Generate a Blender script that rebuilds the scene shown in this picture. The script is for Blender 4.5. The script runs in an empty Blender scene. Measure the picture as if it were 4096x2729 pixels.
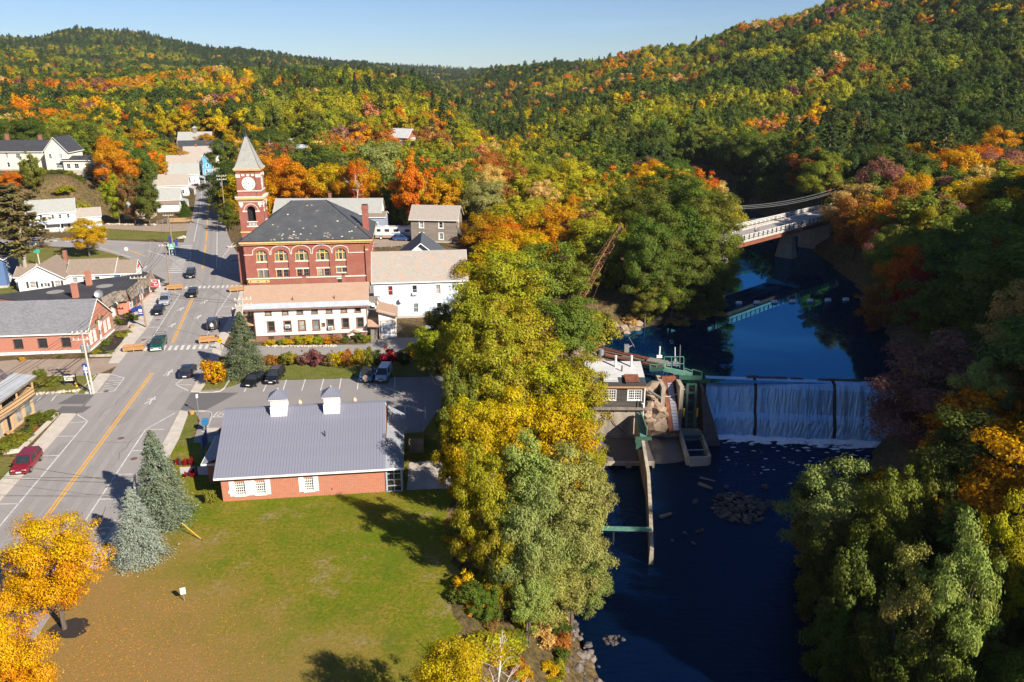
import bpy, math, random
import numpy as np
from mathutils import Vector, Matrix
R = math.radians
random.seed(7); RNG = np.random.default_rng(11)
scene = bpy.context.scene
col = scene.collection

# ---------------------------------------------------------------- camera
CAM_H = 42.0
PITCH = R(18.6)
cam_d = bpy.data.cameras.new('camera'); cam = bpy.data.objects.new('camera', cam_d); col.objects.link(cam)
cam.location = (0, 0, CAM_H); cam.rotation_euler = (math.pi/2 - PITCH, 0, 0)
cam_d.sensor_width = 36.0; cam_d.lens = 28.0; cam_d.clip_start = 0.5; cam_d.clip_end = 20000
scene.camera = cam
# ---------------------------------------------------------------- sky, sun, exposure
SUN_EL = R(33.0)
SUN_H = (0.727, -0.686)                      # horizontal direction towards the sun
world = bpy.data.worlds.new('World'); scene.world = world; world.use_nodes = True
wn = world.node_tree; bg = wn.nodes['Background']
sky = wn.nodes.new('ShaderNodeTexSky'); sky.sky_type = 'NISHITA'; sky.sun_disc = False
sky.sun_elevation = SUN_EL; sky.sun_rotation = math.atan2(SUN_H[0], SUN_H[1])
sky.altitude = 900; sky.air_density = 1.0; sky.dust_density = 0.0; sky.ozone_density = 1.3
tc = wn.nodes.new('ShaderNodeTexCoord'); mp = wn.nodes.new('ShaderNodeMapping'); mp.inputs['Scale'].default_value = (1.2, 1.2, 14)
nz = wn.nodes.new('ShaderNodeTexNoise'); nz.inputs['Scale'].default_value = 2.2; nz.inputs['Detail'].default_value = 7; nz.inputs['Roughness'].default_value = .6
cr = wn.nodes.new('ShaderNodeValToRGB'); cr.color_ramp.elements[0].position = .52; cr.color_ramp.elements[1].position = .80
cr.color_ramp.elements[1].color = (.34, .34, .34, 1)
mx = wn.nodes.new('ShaderNodeMix'); mx.data_type = 'RGBA'; mx.inputs['B'].default_value = (9.5, 10.2, 11.0, 1)
L = wn.links.new
L(tc.outputs['Generated'], mp.inputs[0]); L(mp.outputs[0], nz.inputs[0]); L(nz.outputs[0], cr.inputs[0])
L(cr.outputs[0], mx.inputs['Factor']); L(sky.outputs[0], mx.inputs['A']); gd = wn.nodes.new('ShaderNodeMix'); gd.data_type = 'RGBA'; gd.blend_type = 'MULTIPLY'; gd.inputs['Factor'].default_value = 1; gd.inputs['B'].default_value = (.56, .70, .97, 1)
L(mx.outputs['Result'], gd.inputs['A']); L(gd.outputs['Result'], bg.inputs[0])
bg.inputs[1].default_value = 0.056
sun_d = bpy.data.lights.new('sun', 'SUN'); sun = bpy.data.objects.new('sun', sun_d); col.objects.link(sun)
sun_d.energy = 5.0; sun_d.angle = R(.53); sun_d.color = (1.0, .91, .78)
sd = Vector((SUN_H[0]*math.cos(SUN_EL), SUN_H[1]*math.cos(SUN_EL), math.sin(SUN_EL)))
sun.rotation_euler = sd.to_track_quat('Z', 'Y').to_euler()
scene.view_settings.view_transform = 'Standard'; scene.view_settings.look = 'None'
scene.view_settings.gamma = 1.0; scene.view_settings.exposure = 1.0
scene.cycles.max_bounces = 6; scene.cycles.transparent_max_bounces = 4

# ---------------------------------------------------------------- pixel helpers (photo pixels, 4096 wide)
FPX = 4096*28/36.0; _s, _c = math.sin(PITCH), math.cos(PITCH)
def ray(px, py):
    u = (px-2048)/FPX; v = (py-1364.5)/FPX
    return (u, _c - v*_s, -(_s + v*_c))
def G(px, py, z=0.0):                       # where a pixel's ray meets the level z
    d = ray(px, py); t = (CAM_H-z)/-d[2]
    return (d[0]*t, d[1]*t, z)
def D(px, py, Y):                           # where a pixel's ray reaches the distance Y
    d = ray(px, py); t = Y/d[1]
    return (d[0]*t, Y, CAM_H + d[2]*t)

# ---------------------------------------------------------------- materials
MATS = {}
def new_mat(name):
    m = bpy.data.materials.new(name); m.use_nodes = True
    nt = m.node_tree; p = nt.nodes['Principled BSDF']
    MATS[name] = m
    return m, nt, p
def nd(nt, t, **k):
    n = nt.nodes.new(t)
    for a, b in k.items():
        if a in n.inputs.keys(): n.inputs[a].default_value = b
        else: setattr(n, a, b)
    return n
def c4(c): return (c[0], c[1], c[2], 1.0)
def mixc(nt, fac, a, b, mode='MIX'):
    m = nt.nodes.new('ShaderNodeMix'); m.data_type = 'RGBA'; m.blend_type = mode
    for key, val in (('Factor', fac), ('A', a), ('B', b)):
        if hasattr(val, 'is_linked') or hasattr(val, 'links'): nt.links.new(val, m.inputs[key])
        elif key == 'Factor': m.inputs[key].default_value = val
        else: m.inputs[key].default_value = c4(val)
    return m.outputs['Result']
def coords(nt, kind='UV', scale=(1, 1, 1), rot=(0, 0, 0)):
    t = nt.nodes.new('ShaderNodeTexCoord'); m = nt.nodes.new('ShaderNodeMapping')
    m.inputs['Scale'].default_value = scale; m.inputs['Rotation'].default_value = rot
    nt.links.new(t.outputs[kind], m.inputs[0]); return m.outputs[0]
def noise(nt, vec, scale, detail=4, rough=.55, lo=.35, hi=.65):
    n = nd(nt, 'ShaderNodeTexNoise', Scale=scale, Detail=detail, Roughness=rough); nt.links.new(vec, n.inputs['Vector'])
    r = nd(nt, 'ShaderNodeMapRange'); r.inputs[1].default_value = lo; r.inputs[2].default_value = hi
    nt.links.new(n.outputs[0], r.inputs[0]); return r.outputs[0]
def bump(nt, p, h, strength=.3, dist=.02):
    b = nd(nt, 'ShaderNodeBump', Strength=strength, Distance=dist)
    nt.links.new(h, b.inputs['Height']); nt.links.new(b.outputs[0], p.inputs['Normal'])
def plain(name, c, c2=None, rough=.7, scale=1.2, kind='Object', metal=0., spec=.4, bmp=0., stretch=(1, 1, 1), fine=None):
    m, nt, p = new_mat(name)
    c2 = c2 or tuple(v*.72 for v in c)
    vec = coords(nt, kind, stretch)
    f = noise(nt, vec, scale, 5, .62)
    out = mixc(nt, f, c, c2)
    if fine:
        g = noise(nt, vec, fine, 2, .5, .3, .7); out = mixc(nt, g, out, tuple(v*.7 for v in c))
    nt.links.new(out, p.inputs['Base Color'])
    p.inputs['Roughness'].default_value = rough; p.inputs['Metallic'].default_value = metal
    p.inputs['Specular IOR Level'].default_value = spec
    if bmp: bump(nt, p, noise(nt, vec, scale*9, 4), bmp, .03)
    return m
def brickmat(name, c1, c2, mortar, bw=.22, bh=.075, mo=.012, rough=.85, stain=(.2, .12, .1), stain_amt=.35, bs=.5, offset=.5, stain_scale=.5, patch=None, patch_thr=(.62, .66), patch_scale=1.4):
    m, nt, p = new_mat(name); vec = coords(nt, 'UV')
    b = nd(nt, 'ShaderNodeTexBrick', Scale=1.0); b.offset = offset
    b.inputs['Color1'].default_value = c4(c1); b.inputs['Color2'].default_value = c4(c2); b.inputs['Mortar'].default_value = c4(mortar)
    b.inputs['Mortar Size'].default_value = mo; b.inputs['Brick Width'].default_value = bw; b.inputs['Row Height'].default_value = bh
    b.inputs['Mortar Smooth'].default_value = .3; b.inputs['Bias'].default_value = 0
    nt.links.new(vec, b.inputs['Vector'])
    f = noise(nt, vec, stain_scale, 5, .65, .45, .75)
    mm = nd(nt, 'ShaderNodeMath', operation='MULTIPLY'); nt.links.new(f, mm.inputs[0]); mm.inputs[1].default_value = stain_amt
    out = mixc(nt, mm.outputs[0], b.outputs['Color'], stain)
    if patch:
        sep = nd(nt, 'ShaderNodeVectorMath', operation='MULTIPLY'); sep.inputs[1].default_value = (1/bw, 1/bh, 0)
        fl = nd(nt, 'ShaderNodeVectorMath', operation='FLOOR'); wn_ = nd(nt, 'ShaderNodeTexWhiteNoise'); wn_.noise_dimensions = '2D'
        nt.links.new(vec, sep.inputs[0]); nt.links.new(sep.outputs[0], fl.inputs[0]); nt.links.new(fl.outputs[0], wn_.inputs['Vector'])
        big = noise(nt, vec, patch_scale, 3, .5, .3, .7)
        ad = nd(nt, 'ShaderNodeMath', operation='MULTIPLY'); nt.links.new(wn_.outputs['Value'], ad.inputs[0]); nt.links.new(big, ad.inputs[1])
        mr = nd(nt, 'ShaderNodeMapRange'); mr.inputs[1].default_value = patch_thr[0]; mr.inputs[2].default_value = patch_thr[1]
        nt.links.new(ad.outputs[0], mr.inputs[0]); out = mixc(nt, mr.outputs[0], out, patch)
    nt.links.new(out, p.inputs['Base Color']); p.inputs['Roughness'].default_value = rough
    p.inputs['Specular IOR Level'].default_value = .25
    bump(nt, p, b.outputs['Fac'], -bs, .02)
    return m
brickmat('hall_brick', (.33, .088, .058), (.24, .065, .045), (.26, .13, .10), stain=(.36, .22, .18), stain_amt=.35)
brickmat('library_brick', (.44, .125, .06), (.36, .095, .05), (.42, .28, .2), stain=(.3, .2, .17), stain_amt=.3, bw=.4, bh=.13, mo=.02)
brickmat('office_brick', (.42, .14, .085), (.35, .11, .07), (.42, .26, .2), stain=(.44, .2, .14), bw=.32, bh=.1, mo=.016)
brickmat('chimney_brick', (.3, .09, .05), (.22, .06, .04), (.3, .2, .16))
brickmat('hall_slate', (.075, .08, .088), (.055, .06, .068), (.035, .037, .04), bw=.32, bh=.2, mo=.012, rough=.6, stain=(.10, .10, .10), stain_amt=.6, patch=(.42, .38, .30), patch_thr=(.83, .85), patch_scale=.5, bs=.25)
brickmat('spire_slate', (.34, .34, .31), (.27, .275, .26), (.2, .2, .19), bw=.3, bh=.18, mo=.01, stain=(.2, .2, .18), stain_amt=.5, bs=.25)
brickmat('pink_slate', (.36, .31, .27), (.29, .27, .24), (.22, .2, .18), bw=.4, bh=.26, mo=.014, stain=(.24, .24, .2), stain_amt=.5, patch=(.37, .25, .20), patch_thr=(.40, .6), patch_scale=.7, bs=.25)
brickmat('grey_slate', (.34, .35, .33), (.29, .30, .28), (.22, .22, .21), bw=.4, bh=.26, mo=.012, stain=(.25, .25, .22), stain_amt=.5, patch=(.38, .27, .22), patch_thr=(.7, .76), bs=.25)
brickmat('blue_slate', (.085, .095, .115), (.065, .075, .09), (.05, .05, .06), bw=.3, bh=.2, mo=.012, stain=(.12, .12, .13), bs=.25)
brickmat('purple_slate', (.115, .085, .095), (.085, .065, .075), (.05, .04, .05), bw=.3, bh=.18, mo=.012, stain=(.33, .31, .30), stain_amt=1.0, stain_scale=.9, bs=.3)
brickmat('tan_shingle', (.39, .265, .19), (.34, .23, .165), (.28, .185, .135), bw=.5, bh=.16, mo=.012, stain=(.33, .2, .14), stain_amt=.6, bs=.2)
brickmat('grey_shingle', (.21, .21, .225), (.14, .14, .155), (.12, .12, .13), bw=.35, bh=.15, mo=.012, stain=(.24, .24, .25), bs=.2)
brickmat('brown_shingle', (.26, .205, .16), (.21, .165, .13), (.15, .12, .1), bw=.4, bh=.16, mo=.012, stain=(.22, .18, .15), bs=.2)
brickmat('dark_shingle', (.05, .053, .06), (.04, .042, .05), (.03, .03, .035), bw=.4, bh=.16, mo=.012, stain=(.07, .07, .08), bs=.2)
brickmat('cedar_shake', (.19, .155, .115), (.11, .09, .07), (.04, .035, .03), bw=.42, bh=.3, mo=.03, stain=(.24, .21, .17), stain_amt=.6, bs=.9)
def clap(name, c, dirt, h=.16, grain=.25):
    m, nt, p = new_mat(name); vec = coords(nt, 'UV')
    w = nd(nt, 'ShaderNodeTexWave', Scale=1/(h*6.2832)*3.1416*.5); w.wave_profile = 'SAW'; w.bands_direction = 'Y'; nt.links.new(vec, w.inputs['Vector'])
    v2 = coords(nt, 'UV', (.25, 1.6, 1)); f = noise(nt, v2, 1.1, 6, .7, .42, .75)
    mm = nd(nt, 'ShaderNodeMath', operation='MULTIPLY'); nt.links.new(f, mm.inputs[0]); mm.inputs[1].default_value = grain
    nt.links.new(mixc(nt, mm.outputs[0], c, dirt), p.inputs['Base Color']); p.inputs['Roughness'].default_value = .75
    p.inputs['Specular IOR Level'].default_value = .25
    bump(nt, p, w.outputs['Fac'], .35, .03)
clap('clap_cream', (.73, .67, .60), (.58, .50, .42), grain=.35)
clap('clap_white', (.66, .67, .67), (.55, .53, .48), grain=.3)
clap('clap_bright', (.70, .70, .69), (.66, .65, .62), grain=.2)
clap('clap_blue', (.54, .61, .69), (.46, .50, .55), grain=.35)
clap('clap_yellow', (.76, .70, .56), (.6, .52, .36))
clap('clap_greyblue', (.27, .31, .40), (.2, .22, .28))
clap('clap_lilac', (.30, .30, .38), (.2, .2, .25))
clap('clap_dkblue', (.10, .17, .33), (.08, .12, .22))
clap('clap_sky', (.11, .36, .6), (.1, .26, .45))
clap('clap_weather', (.26, .22, .185), (.12, .105, .09), grain=.9)
clap('clap_tan', (.5, .36, .22), (.3, .2, .12), grain=.4)
clap('clap_black', (.055, .05, .047), (.16, .14, .125), grain=.7)
plain('white_trim', (.80, .80, .78), (.70, .69, .67), .55, 1.5)
plain('rail_white', (.58, .57, .55), (.46, .45, .43), .7, 1.5)
plain('cream_trim', (.72, .46, .20), (.60, .37, .15), .6, 1.5)
plain('stone_trim', (.72, .66, .60), (.56, .50, .45), .8, 2)
plain('brown_trim', (.22, .12, .09), (.16, .09, .07), .7, 2)
plain('brown_base', (.25, .13, .095), (.19, .10, .075), .85, 1)
plain('sandstone', (.36, .27, .21), (.3, .22, .17), .85, 2)
plain('concrete', (.46, .42, .37), (.33, .29, .25), .9, .7, bmp=.2)
plain('old_concrete', (.44, .38, .30), (.20, .17, .14), .92, .35, bmp=.35, stretch=(1.6, 1.6, .5))
plain('sidewalk', (.50, .45, .39), (.41, .37, .32), .9, .8, bmp=.15)
plain('kerb', (.46, .43, .40), (.36, .33, .31), .9, 1)
plain('wood_tan', (.46, .26, .11), (.32, .17, .07), .8, 3, stretch=(1, 6, 6))
plain('wood_porch', (.58, .38, .20), (.42, .26, .13), .8, 3)
plain('wood_grey', (.24, .21, .18), (.15, .13, .11), .9, 2, stretch=(1, 1, .3))
plain('pole_wood', (.30, .22, .15), (.21, .155, .11), .9, 3, stretch=(4, 4, .4))
plain('pole_pale', (.50, .46, .41), (.40, .36, .32), .85, 3, stretch=(4, 4, .4))
plain('metal_grey', (.45, .46, .48), (.36, .37, .38), .4, 3, metal=.6)
plain('metal_white', (.74, .74, .73), (.62, .62, .6), .4, 3)
plain('metal_dark', (.04, .04, .045), (.03, .03, .03), .45, 3)
plain('green_steel', (.03, .105, .075), (.04, .07, .05), .55, 2)
plain('mint_steel', (.10, .24, .185), (.07, .17, .13), .55, 2)
plain('rust', (.24, .075, .035), (.12, .045, .03), .85, 1.2, bmp=.2)
plain('rust_dull', (.17, .09, .055), (.10, .06, .04), .9, 1.5)
plain('rust_orange', (.36, .18, .07), (.22, .10, .05), .85, 2)
plain('yellow_paint', (.70, .42, .03), (.58, .34, .03), .6, 3)
plain('white_paint', (.66, .65, .63), (.50, .49, .47), .8, 1.3)
plain('road_yellow', (.70, .36, .035), (.56, .29, .04), .8, 1.3)
plain('road_white', (.62, .61, .58), (.40, .39, .37), .85, 1.1)
plain('roof_blue', (.18, .185, .235), (.162, .168, .212), .5, .3, kind='Object', spec=.4)
plain('roof_pale', (.50, .50, .50), (.42, .42, .42), .55, .6)
plain('roof_lean', (.27, .28, .30), (.22, .23, .25), .5, .6)
plain('roof_dark', (.035, .035, .042), (.055, .053, .055), .8, .25)
plain('roof_tin', (.42, .45, .50), (.33, .36, .40), .5, .5)
plain('roof_membrane', (.38, .40, .42), (.32, .34, .37), .7, .4)
plain('mulch', (.035, .025, .02), (.02, .015, .012), .95, 4, bmp=.5)
plain('dirt', (.36, .28, .21), (.27, .20, .15), .95, .4, bmp=.25, fine=3)
plain('path_grey', (.31, .29, .27), (.25, .235, .22), .92, .35, fine=4)
plain('glass_dark', (.018, .022, .028), (.03, .035, .04), .06, 2, spec=.6)
plain('glass_pale', (.22, .26, .26), (.10, .12, .13), .12, 1.2, spec=.6)
plain('glass_curtain', (.42, .40, .36), (.20, .19, .18), .2, 1.4, spec=.6)
plain('glass_green', (.15, .20, .16), (.10, .14, .12), .25, 3, spec=.5)
plain('glass_red', (.20, .02, .03), (.12, .015, .02), .15, 3, spec=.6)
plain('black', (.008, .008, .009), (.012, .012, .012), .7, 3)
plain('shutter_dark', (.05, .06, .07), (.04, .045, .05), .6, 3)
plain('banner_blue', (.02, .05, .24), (.03, .06, .28), .6, 2)
plain('box_blue', (.03, .17, .36), (.03, .14, .3), .45, 2)
plain('sign_red', (.62, .05, .07), (.52, .04, .06), .5, 3)
plain('sign_green', (.05, .42, .26), (.04, .36, .22), .5, 3)
plain('sign_yellow', (.75, .42, .02), (.65, .36, .02), .5, 3)
plain('gold', (.55, .33, .06), (.45, .27, .05), .5, 3)
plain('rubber', (.012, .012, .013), (.018, .018, .018), .8, 3)
plain('rim', (.42, .42, .43), (.3, .3, .3), .35, 3, metal=.7)
plain('lamp_lens', (.72, .72, .70), (.6, .6, .6), .15, 3)
plain('tail_lens', (.45, .015, .012), (.35, .01, .01), .2, 3)
plain('skin', (.5, .3, .2), (.45, .26, .18), .6, 3)
plain('cloth_white', (.7, .7, .68), (.6, .6, .6), .8, 3)
plain('cloth_dark', (.03, .035, .05), (.02, .025, .03), .85, 3)
plain('cloth_blue', (.06, .10, .22), (.05, .08, .18), .85, 3)
plain('hair', (.05, .03, .02), (.04, .025, .015), .7, 3)
plain('globe', (.60, .48, .30), (.5, .4, .25), .3, 3)
plain('rock', (.20, .165, .14), (.11, .095, .085), .9, .9, bmp=.4)
plain('wet_rock', (.085, .07, .065), (.05, .042, .04), .6, 1.2, bmp=.4)
plain('ledge_rock', (.34, .25, .18), (.19, .14, .10), .9, .5, bmp=.6)
plain('pale_stone', (.48, .42, .34), (.36, .31, .25), .9, 1.5, bmp=.3)
plain('bark', (.15, .12, .095), (.08, .065, .05), .95, 1.5, bmp=.4, stretch=(3, 3, .5))
plain('bark_pale', (.36, .31, .26), (.24, .2, .165), .95, 1.5, bmp=.4, stretch=(3, 3, .5))
plain('dead_wood', (.55, .51, .47), (.42, .38, .34), .9, 2, stretch=(3, 3, .5))
plain('gravel', (.155, .135, .125), (.105, .09, .085), .95, .5, bmp=.6, fine=5)
def paint(name, c, rough=.3):
    m, nt, p = new_mat(name); vec = coords(nt, 'Object'); f = noise(nt, vec, 1.5, 3)
    nt.links.new(mixc(nt, f, c, tuple(v*.9 for v in c)), p.inputs['Base Color'])
    p.inputs['Roughness'].default_value = rough; p.inputs['Coat Weight'].default_value = .6; p.inputs['Coat Roughness'].default_value = .06
for n_, c_ in dict(car_black=(.008, .008, .010), car_red=(.19, .008, .016), car_silver=(.30, .33, .38), car_green=(.006, .065, .05), car_navy=(.010, .014, .03),
                   car_bluevan=(.30, .40, .52), car_jeep=(.02, .12, .30), car_white=(.72, .72, .71), car_grey=(.22, .22, .22), car_blue=(.03, .07, .24), car_charcoal=(.035, .035, .038)).items():
    paint(n_, c_)
def asphalt(name, c, c2, sc=.25, crack=True):
    m, nt, p = new_mat(name); vec = coords(nt, 'Object')
    f = noise(nt, vec, sc, 6, .6); out = mixc(nt, f, c, c2)
    g = noise(nt, vec, 14, 2, .5, .3, .7); out = mixc(nt, g, out, tuple(v*.82 for v in c))
    if crack:
        vo = nd(nt, 'ShaderNodeTexVoronoi', Scale=.17, feature='DISTANCE_TO_EDGE'); n2 = nd(nt, 'ShaderNodeTexNoise', Scale=.9, Detail=4)
        ad = mixc(nt, .12, vec, n2.outputs['Color']); nt.links.new(vec, n2.inputs['Vector']); nt.links.new(ad, vo.inputs['Vector'])
        mr = nd(nt, 'ShaderNodeMapRange'); mr.inputs[1].default_value = 0; mr.inputs[2].default_value = .006; mr.inputs[3].default_value = .55; mr.inputs[4].default_value = 0
        nt.links.new(vo.outputs['Distance'], mr.inputs[0]); out = mixc(nt, mr.outputs[0], out, tuple(v*.5 for v in c))
    nt.links.new(out, p.inputs['Base Color']); p.inputs['Roughness'].default_value = .88; p.inputs['Specular IOR Level'].default_value = .3
    bump(nt, p, g, .15, .01)
asphalt('asphalt_old', (.31, .285, .272), (.262, .242, .232))
asphalt('asphalt_lot', (.265, .245, .235), (.225, .21, .2))
asphalt('asphalt_patch', (.135, .13, .13), (.115, .112, .112))
asphalt('asphalt_track', (.265, .245, .233), (.295, .272, .26), .5, False)
asphalt('asphalt_fresh', (.045, .043, .048), (.055, .052, .056), .4, False)
def lawnmat(name, green, straw, brown, amt=(.42, .62), leaf=True):
    m, nt, p = new_mat(name); vec = coords(nt, 'Object')
    a = noise(nt, vec, .11, 8, .72, amt[0], amt[1]); out = mixc(nt, a, green, straw)
    b = noise(nt, vec, .35, 6, .7, .55, .75); out = mixc(nt, b, out, brown)
    pa = noise(nt, vec, .22, 8, .75, .55, .66); out = mixc(nt, pa, out, (.36, .26, .15))
    gr = noise(nt, vec, .16, 7, .7, .53, .66); out = mixc(nt, gr, out, (.095, .14, .010))
    md_ = noise(nt, vec, .7, 6, .75, .46, .62); hm = nd(nt, 'ShaderNodeMath', operation='MULTIPLY'); hm.inputs[1].default_value = .55; nt.links.new(md_, hm.inputs[0]); out = mixc(nt, hm.outputs[0], out, straw)
    f = noise(nt, vec, 3.0, 4, .7, .3, .7); out = mixc(nt, f, out, tuple(v*.55 for v in green))
    if leaf:
        g = nd(nt, 'ShaderNodeSeparateXYZ'); nt.links.new(vec, g.inputs[0])
        ad = nd(nt, 'ShaderNodeMath', operation='MULTIPLY_ADD'); ad.inputs[1].default_value = .79; nt.links.new(g.outputs['X'], ad.inputs[0]); nt.links.new(g.outputs['Y'], ad.inputs[2])
        n2 = nd(nt, 'ShaderNodeTexNoise', Scale=.12, Detail=6, Roughness=.7); nt.links.new(vec, n2.inputs['Vector'])
        ad2 = nd(nt, 'ShaderNodeMath', operation='MULTIPLY_ADD'); ad2.inputs[1].default_value = 30.0; nt.links.new(n2.outputs[0], ad2.inputs[0]); nt.links.new(ad.outputs[0], ad2.inputs[2])
        mr = nd(nt, 'ShaderNodeMapRange'); mr.inputs[1].default_value = 45.0; mr.inputs[2].default_value = 60.0; mr.inputs[3].default_value = .9; mr.inputs[4].default_value = 0
        nt.links.new(ad2.outputs[0], mr.inputs[0]); f2 = noise(nt, vec, 4.5, 3, .6, .4, .6); lc = mixc(nt, f2, (.30, .155, .06), (.22, .15, .045))
        out = mixc(nt, mr.outputs[0], out, lc)
    nt.links.new(out, p.inputs['Base Color']); p.inputs['Roughness'].default_value = .95; p.inputs['Specular IOR Level'].default_value = .1
    bump(nt, p, noise(nt, vec, 6, 4, .7), .6, .06)
lawnmat('lawn', (.14, .185, .008), (.27, .20, .025), (.29, .17, .045), (.44, .56))
lawnmat('lawn_far', (.15, .17, .03), (.26, .20, .07), (.28, .19, .09), leaf=False)
m, nt, p = new_mat('forest_floor'); vec = coords(nt, 'Object')
out = mixc(nt, noise(nt, vec, .12, 6, .65), (.25, .16, .08), (.13, .11, .04)); out = mixc(nt, noise(nt, vec, 1.5, 5, .7), out, (.055, .04, .02))
nt.links.new(out, p.inputs['Base Color']); p.inputs['Roughness'].default_value = .97; p.inputs['Specular IOR Level'].default_value = .1; bump(nt, p, noise(nt, vec, 2.5, 5, .7), .7, .2)
def watermat(name, deep, rough, sc, strength, dist, stretch=(1, 1, 1), ior=1.34, tint=(.12, .38, .8, 1)):
    m, nt, p = new_mat(name); vec = coords(nt, 'Object', stretch)
    a = nd(nt, 'ShaderNodeTexNoise', Scale=sc, Detail=5, Roughness=.6, Distortion=.4); nt.links.new(vec, a.inputs['Vector'])
    b = nd(nt, 'ShaderNodeBump', Strength=strength, Distance=dist); nt.links.new(a.outputs[0], b.inputs['Height']); nt.nodes.remove(p)
    df = nd(nt, 'ShaderNodeBsdfDiffuse', Color=c4(deep)); gl = nd(nt, 'ShaderNodeBsdfGlossy', Color=tint, Roughness=rough); fr = nd(nt, 'ShaderNodeFresnel', IOR=ior); ms = nd(nt, 'ShaderNodeMixShader')
    for n_ in (gl, fr): nt.links.new(b.outputs[0], n_.inputs['Normal'])
    nt.links.new(fr.outputs[0], ms.inputs[0]); nt.links.new(df.outputs[0], ms.inputs[1]); nt.links.new(gl.outputs[0], ms.inputs[2]); nt.links.new(ms.outputs[0], nt.nodes['Material Output'].inputs[0])
watermat('water_pond', (.001, .012, .05), .015, .5, .06, .03, ior=2.9, tint=(.14, .60, 1, 1))
watermat('water_river', (.0006, .004, .018), .05, 1.1, .9, .16, (1, 1.8, 1))
m, nt, p = new_mat('fall_water'); vec = coords(nt, 'UV', (1.0, .12, 1)); v2 = coords(nt, 'UV', (.8, 2.2, 1)); v3 = coords(nt, 'UV', (.16, .02, 1))
st = noise(nt, vec, 3.2, 7, .7, .32, .72); ri = noise(nt, v2, 3.0, 5, .65, .35, .7); big = noise(nt, v3, 1.6, 3, .5, .33, .55)
a1 = nd(nt, 'ShaderNodeMath', operation='MULTIPLY'); nt.links.new(st, a1.inputs[0]); nt.links.new(ri, a1.inputs[1])
a2 = nd(nt, 'ShaderNodeMath', operation='MULTIPLY_ADD'); nt.links.new(st, a2.inputs[0]); a2.inputs[1].default_value = .35; nt.links.new(a1.outputs[0], a2.inputs[2])
a3 = nd(nt, 'ShaderNodeMath', operation='MULTIPLY'); nt.links.new(a2.outputs[0], a3.inputs[0]); nt.links.new(big, a3.inputs[1])
nt.links.new(mixc(nt, a3.outputs[0], (.20, .40, .62), (.95, 1.0, 1.0)), p.inputs['Base Color']); p.inputs['Roughness'].default_value = .6
bump(nt, p, a2.outputs[0], .6, .15)
gl = nd(nt, 'ShaderNodeBsdfGlossy', Color=(.32, .68, 1, 1), Roughness=.4); ms = nd(nt, 'ShaderNodeMixShader'); ms.inputs[0].default_value = .3
nt.links.new(p.outputs[0], ms.inputs[1]); nt.links.new(gl.outputs[0], ms.inputs[2]); nt.links.new(ms.outputs[0], nt.nodes['Material Output'].inputs[0])
m, nt, p = new_mat('foam'); vec = coords(nt, 'Object'); out = mixc(nt, noise(nt, vec, 2.5, 6, .7), (.97, .98, 1), (.7, .8, .9))
nt.links.new(out, p.inputs['Base Color']); p.inputs['Roughness'].default_value = .6
def leafmat(name, inst):
    m, nt, p = new_mat(name)
    if inst:
        t = nd(nt, 'ShaderNodeAttribute', attribute_name='tint', attribute_type='INSTANCER'); tint = t.outputs['Color']
    else:
        t = nd(nt, 'ShaderNodeObjectInfo'); tint = t.outputs['Color']
    lv = nd(nt, 'ShaderNodeAttribute', attribute_name='lv'); bv = nd(nt, 'ShaderNodeAttribute', attribute_name='bv')
    h1 = nd(nt, 'ShaderNodeMath', operation='MULTIPLY_ADD'); h1.inputs[1].default_value = .055; h1.inputs[2].default_value = .468; nt.links.new(bv.outputs['Fac'], h1.inputs[0])
    h2 = nd(nt, 'ShaderNodeMath', operation='MULTIPLY_ADD'); h2.inputs[1].default_value = .018; nt.links.new(lv.outputs['Fac'], h2.inputs[0]); nt.links.new(h1.outputs[0], h2.inputs[2])
    v1 = nd(nt, 'ShaderNodeMath', operation='MULTIPLY_ADD'); v1.inputs[1].default_value = 1.0; v1.inputs[2].default_value = .88; nt.links.new(lv.outputs['Fac'], v1.inputs[0])
    hs = nd(nt, 'ShaderNodeHueSaturation', Saturation=1.06); nt.links.new(h2.outputs[0], hs.inputs['Hue']); nt.links.new(v1.outputs[0], hs.inputs['Value']); nt.links.new(tint, hs.inputs['Color'])
    df = nd(nt, 'ShaderNodeBsdfDiffuse'); tr = nd(nt, 'ShaderNodeBsdfTranslucent'); gl = nd(nt, 'ShaderNodeBsdfGlossy', Roughness=.6); gl.inputs['Color'].default_value = (.9, .9, .9, 1)
    ms = nd(nt, 'ShaderNodeMixShader'); ms.inputs[0].default_value = .38; m2 = nd(nt, 'ShaderNodeMixShader'); m2.inputs[0].default_value = .012
    nt.links.new(hs.outputs[0], df.inputs[0]); nt.links.new(hs.outputs[0], tr.inputs[0]); nt.links.new(df.outputs[0], ms.inputs[1]); nt.links.new(tr.outputs[0], ms.inputs[2])
    nt.links.new(ms.outputs[0], m2.inputs[1]); nt.links.new(gl.outputs[0], m2.inputs[2]); nt.links.new(m2.outputs[0], nt.nodes['Material Output'].inputs[0])
    nt.nodes.remove(p)
leafmat('leaf', False); leafmat('leaf_wood', True)

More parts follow.
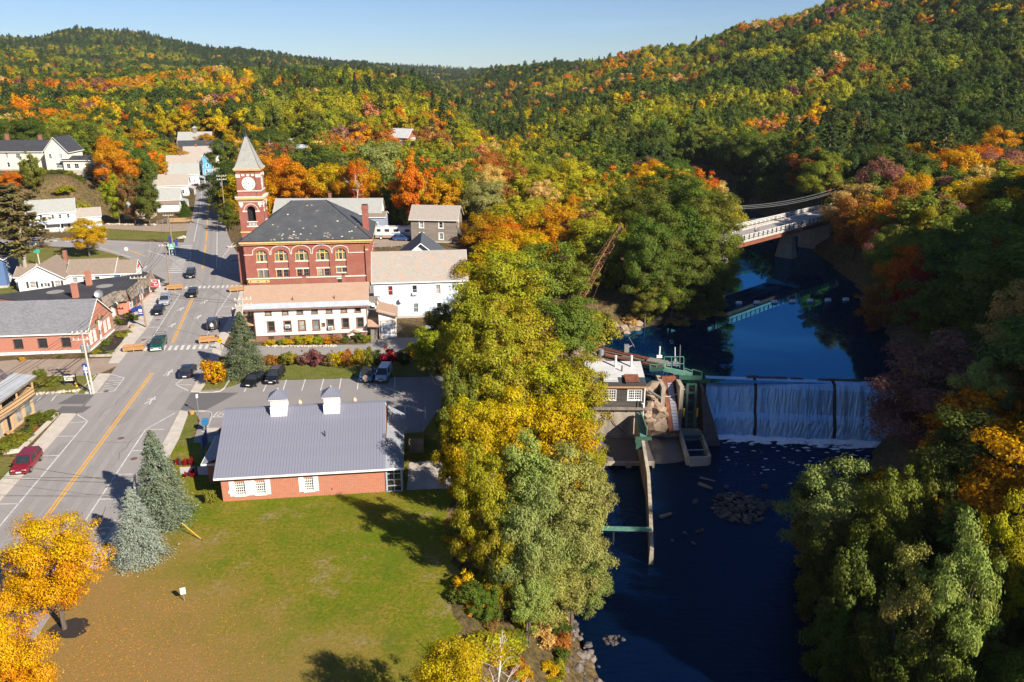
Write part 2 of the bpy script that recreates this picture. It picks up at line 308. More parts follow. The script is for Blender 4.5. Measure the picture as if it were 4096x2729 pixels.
# ---------------------------------------------------------------- mesh builder
def tag(o, label=None, cat=None, group=None, kind=None):
    if label: o['label'] = label
    if cat: o['category'] = cat
    if group: o['group'] = group
    if kind: o['kind'] = kind
    return o
def empty(name, loc=(0, 0, 0), rz=0.0, label=None, cat=None, group=None, kind=None):
    o = bpy.data.objects.new(name, None); col.objects.link(o); o.location = loc; o.rotation_euler = (0, 0, rz); o.empty_display_size = .3
    return tag(o, label, cat, group, kind)
class MB:
    def __init__(s): s.v = []; s.f = []; s.uv = []
    def face(s, pts):
        pts = [Vector(p) for p in pts]
        n = Vector((0, 0, 0))
        for i in range(len(pts)):
            a, b = pts[i], pts[(i+1) % len(pts)]
            n += Vector(((a.y-b.y)*(a.z+b.z), (a.z-b.z)*(a.x+b.x), (a.x-b.x)*(a.y+b.y)))
        if n.length < 1e-12: return s
        n.normalize()
        if abs(n.z) > .995: t, b_ = Vector((1, 0, 0)), Vector((0, 1, 0))
        else:
            t = Vector((0, 0, 1)).cross(n).normalized(); b_ = n.cross(t)
        k = len(s.v); s.v += [tuple(p) for p in pts]; s.f.append(tuple(range(k, k+len(pts))))
        s.uv += [(p.dot(t), p.dot(b_)) for p in pts]
        return s
    def box(s, x0, x1, y0, y1, z0, z1):
        a = [(x0, y0, z0), (x1, y0, z0), (x1, y1, z0), (x0, y1, z0)]; b = [(x, y, z1) for x, y, _ in a]
        s.face(a[::-1]); s.face(b)
        for i in range(4): j = (i+1) % 4; s.face([a[i], a[j], b[j], b[i]])
        return s
    def prism(s, pts, z0, z1):                   # polygon (ccw) extruded in z
        a = [(p[0], p[1], z0) for p in pts]; b = [(p[0], p[1], z1) for p in pts]
        s.face(a[::-1]); s.face(b)
        for i in range(len(a)): j = (i+1) % len(a); s.face([a[i], a[j], b[j], b[i]])
        return s
    def slab(s, quad, th):                       # quad pushed back along -normal by th
        q = [Vector(p) for p in quad]; n = (q[1]-q[0]).cross(q[2]-q[0]).normalized(); b = [p-n*th for p in q]
        s.face(q); s.face(b[::-1])
        for i in range(len(q)): j = (i+1) % len(q); s.face([q[i], b[i], b[j], q[j]])
        return s
    def cyl(s, p0, p1, r0, r1=None, n=8, caps=True):
        r1 = r0 if r1 is None else r1; p0, p1 = Vector(p0), Vector(p1); d = (p1-p0)
        if d.length < 1e-6: return s
        d.normalize(); a = d.orthogonal().normalized(); b = d.cross(a)
        c0 = [p0 + (a*math.cos(t)+b*math.sin(t))*r0 for t in [i*2*math.pi/n for i in range(n)]]
        c1 = [p1 + (a*math.cos(t)+b*math.sin(t))*r1 for t in [i*2*math.pi/n for i in range(n)]]
        for i in range(n): j = (i+1) % n; s.face([c0[i], c0[j], c1[j], c1[i]])
        if caps: s.face(c0[::-1]); s.face(c1)
        return s
    def tube(s, pts, r, n=5, r1=None):
        r1 = r if r1 is None else r1; m = len(pts)-1
        for i in range(m): s.cyl(pts[i], pts[i+1], r+(r1-r)*i/m, r+(r1-r)*(i+1)/m, n, i in (0, m-1))
        return s
    def lathe(s, prof, n=12, c=(0, 0, 0)):       # prof (r,z)
        for (r0, z0), (r1, z1) in zip(prof, prof[1:]):
            for i in range(n):
                a, b = i*2*math.pi/n, (i+1)*2*math.pi/n
                q = [(c[0]+r0*math.cos(a), c[1]+r0*math.sin(a), c[2]+z0), (c[0]+r0*math.cos(b), c[1]+r0*math.sin(b), c[2]+z0),
                     (c[0]+r1*math.cos(b), c[1]+r1*math.sin(b), c[2]+z1), (c[0]+r1*math.cos(a), c[1]+r1*math.sin(a), c[2]+z1)]
                if r0 < 1e-6: q = q[1:]
                elif r1 < 1e-6: q = q[:3]
                s.face(q)
        return s
    def loft(s, rings, closed=True, caps=True):
        for A, B in zip(rings, rings[1:]):
            n = len(A)
            for i in range(n if closed else n-1): j = (i+1) % n; s.face([A[i], A[j], B[j], B[i]])
        if caps: s.face(rings[0][::-1]); s.face(rings[-1])
        return s
    def mesh(s, name, mat, smooth=False):
        me = bpy.data.meshes.new(name); me.from_pydata(s.v, [], s.f)
        ul = me.uv_layers.new(name='UVMap'); ul.data.foreach_set('uv', [c for p in s.uv for c in p])
        me.materials.append(MATS[mat])
        if smooth: me.polygons.foreach_set('use_smooth', [True]*len(me.polygons))
        return me
    def build(s, name, mat, parent=None, smooth=False, loc=None, rz=None, label=None, cat=None, group=None, kind=None, merge=False):
        me = s.mesh(name, mat, smooth)
        if merge:
            import bmesh
            bm = bmesh.new(); bm.from_mesh(me); bmesh.ops.remove_doubles(bm, verts=bm.verts, dist=.0008); bm.to_mesh(me); bm.free()
        return link(name, me, parent, loc, rz, label, cat, group, kind)
def link(name, me, parent=None, loc=None, rz=None, label=None, cat=None, group=None, kind=None):
    o = bpy.data.objects.new(name, me); col.objects.link(o)
    if parent is not None: o.parent = parent
    if loc is not None: o.location = loc
    if rz is not None: o.rotation_euler = (0, 0, rz)
    return tag(o, label, cat, group, kind)
CH = {}
def children_index():
    CH.clear()
    for o in col.objects:
        if o.parent: CH.setdefault(o.parent.name, []).append(o)
def copy_tree(o, parent=None, kids=None):
    c = o.copy(); col.objects.link(c); c.parent = parent
    for ch in list(o.children): copy_tree(ch, c)
    return c
def mat_on(o, mat):
    o.data = o.data.copy(); o.data.materials.clear(); o.data.materials.append(MATS[mat]); return o
# ================================================================ terrain
def itp(t, xs, ys): return np.interp(t, xs, ys)
_xl = ([-60, 30, 60, 68, 77, 85, 95, 105, 116, 126, 134, 140, 145, 151, 157, 215, 260, 330, 400], [10, 11, 9, 7.3, 7, 11, 14, 14, 14.5, 15, 15.6, 20, 26, 40, 44, 62, 66, 50, 30])
_xe = ([-60, 30, 60, 68, 77, 85, 95, 105, 116, 126, 134, 140, 145, 151, 157, 215, 260, 330, 400], [-3, -2, -4, -5, -5, -4, -4, -3, 1, 4, 6, 9, 14, 26, 33, 52, 56, 38, 18])
_xr = ([-60, 30, 60, 82, 100, 113, 120, 164, 190, 215, 260, 330, 400], [26, 28, 31, 35, 48, 57.5, 62.5, 76.6, 79.5, 82, 88, 74, 54])
DAM_Y = 116.0
def level(y): return np.where(y < DAM_Y, -12.0, -4.0)
def vnoise(x, y, s, seed=0):
    x = np.asarray(x, float)/s; y = np.asarray(y, float)/s
    xi, yi = np.floor(x), np.floor(y); fx, fy = x-xi, y-yi; fx = fx*fx*(3-2*fx); fy = fy*fy*(3-2*fy)
    def h(a, b):
        v = np.sin(a*127.1+b*311.7+seed*74.7)*43758.5453; return v-np.floor(v)
    return (h(xi, yi)*(1-fx)+h(xi+1, yi)*fx)*(1-fy)+(h(xi, yi+1)*(1-fx)+h(xi+1, yi+1)*fx)*fy
def ztop(py, Y): d = ray(2048, py); return CAM_H + Y*d[2]/d[1]
TH = 13.0
PROF = {
 -1500: [(250, 10), (400, 18), (600, 34), (800, 50), (1200, 110), (2000, 120), (3500, 120)],
 0:    [(250, 11), (400, 17), (600, 27), (750, 34), (900, 44), (1200, ztop(118, 1200)-TH), (1500, 70), (2000, 110), (3500, 110)],
 300:  [(250, 9), (400, 15), (600, 26), (750, 31), (900, 30), (1200, ztop(215, 1200)-TH), (1500, 60), (2000, ztop(150, 2000)-TH), (3500, 100)],
 470:  [(250, 6), (400, 13), (600, 25), (750, 30), (900, 28), (1200, ztop(245, 1200)-TH), (1500, 55), (2000, ztop(112, 2000)-TH), (3500, 100)],
 620:  [(250, 3), (400, 11), (600, 25), (750, 30), (900, 26), (1200, 30), (1500, 60), (2000, ztop(122, 2000)-TH), (3500, 90)],
 1000: [(250, 0), (330, 2), (450, 14), (650, 31), (800, 30), (1200, 24), (1500, 42), (2000, ztop(197, 2000)-TH), (3500, 80)],
 1480: [(250, 0), (330, 2), (450, 16), (600, 29), (800, 27), (1200, 20), (1600, 30), (2000, ztop(252, 2000)-TH), (3500, ztop(256, 3500)-TH)],
 1700: [(250, 0), (330, 2), (420, 14), (550, 26), (700, 22), (1200, 12), (2000, 20), (3500, ztop(258, 3500)-TH)],
 1850: [(250, 0), (330, 1), (450, 12), (600, 6), (900, 4), (1500, 8), (2500, 28), (3500, ztop(266, 3500)-TH)],
 2000: [(250, 0), (350, 0), (600, 0), (900, 3), (1300, ztop(272, 1300)-TH), (2500, 30), (3500, ztop(270, 3500)-TH)],
 2200: [(250, 0), (330, 2), (420, 9), (560, 9), (800, 16), (1150, ztop(248, 1150)-TH), (2500, 30), (3500, 30)],
 2600: [(250, 2), (330, 6), (420, 14), (560, 20), (900, ztop(188, 900)-TH), (1300, 50), (3500, 40)],
 3000: [(250, 4), (330, 7), (450, 18), (800, ztop(76, 800)-TH), (1300, 80), (3500, 60)],
 3300: [(250, 6), (330, 10), (450, 26), (750, ztop(-30, 750)-TH), (1300, 120), (3500, 80)],
 4096: [(250, 14), (330, 24), (450, 52), (650, ztop(-260, 650)-TH), (1300, 170), (3500, 100)],
 6000: [(250, 60), (330, 80), (450, 110), (650, 160), (1300, 200), (3500, 100)],
}
_cols = sorted(PROF); _U = [(p-2048)/FPX for p in _cols]
_YG = np.array([200, 250, 300, 330, 360, 400, 450, 500, 560, 600, 650, 700, 750, 800, 900, 1000, 1150, 1200, 1300, 1500, 1600, 2000, 2500, 3500], float)
_ZT = np.array([np.interp(_YG, [a for a, b in PROF[p]], [b for a, b in PROF[p]]) for p in _cols])
def far_z(x, y):
    u = np.clip(np.asarray(x)/np.maximum(y, 150)/1.03, _U[0], _U[-1]); yy = np.clip(y, 200, 3499)
    iu = np.clip(np.searchsorted(_U, u)-1, 0, len(_U)-2); fu = (u-np.take(_U, iu))/(np.take(_U, iu+1)-np.take(_U, iu)); fu = fu*fu*(3-2*fu)
    iy = np.clip(np.searchsorted(_YG, yy)-1, 0, len(_YG)-2); fy = (yy-_YG[iy])/(_YG[iy+1]-_YG[iy])
    z = (_ZT[iu, iy]*(1-fu)+_ZT[iu+1, iy]*fu)*(1-fy)+(_ZT[iu, iy+1]*(1-fu)+_ZT[iu+1, iy+1]*fu)*fy
    amp = np.clip((np.asarray(y)-350)/400, 0, 1)*7
    return z + (vnoise(x, y, 90, 3)-.5)*amp + (vnoise(x, y, 37, 5)-.5)*amp*.5
def sst(t): t = np.clip(t, 0, 1); return t*t*(3-2*t)
def ridge_h(x, y):
    yy = np.clip(y, -260, 40); d = np.hypot(x-255, y-yy); return np.interp(yy, [-260, -200, -150, -120, -60, -25, 0, 30], [165, 175, 188, 196, 202, 192, 150, 138])-.83*d
def ground_z(x, y):
    x = np.asarray(x, float); y = np.asarray(y, float)
    lv = level(y); xl = itp(y, *_xl); xe = itp(y, *_xe); xr = itp(y, *_xr)
    dl = itp(y, [150, 200, 228, 236, 246, 262, 300, 400], [-260, -235, -175, -140, -124, -118, -126, -140])
    left = 12*sst((dl-x)/16.0)*sst((y-205)/22)
    near = left + np.zeros_like(x)
    bank = np.where(x < xe, near, lv-.1 + (0-lv)*(1-np.clip((x-xe)/(xl-xe), 0, 1))**1.25)
    bed = np.where(y < 121, -12., -4.)-2.2
    hill = np.maximum(ridge_h(x, y), 4.0)
    dx = x-xr; s1 = np.interp(y, [60, 95, 118], [.45, .6, 1.0]); rb = np.minimum(lv-.1+s1*np.minimum(dx, 60)+1.1*np.maximum(dx-60, 0), hill)
    z = np.where(x < xl, bank, np.where(x < xr, bed, rb))
    z = np.where((x < xl) & (x > xl-.8), np.minimum(z, lv-.05), z)
    t = sst((y-235)/75.0)
    tl = np.where(x < -90, sst((y-262)/70.0), t)
    rivr = (x > xl-6) & (x < xr+3) & (y < 330)
    fz = far_z(x, y)
    cx = itp(y, [120, 160, 181, 214, 258, 296, 320, 360], [-55, -65, -71.6, -82.8, -98.4, -111.3, -118.8, -131])
    cor = np.clip((np.abs(x-cx)-17)/26, 0, 1); cor = np.where(y > 375, sst((y-375)/60.)+cor, cor); cor = np.clip(cor, 0, 1)
    mixz = z*(1-tl)+fz*tl
    mixz = np.where((y < 420), mixz*cor + 0*(1-cor), mixz)
    right_far = np.maximum(mixz, np.where(x > xr, np.minimum(1.0*(x-xr)-4, ridge_h(x, y)), -99))
    return np.where(rivr, z, np.where(y > 235, right_far, z if False else np.where(y > 235, mixz, np.where(x < -80, mixz, z))))
def gz(x, y): return float(ground_z(np.array([x]), np.array([y]))[0])
def axis(segs):
    out = []
    for a, b, s in segs: out += list(np.arange(a, b, s))
    return np.array(out + [segs[-1][1]])
gx = axis([(-2600, -1000, 70), (-1000, -400, 30), (-400, -160, 9), (-160, 110, 2.0), (110, 320, 6), (320, 900, 24), (900, 2600, 70)])
gy = axis([(-300, 20, 12), (20, 280, 2.0), (280, 460, 5), (460, 900, 13), (900, 2200, 35), (2200, 3600, 120)])
GX, GY = np.meshgrid(gx, gy); GZ = ground_z(GX, GY)
nx, ny = len(gx), len(gy)
V = np.stack([GX, GY, GZ], -1).reshape(-1, 3)
I = np.arange(nx*ny).reshape(ny, nx); Fq = np.stack([I[:-1, :-1], I[:-1, 1:], I[1:, 1:], I[1:, :-1]], -1).reshape(-1, 4)
def np_mesh(name, verts, quads, mat, smooth=False, attrs=None):
    me = bpy.data.meshes.new(name); k = quads.shape[1]
    me.vertices.add(len(verts)); me.vertices.foreach_set('co', np.ascontiguousarray(verts, np.float32).ravel())
    me.loops.add(quads.size); me.loops.foreach_set('vertex_index', np.ascontiguousarray(quads, np.int32).ravel())
    me.polygons.add(len(quads)); me.polygons.foreach_set('loop_start', np.arange(0, quads.size, k, dtype=np.int32))
    try: me.polygons.foreach_set('loop_total', np.full(len(quads), k, np.int32))
    except Exception: pass
    me.update(calc_edges=True); me.materials.append(MATS[mat])
    if smooth: me.polygons.foreach_set('use_smooth', np.ones(len(quads), bool))
    for an, av in (attrs or {}).items():
        a = me.attributes.new(an, 'FLOAT', 'FACE'); a.data.foreach_set('value', np.ascontiguousarray(av, np.float32))
    return me
link('ground', np_mesh('ground', V, Fq, 'forest_floor', True), kind='structure')

# ---------------------------------------------------------------- water
def sheet(name, pts, z, mat, parent=None, kind=None, th=None):
    m_ = MB(); m_.face([(p[0], p[1], z) for p in pts]); o = m_.build(name, mat, parent)
    if kind: o['kind'] = kind
    return o
ys = list(np.arange(-60, 117, 4.0)) + [116.0]
riv = [(itp(y, *_xr)+2.0, y) for y in ys] + [(itp(y, *_xl)-.6, y) for y in ys[::-1]]
sheet('river', [(p[0], p[1]) for p in riv], -12.0, 'water_river', kind='structure')
ys = [116.0] + list(np.arange(118, 401, 4.0))
riv = [(itp(y, *_xr)+2.0, y) for y in ys] + [(itp(y, *_xl)-1.2, y) for y in ys[::-1]]
sheet('mill_pond_water', [(p[0], p[1]) for p in riv], -4.0, 'water_pond', kind='structure')

# ---------------------------------------------------------------- roads and paving
LK = ([20, 40, 66, 73, 83, 95, 102.5, 114, 124, 132.6, 155, 163, 172, 184, 206, 252, 300, 345, 400], [-46, -48.6, -52, -53, -54.5, -56.6, -57.6, -60, -62, -63.6, -69.3, -72, -76, -80.5, -86, -101, -118, -133.5, -152])
RK = ([20, 40, 53, 62, 71, 88, 96, 102.5, 113.5, 123, 146, 160, 168, 176, 186, 200, 221, 281, 340, 400], [-33, -35.8, -37.5, -38.4, -39.1, -42, -43.5, -44.6, -46.3, -48.6, -52.5, -56.2, -59, -62, -64.5, -71, -79.8, -101, -121, -141])
CL = ([20, 45, 69.85, 115.9, 121, 159.5, 180.8, 213.7, 258, 296.5, 320, 400], [-38.6, -42.2, -46.5, -54.07, -55.0, -65, -71.6, -82.8, -98.4, -111.3, -119.5, -147])
def strip(ys, fa, fb, z): # quads between two x(y) functions
    m_ = MB()
    for a, b in zip(ys, ys[1:]): m_.face([(fa(a), a, z), (fb(a), a, z), (fb(b), b, z), (fa(b), b, z)])
    return m_
yy = list(np.arange(24, 396, 3.0))
road = strip(yy, lambda y: itp(y, *LK), lambda y: itp(y, *RK), .016).build('road', 'asphalt_old', kind='structure')
trk = MB()
for off in (-3.0, -1.35, 1.35, 3.0):
    for a, b in zip(yy[8:], yy[9:]):
        w = .5
        q = [(itp(a, *CL)+off-w, a, .020), (itp(a, *CL)+off+w, a, .020), (itp(b, *CL)+off+w, b, .020), (itp(b, *CL)+off-w, b, .020)]; trk.face(q)
trk.build('wheel_track', 'asphalt_track', road)
def linepoly(name, pts, w, z, mat, parent):
    m_ = MB()
    for (x0, y0), (x1, y1) in zip(pts, pts[1:]):
        d = Vector((x1-x0, y1-y0, 0)); n = Vector((-d.y, d.x, 0)).normalized()*w/2
        m_.face([(x0-n.x, y0-n.y, z), (x1-n.x, y1-n.y, z), (x1+n.x, y1+n.y, z), (x0+n.x, y0+n.y, z)][::1])
    o = m_.build(name, mat, parent)
    return o
Z1 = .024
def cl(y, o=0): return (float(itp(y, *CL))+o, y)
for o_ in (-.17, .17):
    linepoly('centre_line', [cl(y, o_) for y in np.arange(30, 114, 4)], .17, Z1, 'road_yellow', road)
    linepoly('centre_line', [cl(y, o_) for y in np.arange(124, 155, 3)], .17, Z1, 'road_yellow', road)
for a, b in ((176, 187), (190, 206)): linepoly('centre_line', [cl(y) for y in np.arange(a, b, 2)], .3, Z1, 'road_yellow', road)
linepoly('centre_line', [cl(y) for y in np.arange(207, 372, 4)], .3, Z1, 'road_yellow', road)
def sline(pts, w=.14, name='painted_line', mat='road_white'): return linepoly(name, pts, w, Z1, mat, road)
def gl_(*pp): return [G(*p)[:2] for p in pp]
z5 = lambda x, y: (x/2.354, 1400+y/2.354)
z3 = lambda x, y: (x/2.354, 900+y/2.354)
z1 = lambda x, y: (x/2.354, 500+y/2.354)
z2 = lambda x, y: (800+x/2.354, 500+y/2.354)
z4 = lambda x, y: (800+x/2.354, 1050+y/2.354)
z6 = lambda x, y: (750+x/2.047, 1450+y/2.047)
ledge = lambda y: float(itp(y, [24, 69.85, 92.8], [-43.2, -50.37, -53.97]))
redge = lambda y: float(itp(y, [24, 69.85, 90.28], [-35.2, -42.35, -45.54]))
sline([(ledge(y), y) for y in (26, 50, 69.85, 92.8)] + gl_(z5(725, 607)))
for y in (43, 49, 55, 61, 66.5, 72.3, 77.8, 83.2, 88.4): sline([(ledge(y), y), (float(itp(y, *LK))+.1, y-.1)])
sline(gl_(z5(660, 688), z5(825, 676)))
sline([(redge(y), y) for y in (26, 50, 69.85, 90.28)] + gl_(z5(1645, 597)))
for y in (44, 50, 56, 62, 67.6, 73.2, 78.6, 84.4): sline([(redge(y), y), (float(itp(y, *RK))-.1, y+.1)])
sline(gl_(z5(1370, 751), z5(1545, 749)))
sline(gl_(z5(1915, 140), z5(1650, 328), z5(1775, 386))); sline(gl_(z5(1650, 328), z5(1805, 330))); sline(gl_(z5(1850, 198), z5(1890, 198)))
sline(gl_(z5(1045, 230), z5(1170, 265), z5(1075, 390), z5(920, 403)))
for a, b in (((1030, 270), (1150, 258)), ((1015, 295), (1140, 282)), ((995, 320), (1125, 305)), ((980, 345), (1105, 325)), ((962, 370), (1090, 352)), ((945, 392), (1078, 374))): sline(gl_(z5(*a), z5(*b)), .12)
sline(gl_(z3(1265, 1150), z3(1440, 1055), z3(1695, 652), z3(1590, 615))); sline(gl_(z3(1440, 1055), z3(1330, 1062))); sline(gl_(z3(1500, 962), z3(1395, 968))); sline(gl_(z3(1560, 876), z3(1450, 884))); sline(gl_(z3(1615, 790), z3(1530, 795)))
sline(gl_(z3(2185, 625), z3(2032, 850), z3(2160, 858))); sline(gl_(z3(2085, 770), z3(2195, 770))); sline(gl_(z3(1970, 1000), z3(1950, 1045), z3(1975, 1058)))
sline(gl_(z1(2040, 1355), z1(2045, 1000), z1(2050, 700), z1(2050, 560)), .2); sline(gl_(z1(1825, 1100), z1(1880, 830), z1(1900, 630)), .2); sline(gl_(z3(1800, 255), z3(1785, 345)), .2)
def stripe(px0, px1, n, wpx=None, length=2.3, w=.5, first=0):
    a, b = Vector(G(*px0)), Vector(G(*px1)); d = (b-a); u = d.normalized(); road_dir = Vector((-.22, .975, 0))
    for i in range(n):
        c = a + d*((i+.5)/n); m_ = MB(); h = road_dir*length/2
        m_.face([c-h-u*w/2+Vector((0, 0, Z1)), c-h+u*w/2+Vector((0, 0, Z1)), c+h+u*w/2+Vector((0, 0, Z1)), c+h-u*w/2+Vector((0, 0, Z1))]); m_.build('crosswalk_stripe', 'road_white', road)
stripe(z3(1345, 1166), z3(2030, 1146), 12)
stripe(z3(1730, 590), z3(2290, 578), 13, length=2.1)
a, b = G(*z3(1645, 450)), G(*z3(1760, 195))
for i in range(15):
    if i in (7,): continue
    t = i/14; c = (a[0]+(b[0]-a[0])*t, a[1]+(b[1]-a[1])*t); m_ = MB(); m_.face([(c[0]-1.5, c[1]-.35, Z1), (c[0]+1.5, c[1]-.2, Z1), (c[0]+1.5, c[1]+.35, Z1), (c[0]-1.5, c[1]+.2, Z1)]); m_.build('crosswalk_stripe', 'road_white', road)
def stencil(px, py, s=1.0, flip=1):
    c = G(px, py); m_ = MB()
    def P_(pts): m_.face([(c[0]+flip*x*s, c[1]+y*s*1.9, Z1) for x, y in (pts if flip > 0 else pts[::-1])])
    P_([(-.13, .62), (.13, .62), (.16, .74), (0, .86), (-.16, .74)])
    P_([(-.16, -.02), (.10, -.02), (.14, .52), (-.12, .52)])
    P_([(.13, .40), (.46, .18), (.52, .26), (.14, .54)]); P_([(-.12, .54), (-.5, .30), (-.46, .2), (-.12, .38)])
    P_([(-.16, -.02), (-.42, -.62), (-.28, -.66), (.0, -.02)]); P_([(-.02, -.02), (.34, -.58), (.46, -.5), (.12, .02)])
    m_.build('walking_figure_marking', 'white_paint', road)
for x, y, f in ((1925, 727, 1), (1701, 795, 1), (1865, 870, -1), (1620, 948, -1), (1587, 1398, -1)): stencil(*z3(x, y), .95, f)
stencil(*z5(1418, 482), .95, -1)
for (x, y) in (z5(1140, 833), z3(1485, 895), z3(1352, 1083), z5(1002, 390), z5(1262, 1025)):
    c = G(x, y); MB().lathe([(0, .008), (.36, .008), (.4, 0)][::-1], 14, (c[0], c[1], .02)).build('manhole_cover', 'rust_dull', road)
rp = random.Random(3)
for i in range(16):
    y = rp.uniform(40, 170); c = (float(itp(y, *CL))+rp.uniform(-5.5, 5), y); a, b = rp.uniform(.5, 1.6), rp.uniform(.8, 3.0); m_ = MB(); m_.face([(c[0]+a*rp.uniform(.7, 1.1)*math.cos(t), c[1]+b*rp.uniform(.7, 1.1)*math.sin(t), .0225) for t in [k*math.pi/5 for k in range(10)]]); m_.build('tar_patch', rp.choice(['asphalt_track', 'asphalt_lot', 'asphalt_lot']), road)
for i in range(9):
    y = rp.uniform(45, 150); x = float(itp(y, *CL))+rp.uniform(-5, 5); pts = [(x, y)]
    for k in range(7): pts.append((pts[-1][0]+rp.uniform(-.5, .5)+(.9 if i % 2 else 0), pts[-1][1]+(rp.uniform(.8, 1.6) if i % 2 == 0 else rp.uniform(-.3, .3))))
    linepoly('crack_seal', pts, .07, .023, 'asphalt_patch', road)
side = MB(); side.face([(x, y, .008) for x, y in [(-73, 161), (-70, 180), (-82, 205), (-108, 208), (-106, 199), (-91, 186), (-84, 169), (-78, 162)]])
for q in ([(-74.5, 166), (-70, 178), (-80, 199), (-88, 205)], [(-88, 205), (-108.5, 209), (-106.5, 198.5), (-92, 187.5), (-78, 172)], [(-108.5, 209), (-130, 213), (-132, 203), (-106.5, 198.5)], [(-130, 213), (-175, 213), (-178, 196), (-132, 203)]):
    side.face([(x, y, .012) for x, y in q])
side.build('side_road', 'asphalt_old', kind='structure')
sr = bpy.data.objects['side_road']
linepoly('centre_line', gl_(z3(1215, 240), z3(1380, 300)), .3, Z1, 'road_yellow', sr); linepoly('centre_line', gl_(z3(930, 172), z3(1060, 185)), .3, Z1, 'road_yellow', sr)
linepoly('painted_line', gl_(z3(950, 150), z3(1300, 175), z3(1560, 180)), .2, Z1, 'road_white', sr); linepoly('painted_line', gl_(z3(930, 210), z3(1240, 310)), .2, Z1, 'road_white', sr); linepoly('painted_line', gl_(z3(1385, 240), z3(1660, 335)), .2, Z1, 'road_white', sr); linepoly('painted_line', gl_(z3(1350, 415), z3(1385, 385)), .4, Z1, 'road_white', sr)
sheet('parking_lot', [(-45.6, 96.4), (-41.6, 96), (-39.8, 93), (-38.2, 86.5), (-30, 87.2), (-11, 89.5), (-9, 100), (-9.6, 108.7), (-38, 106.7), (-40.6, 103.6), (-45.9, 102.6)], .020, 'asphalt_lot', kind='structure')
lot = bpy.data.objects['parking_lot']
sheet('asphalt_apron', [(-43.6, 96.3), (-40.2, 96.3), (-37.9, 102.3), (-44.5, 102.3)], .024, 'asphalt_patch', lot)
for i, x in enumerate((465, 620, 780, 935, 1090, 1242, 1390, 1545, 1695)):
    tx = (505, 662, 810, 965, 1115, 1258, 1402, 1553, 1698)[i]
    linepoly('bay_line', gl_(z6(x, 243-i*3.2), z6(tx, 150-i*3.8)), .14, .026, 'road_white', lot)
for x in (1783, 1948): linepoly('bay_line', gl_(z6(x, 460), z6(x-2, 362)), .14, .026, 'road_white', lot)
hs = G(*z6(285, 428)); m_ = MB()
def rect2(x0, y0, x1, y1): m_.face([(hs[0]+x0, hs[1]+y0, .028), (hs[0]+x1, hs[1]+y0, .028), (hs[0]+x1, hs[1]+y1, .028), (hs[0]+x0, hs[1]+y1, .028)])
rect2(-.95, -.85, .95, -.74); rect2(-.95, .74, .95, .85); rect2(-.95, -.74, -.84, .74); rect2(.84, -.74, .95, .74)
rect2(-.5, -.1, -.36, .5); rect2(-.36, .1, .1, .22); rect2(.1, -.45, .22, .22); rect2(.22, -.45, .5, -.34)
for k in range(10):
    a, b = 1.9+k*.45, 1.9+(k+1)*.45; m_.face([(hs[0]-.15+r*math.cos(t), hs[1]-.15+r*math.sin(t), .028) for r, t in ((.34, a), (.46, a), (.46, b), (.34, b))])
m_.build('wheelchair_symbol', 'white_paint', lot)
ce = [(float(itp(y, *_xe))-.4+random.uniform(-1.2, .3), y) for y in np.arange(20, 92, 1.5)]
lawn_pts = [(-33, 20)] + [(x, y) for x, y in ce] + [(-6.5, 96), (-10.5, 93), (-11, 90), (-30, 88.4), (-39.4, 88), (-40.2, 85), (-38.2, 75), (-37.2, 68), (-36.7, 61), (-38.3, 60.9), (-37.5, 53), (-35.8, 40)]
sheet('lawn', lawn_pts, .006, 'lawn', kind='structure')
sheet('verge', [(-42.3, 95.3), (-41, 95.2), (-39.9, 92.5), (-38.4, 86), (-40.3, 85.5), (-41.3, 88.5)], .010, 'lawn_far', kind='structure')
sheet('verge', [(-43.2, 102.7), (-40.3, 103.8), (-38.3, 106.9), (-9.8, 108.9), (-8.5, 117.8), (-44.8, 116.8), (-45.2, 113.4)], .010, 'lawn_far', kind='structure')
sheet('verge', [(-60.7, 109.3), (-57.9, 109.6), (-58.9, 101.8), (-67, 102.2), (-69, 108.6)], .010, 'lawn_far', kind='structure')
sheet('verge', [(-56.2, 82.8), (-54.6, 70), (-51.5, 50), (-60, 50), (-62, 83)], .010, 'lawn_far', kind='structure')
sheet('verge', [(-120, 180), (-92, 180.5), (-91, 187), (-104, 197.5), (-122, 199), (-132, 190)], .006, 'lawn_far', kind='structure')
sheet('verge', [(-114, 211), (-96.9, 209), (-89.5, 208.5), (-90, 219.5), (-98, 219.5), (-114, 224)], .006, 'lawn_far', kind='structure')
sheet('verge', [(-61.5, 165), (-55, 164.5), (-52, 188), (-66, 196), (-63, 178)], .006, 'lawn_far', kind='structure')
sheet('verge', [(-54, 140), (-53.5, 128), (-30, 124.2), (-20, 126), (-19, 132), (-24, 141)], .004, 'dirt', kind='structure')
sheet('verge', [(-95, 140), (-72, 137), (-72, 128), (-64.6, 132), (-68.6, 139), (-95, 152), (-110, 150)], .004, 'dirt', kind='structure')
sheet('verge', [(-118, 146), (-99, 146), (-97, 157), (-120, 176), (-140, 176)], .008, 'lawn_far', kind='structure')
sheet('verge', [(-28, 166), (-10, 168), (-8, 192), (-26, 199), (-30, 190)], .006, 'lawn_far', kind='structure')
sheet('dirt_lane', [(-59.4, 114.1), (-60.8, 109.6), (-69, 108.9), (-90, 107), (-90, 112), (-77, 115.6), (-62, 116.5)], .012, 'dirt', kind='structure')
sheet('dirt_lane', [(-45.6, 117.2), (-40, 117.4), (-22, 118.4), (-14, 119.5), (-14, 127), (-22, 126), (-24, 123), (-39, 122.4), (-47.8, 122.0)], .012, 'path_grey', kind='structure')
sheet('dirt_lane', [(-125, 231), (-103, 232.5), (-94.6, 233.5), (-90.5, 221.7), (-96.4, 219.9), (-117, 225.5), (-128, 226)], .012, 'dirt', kind='structure')
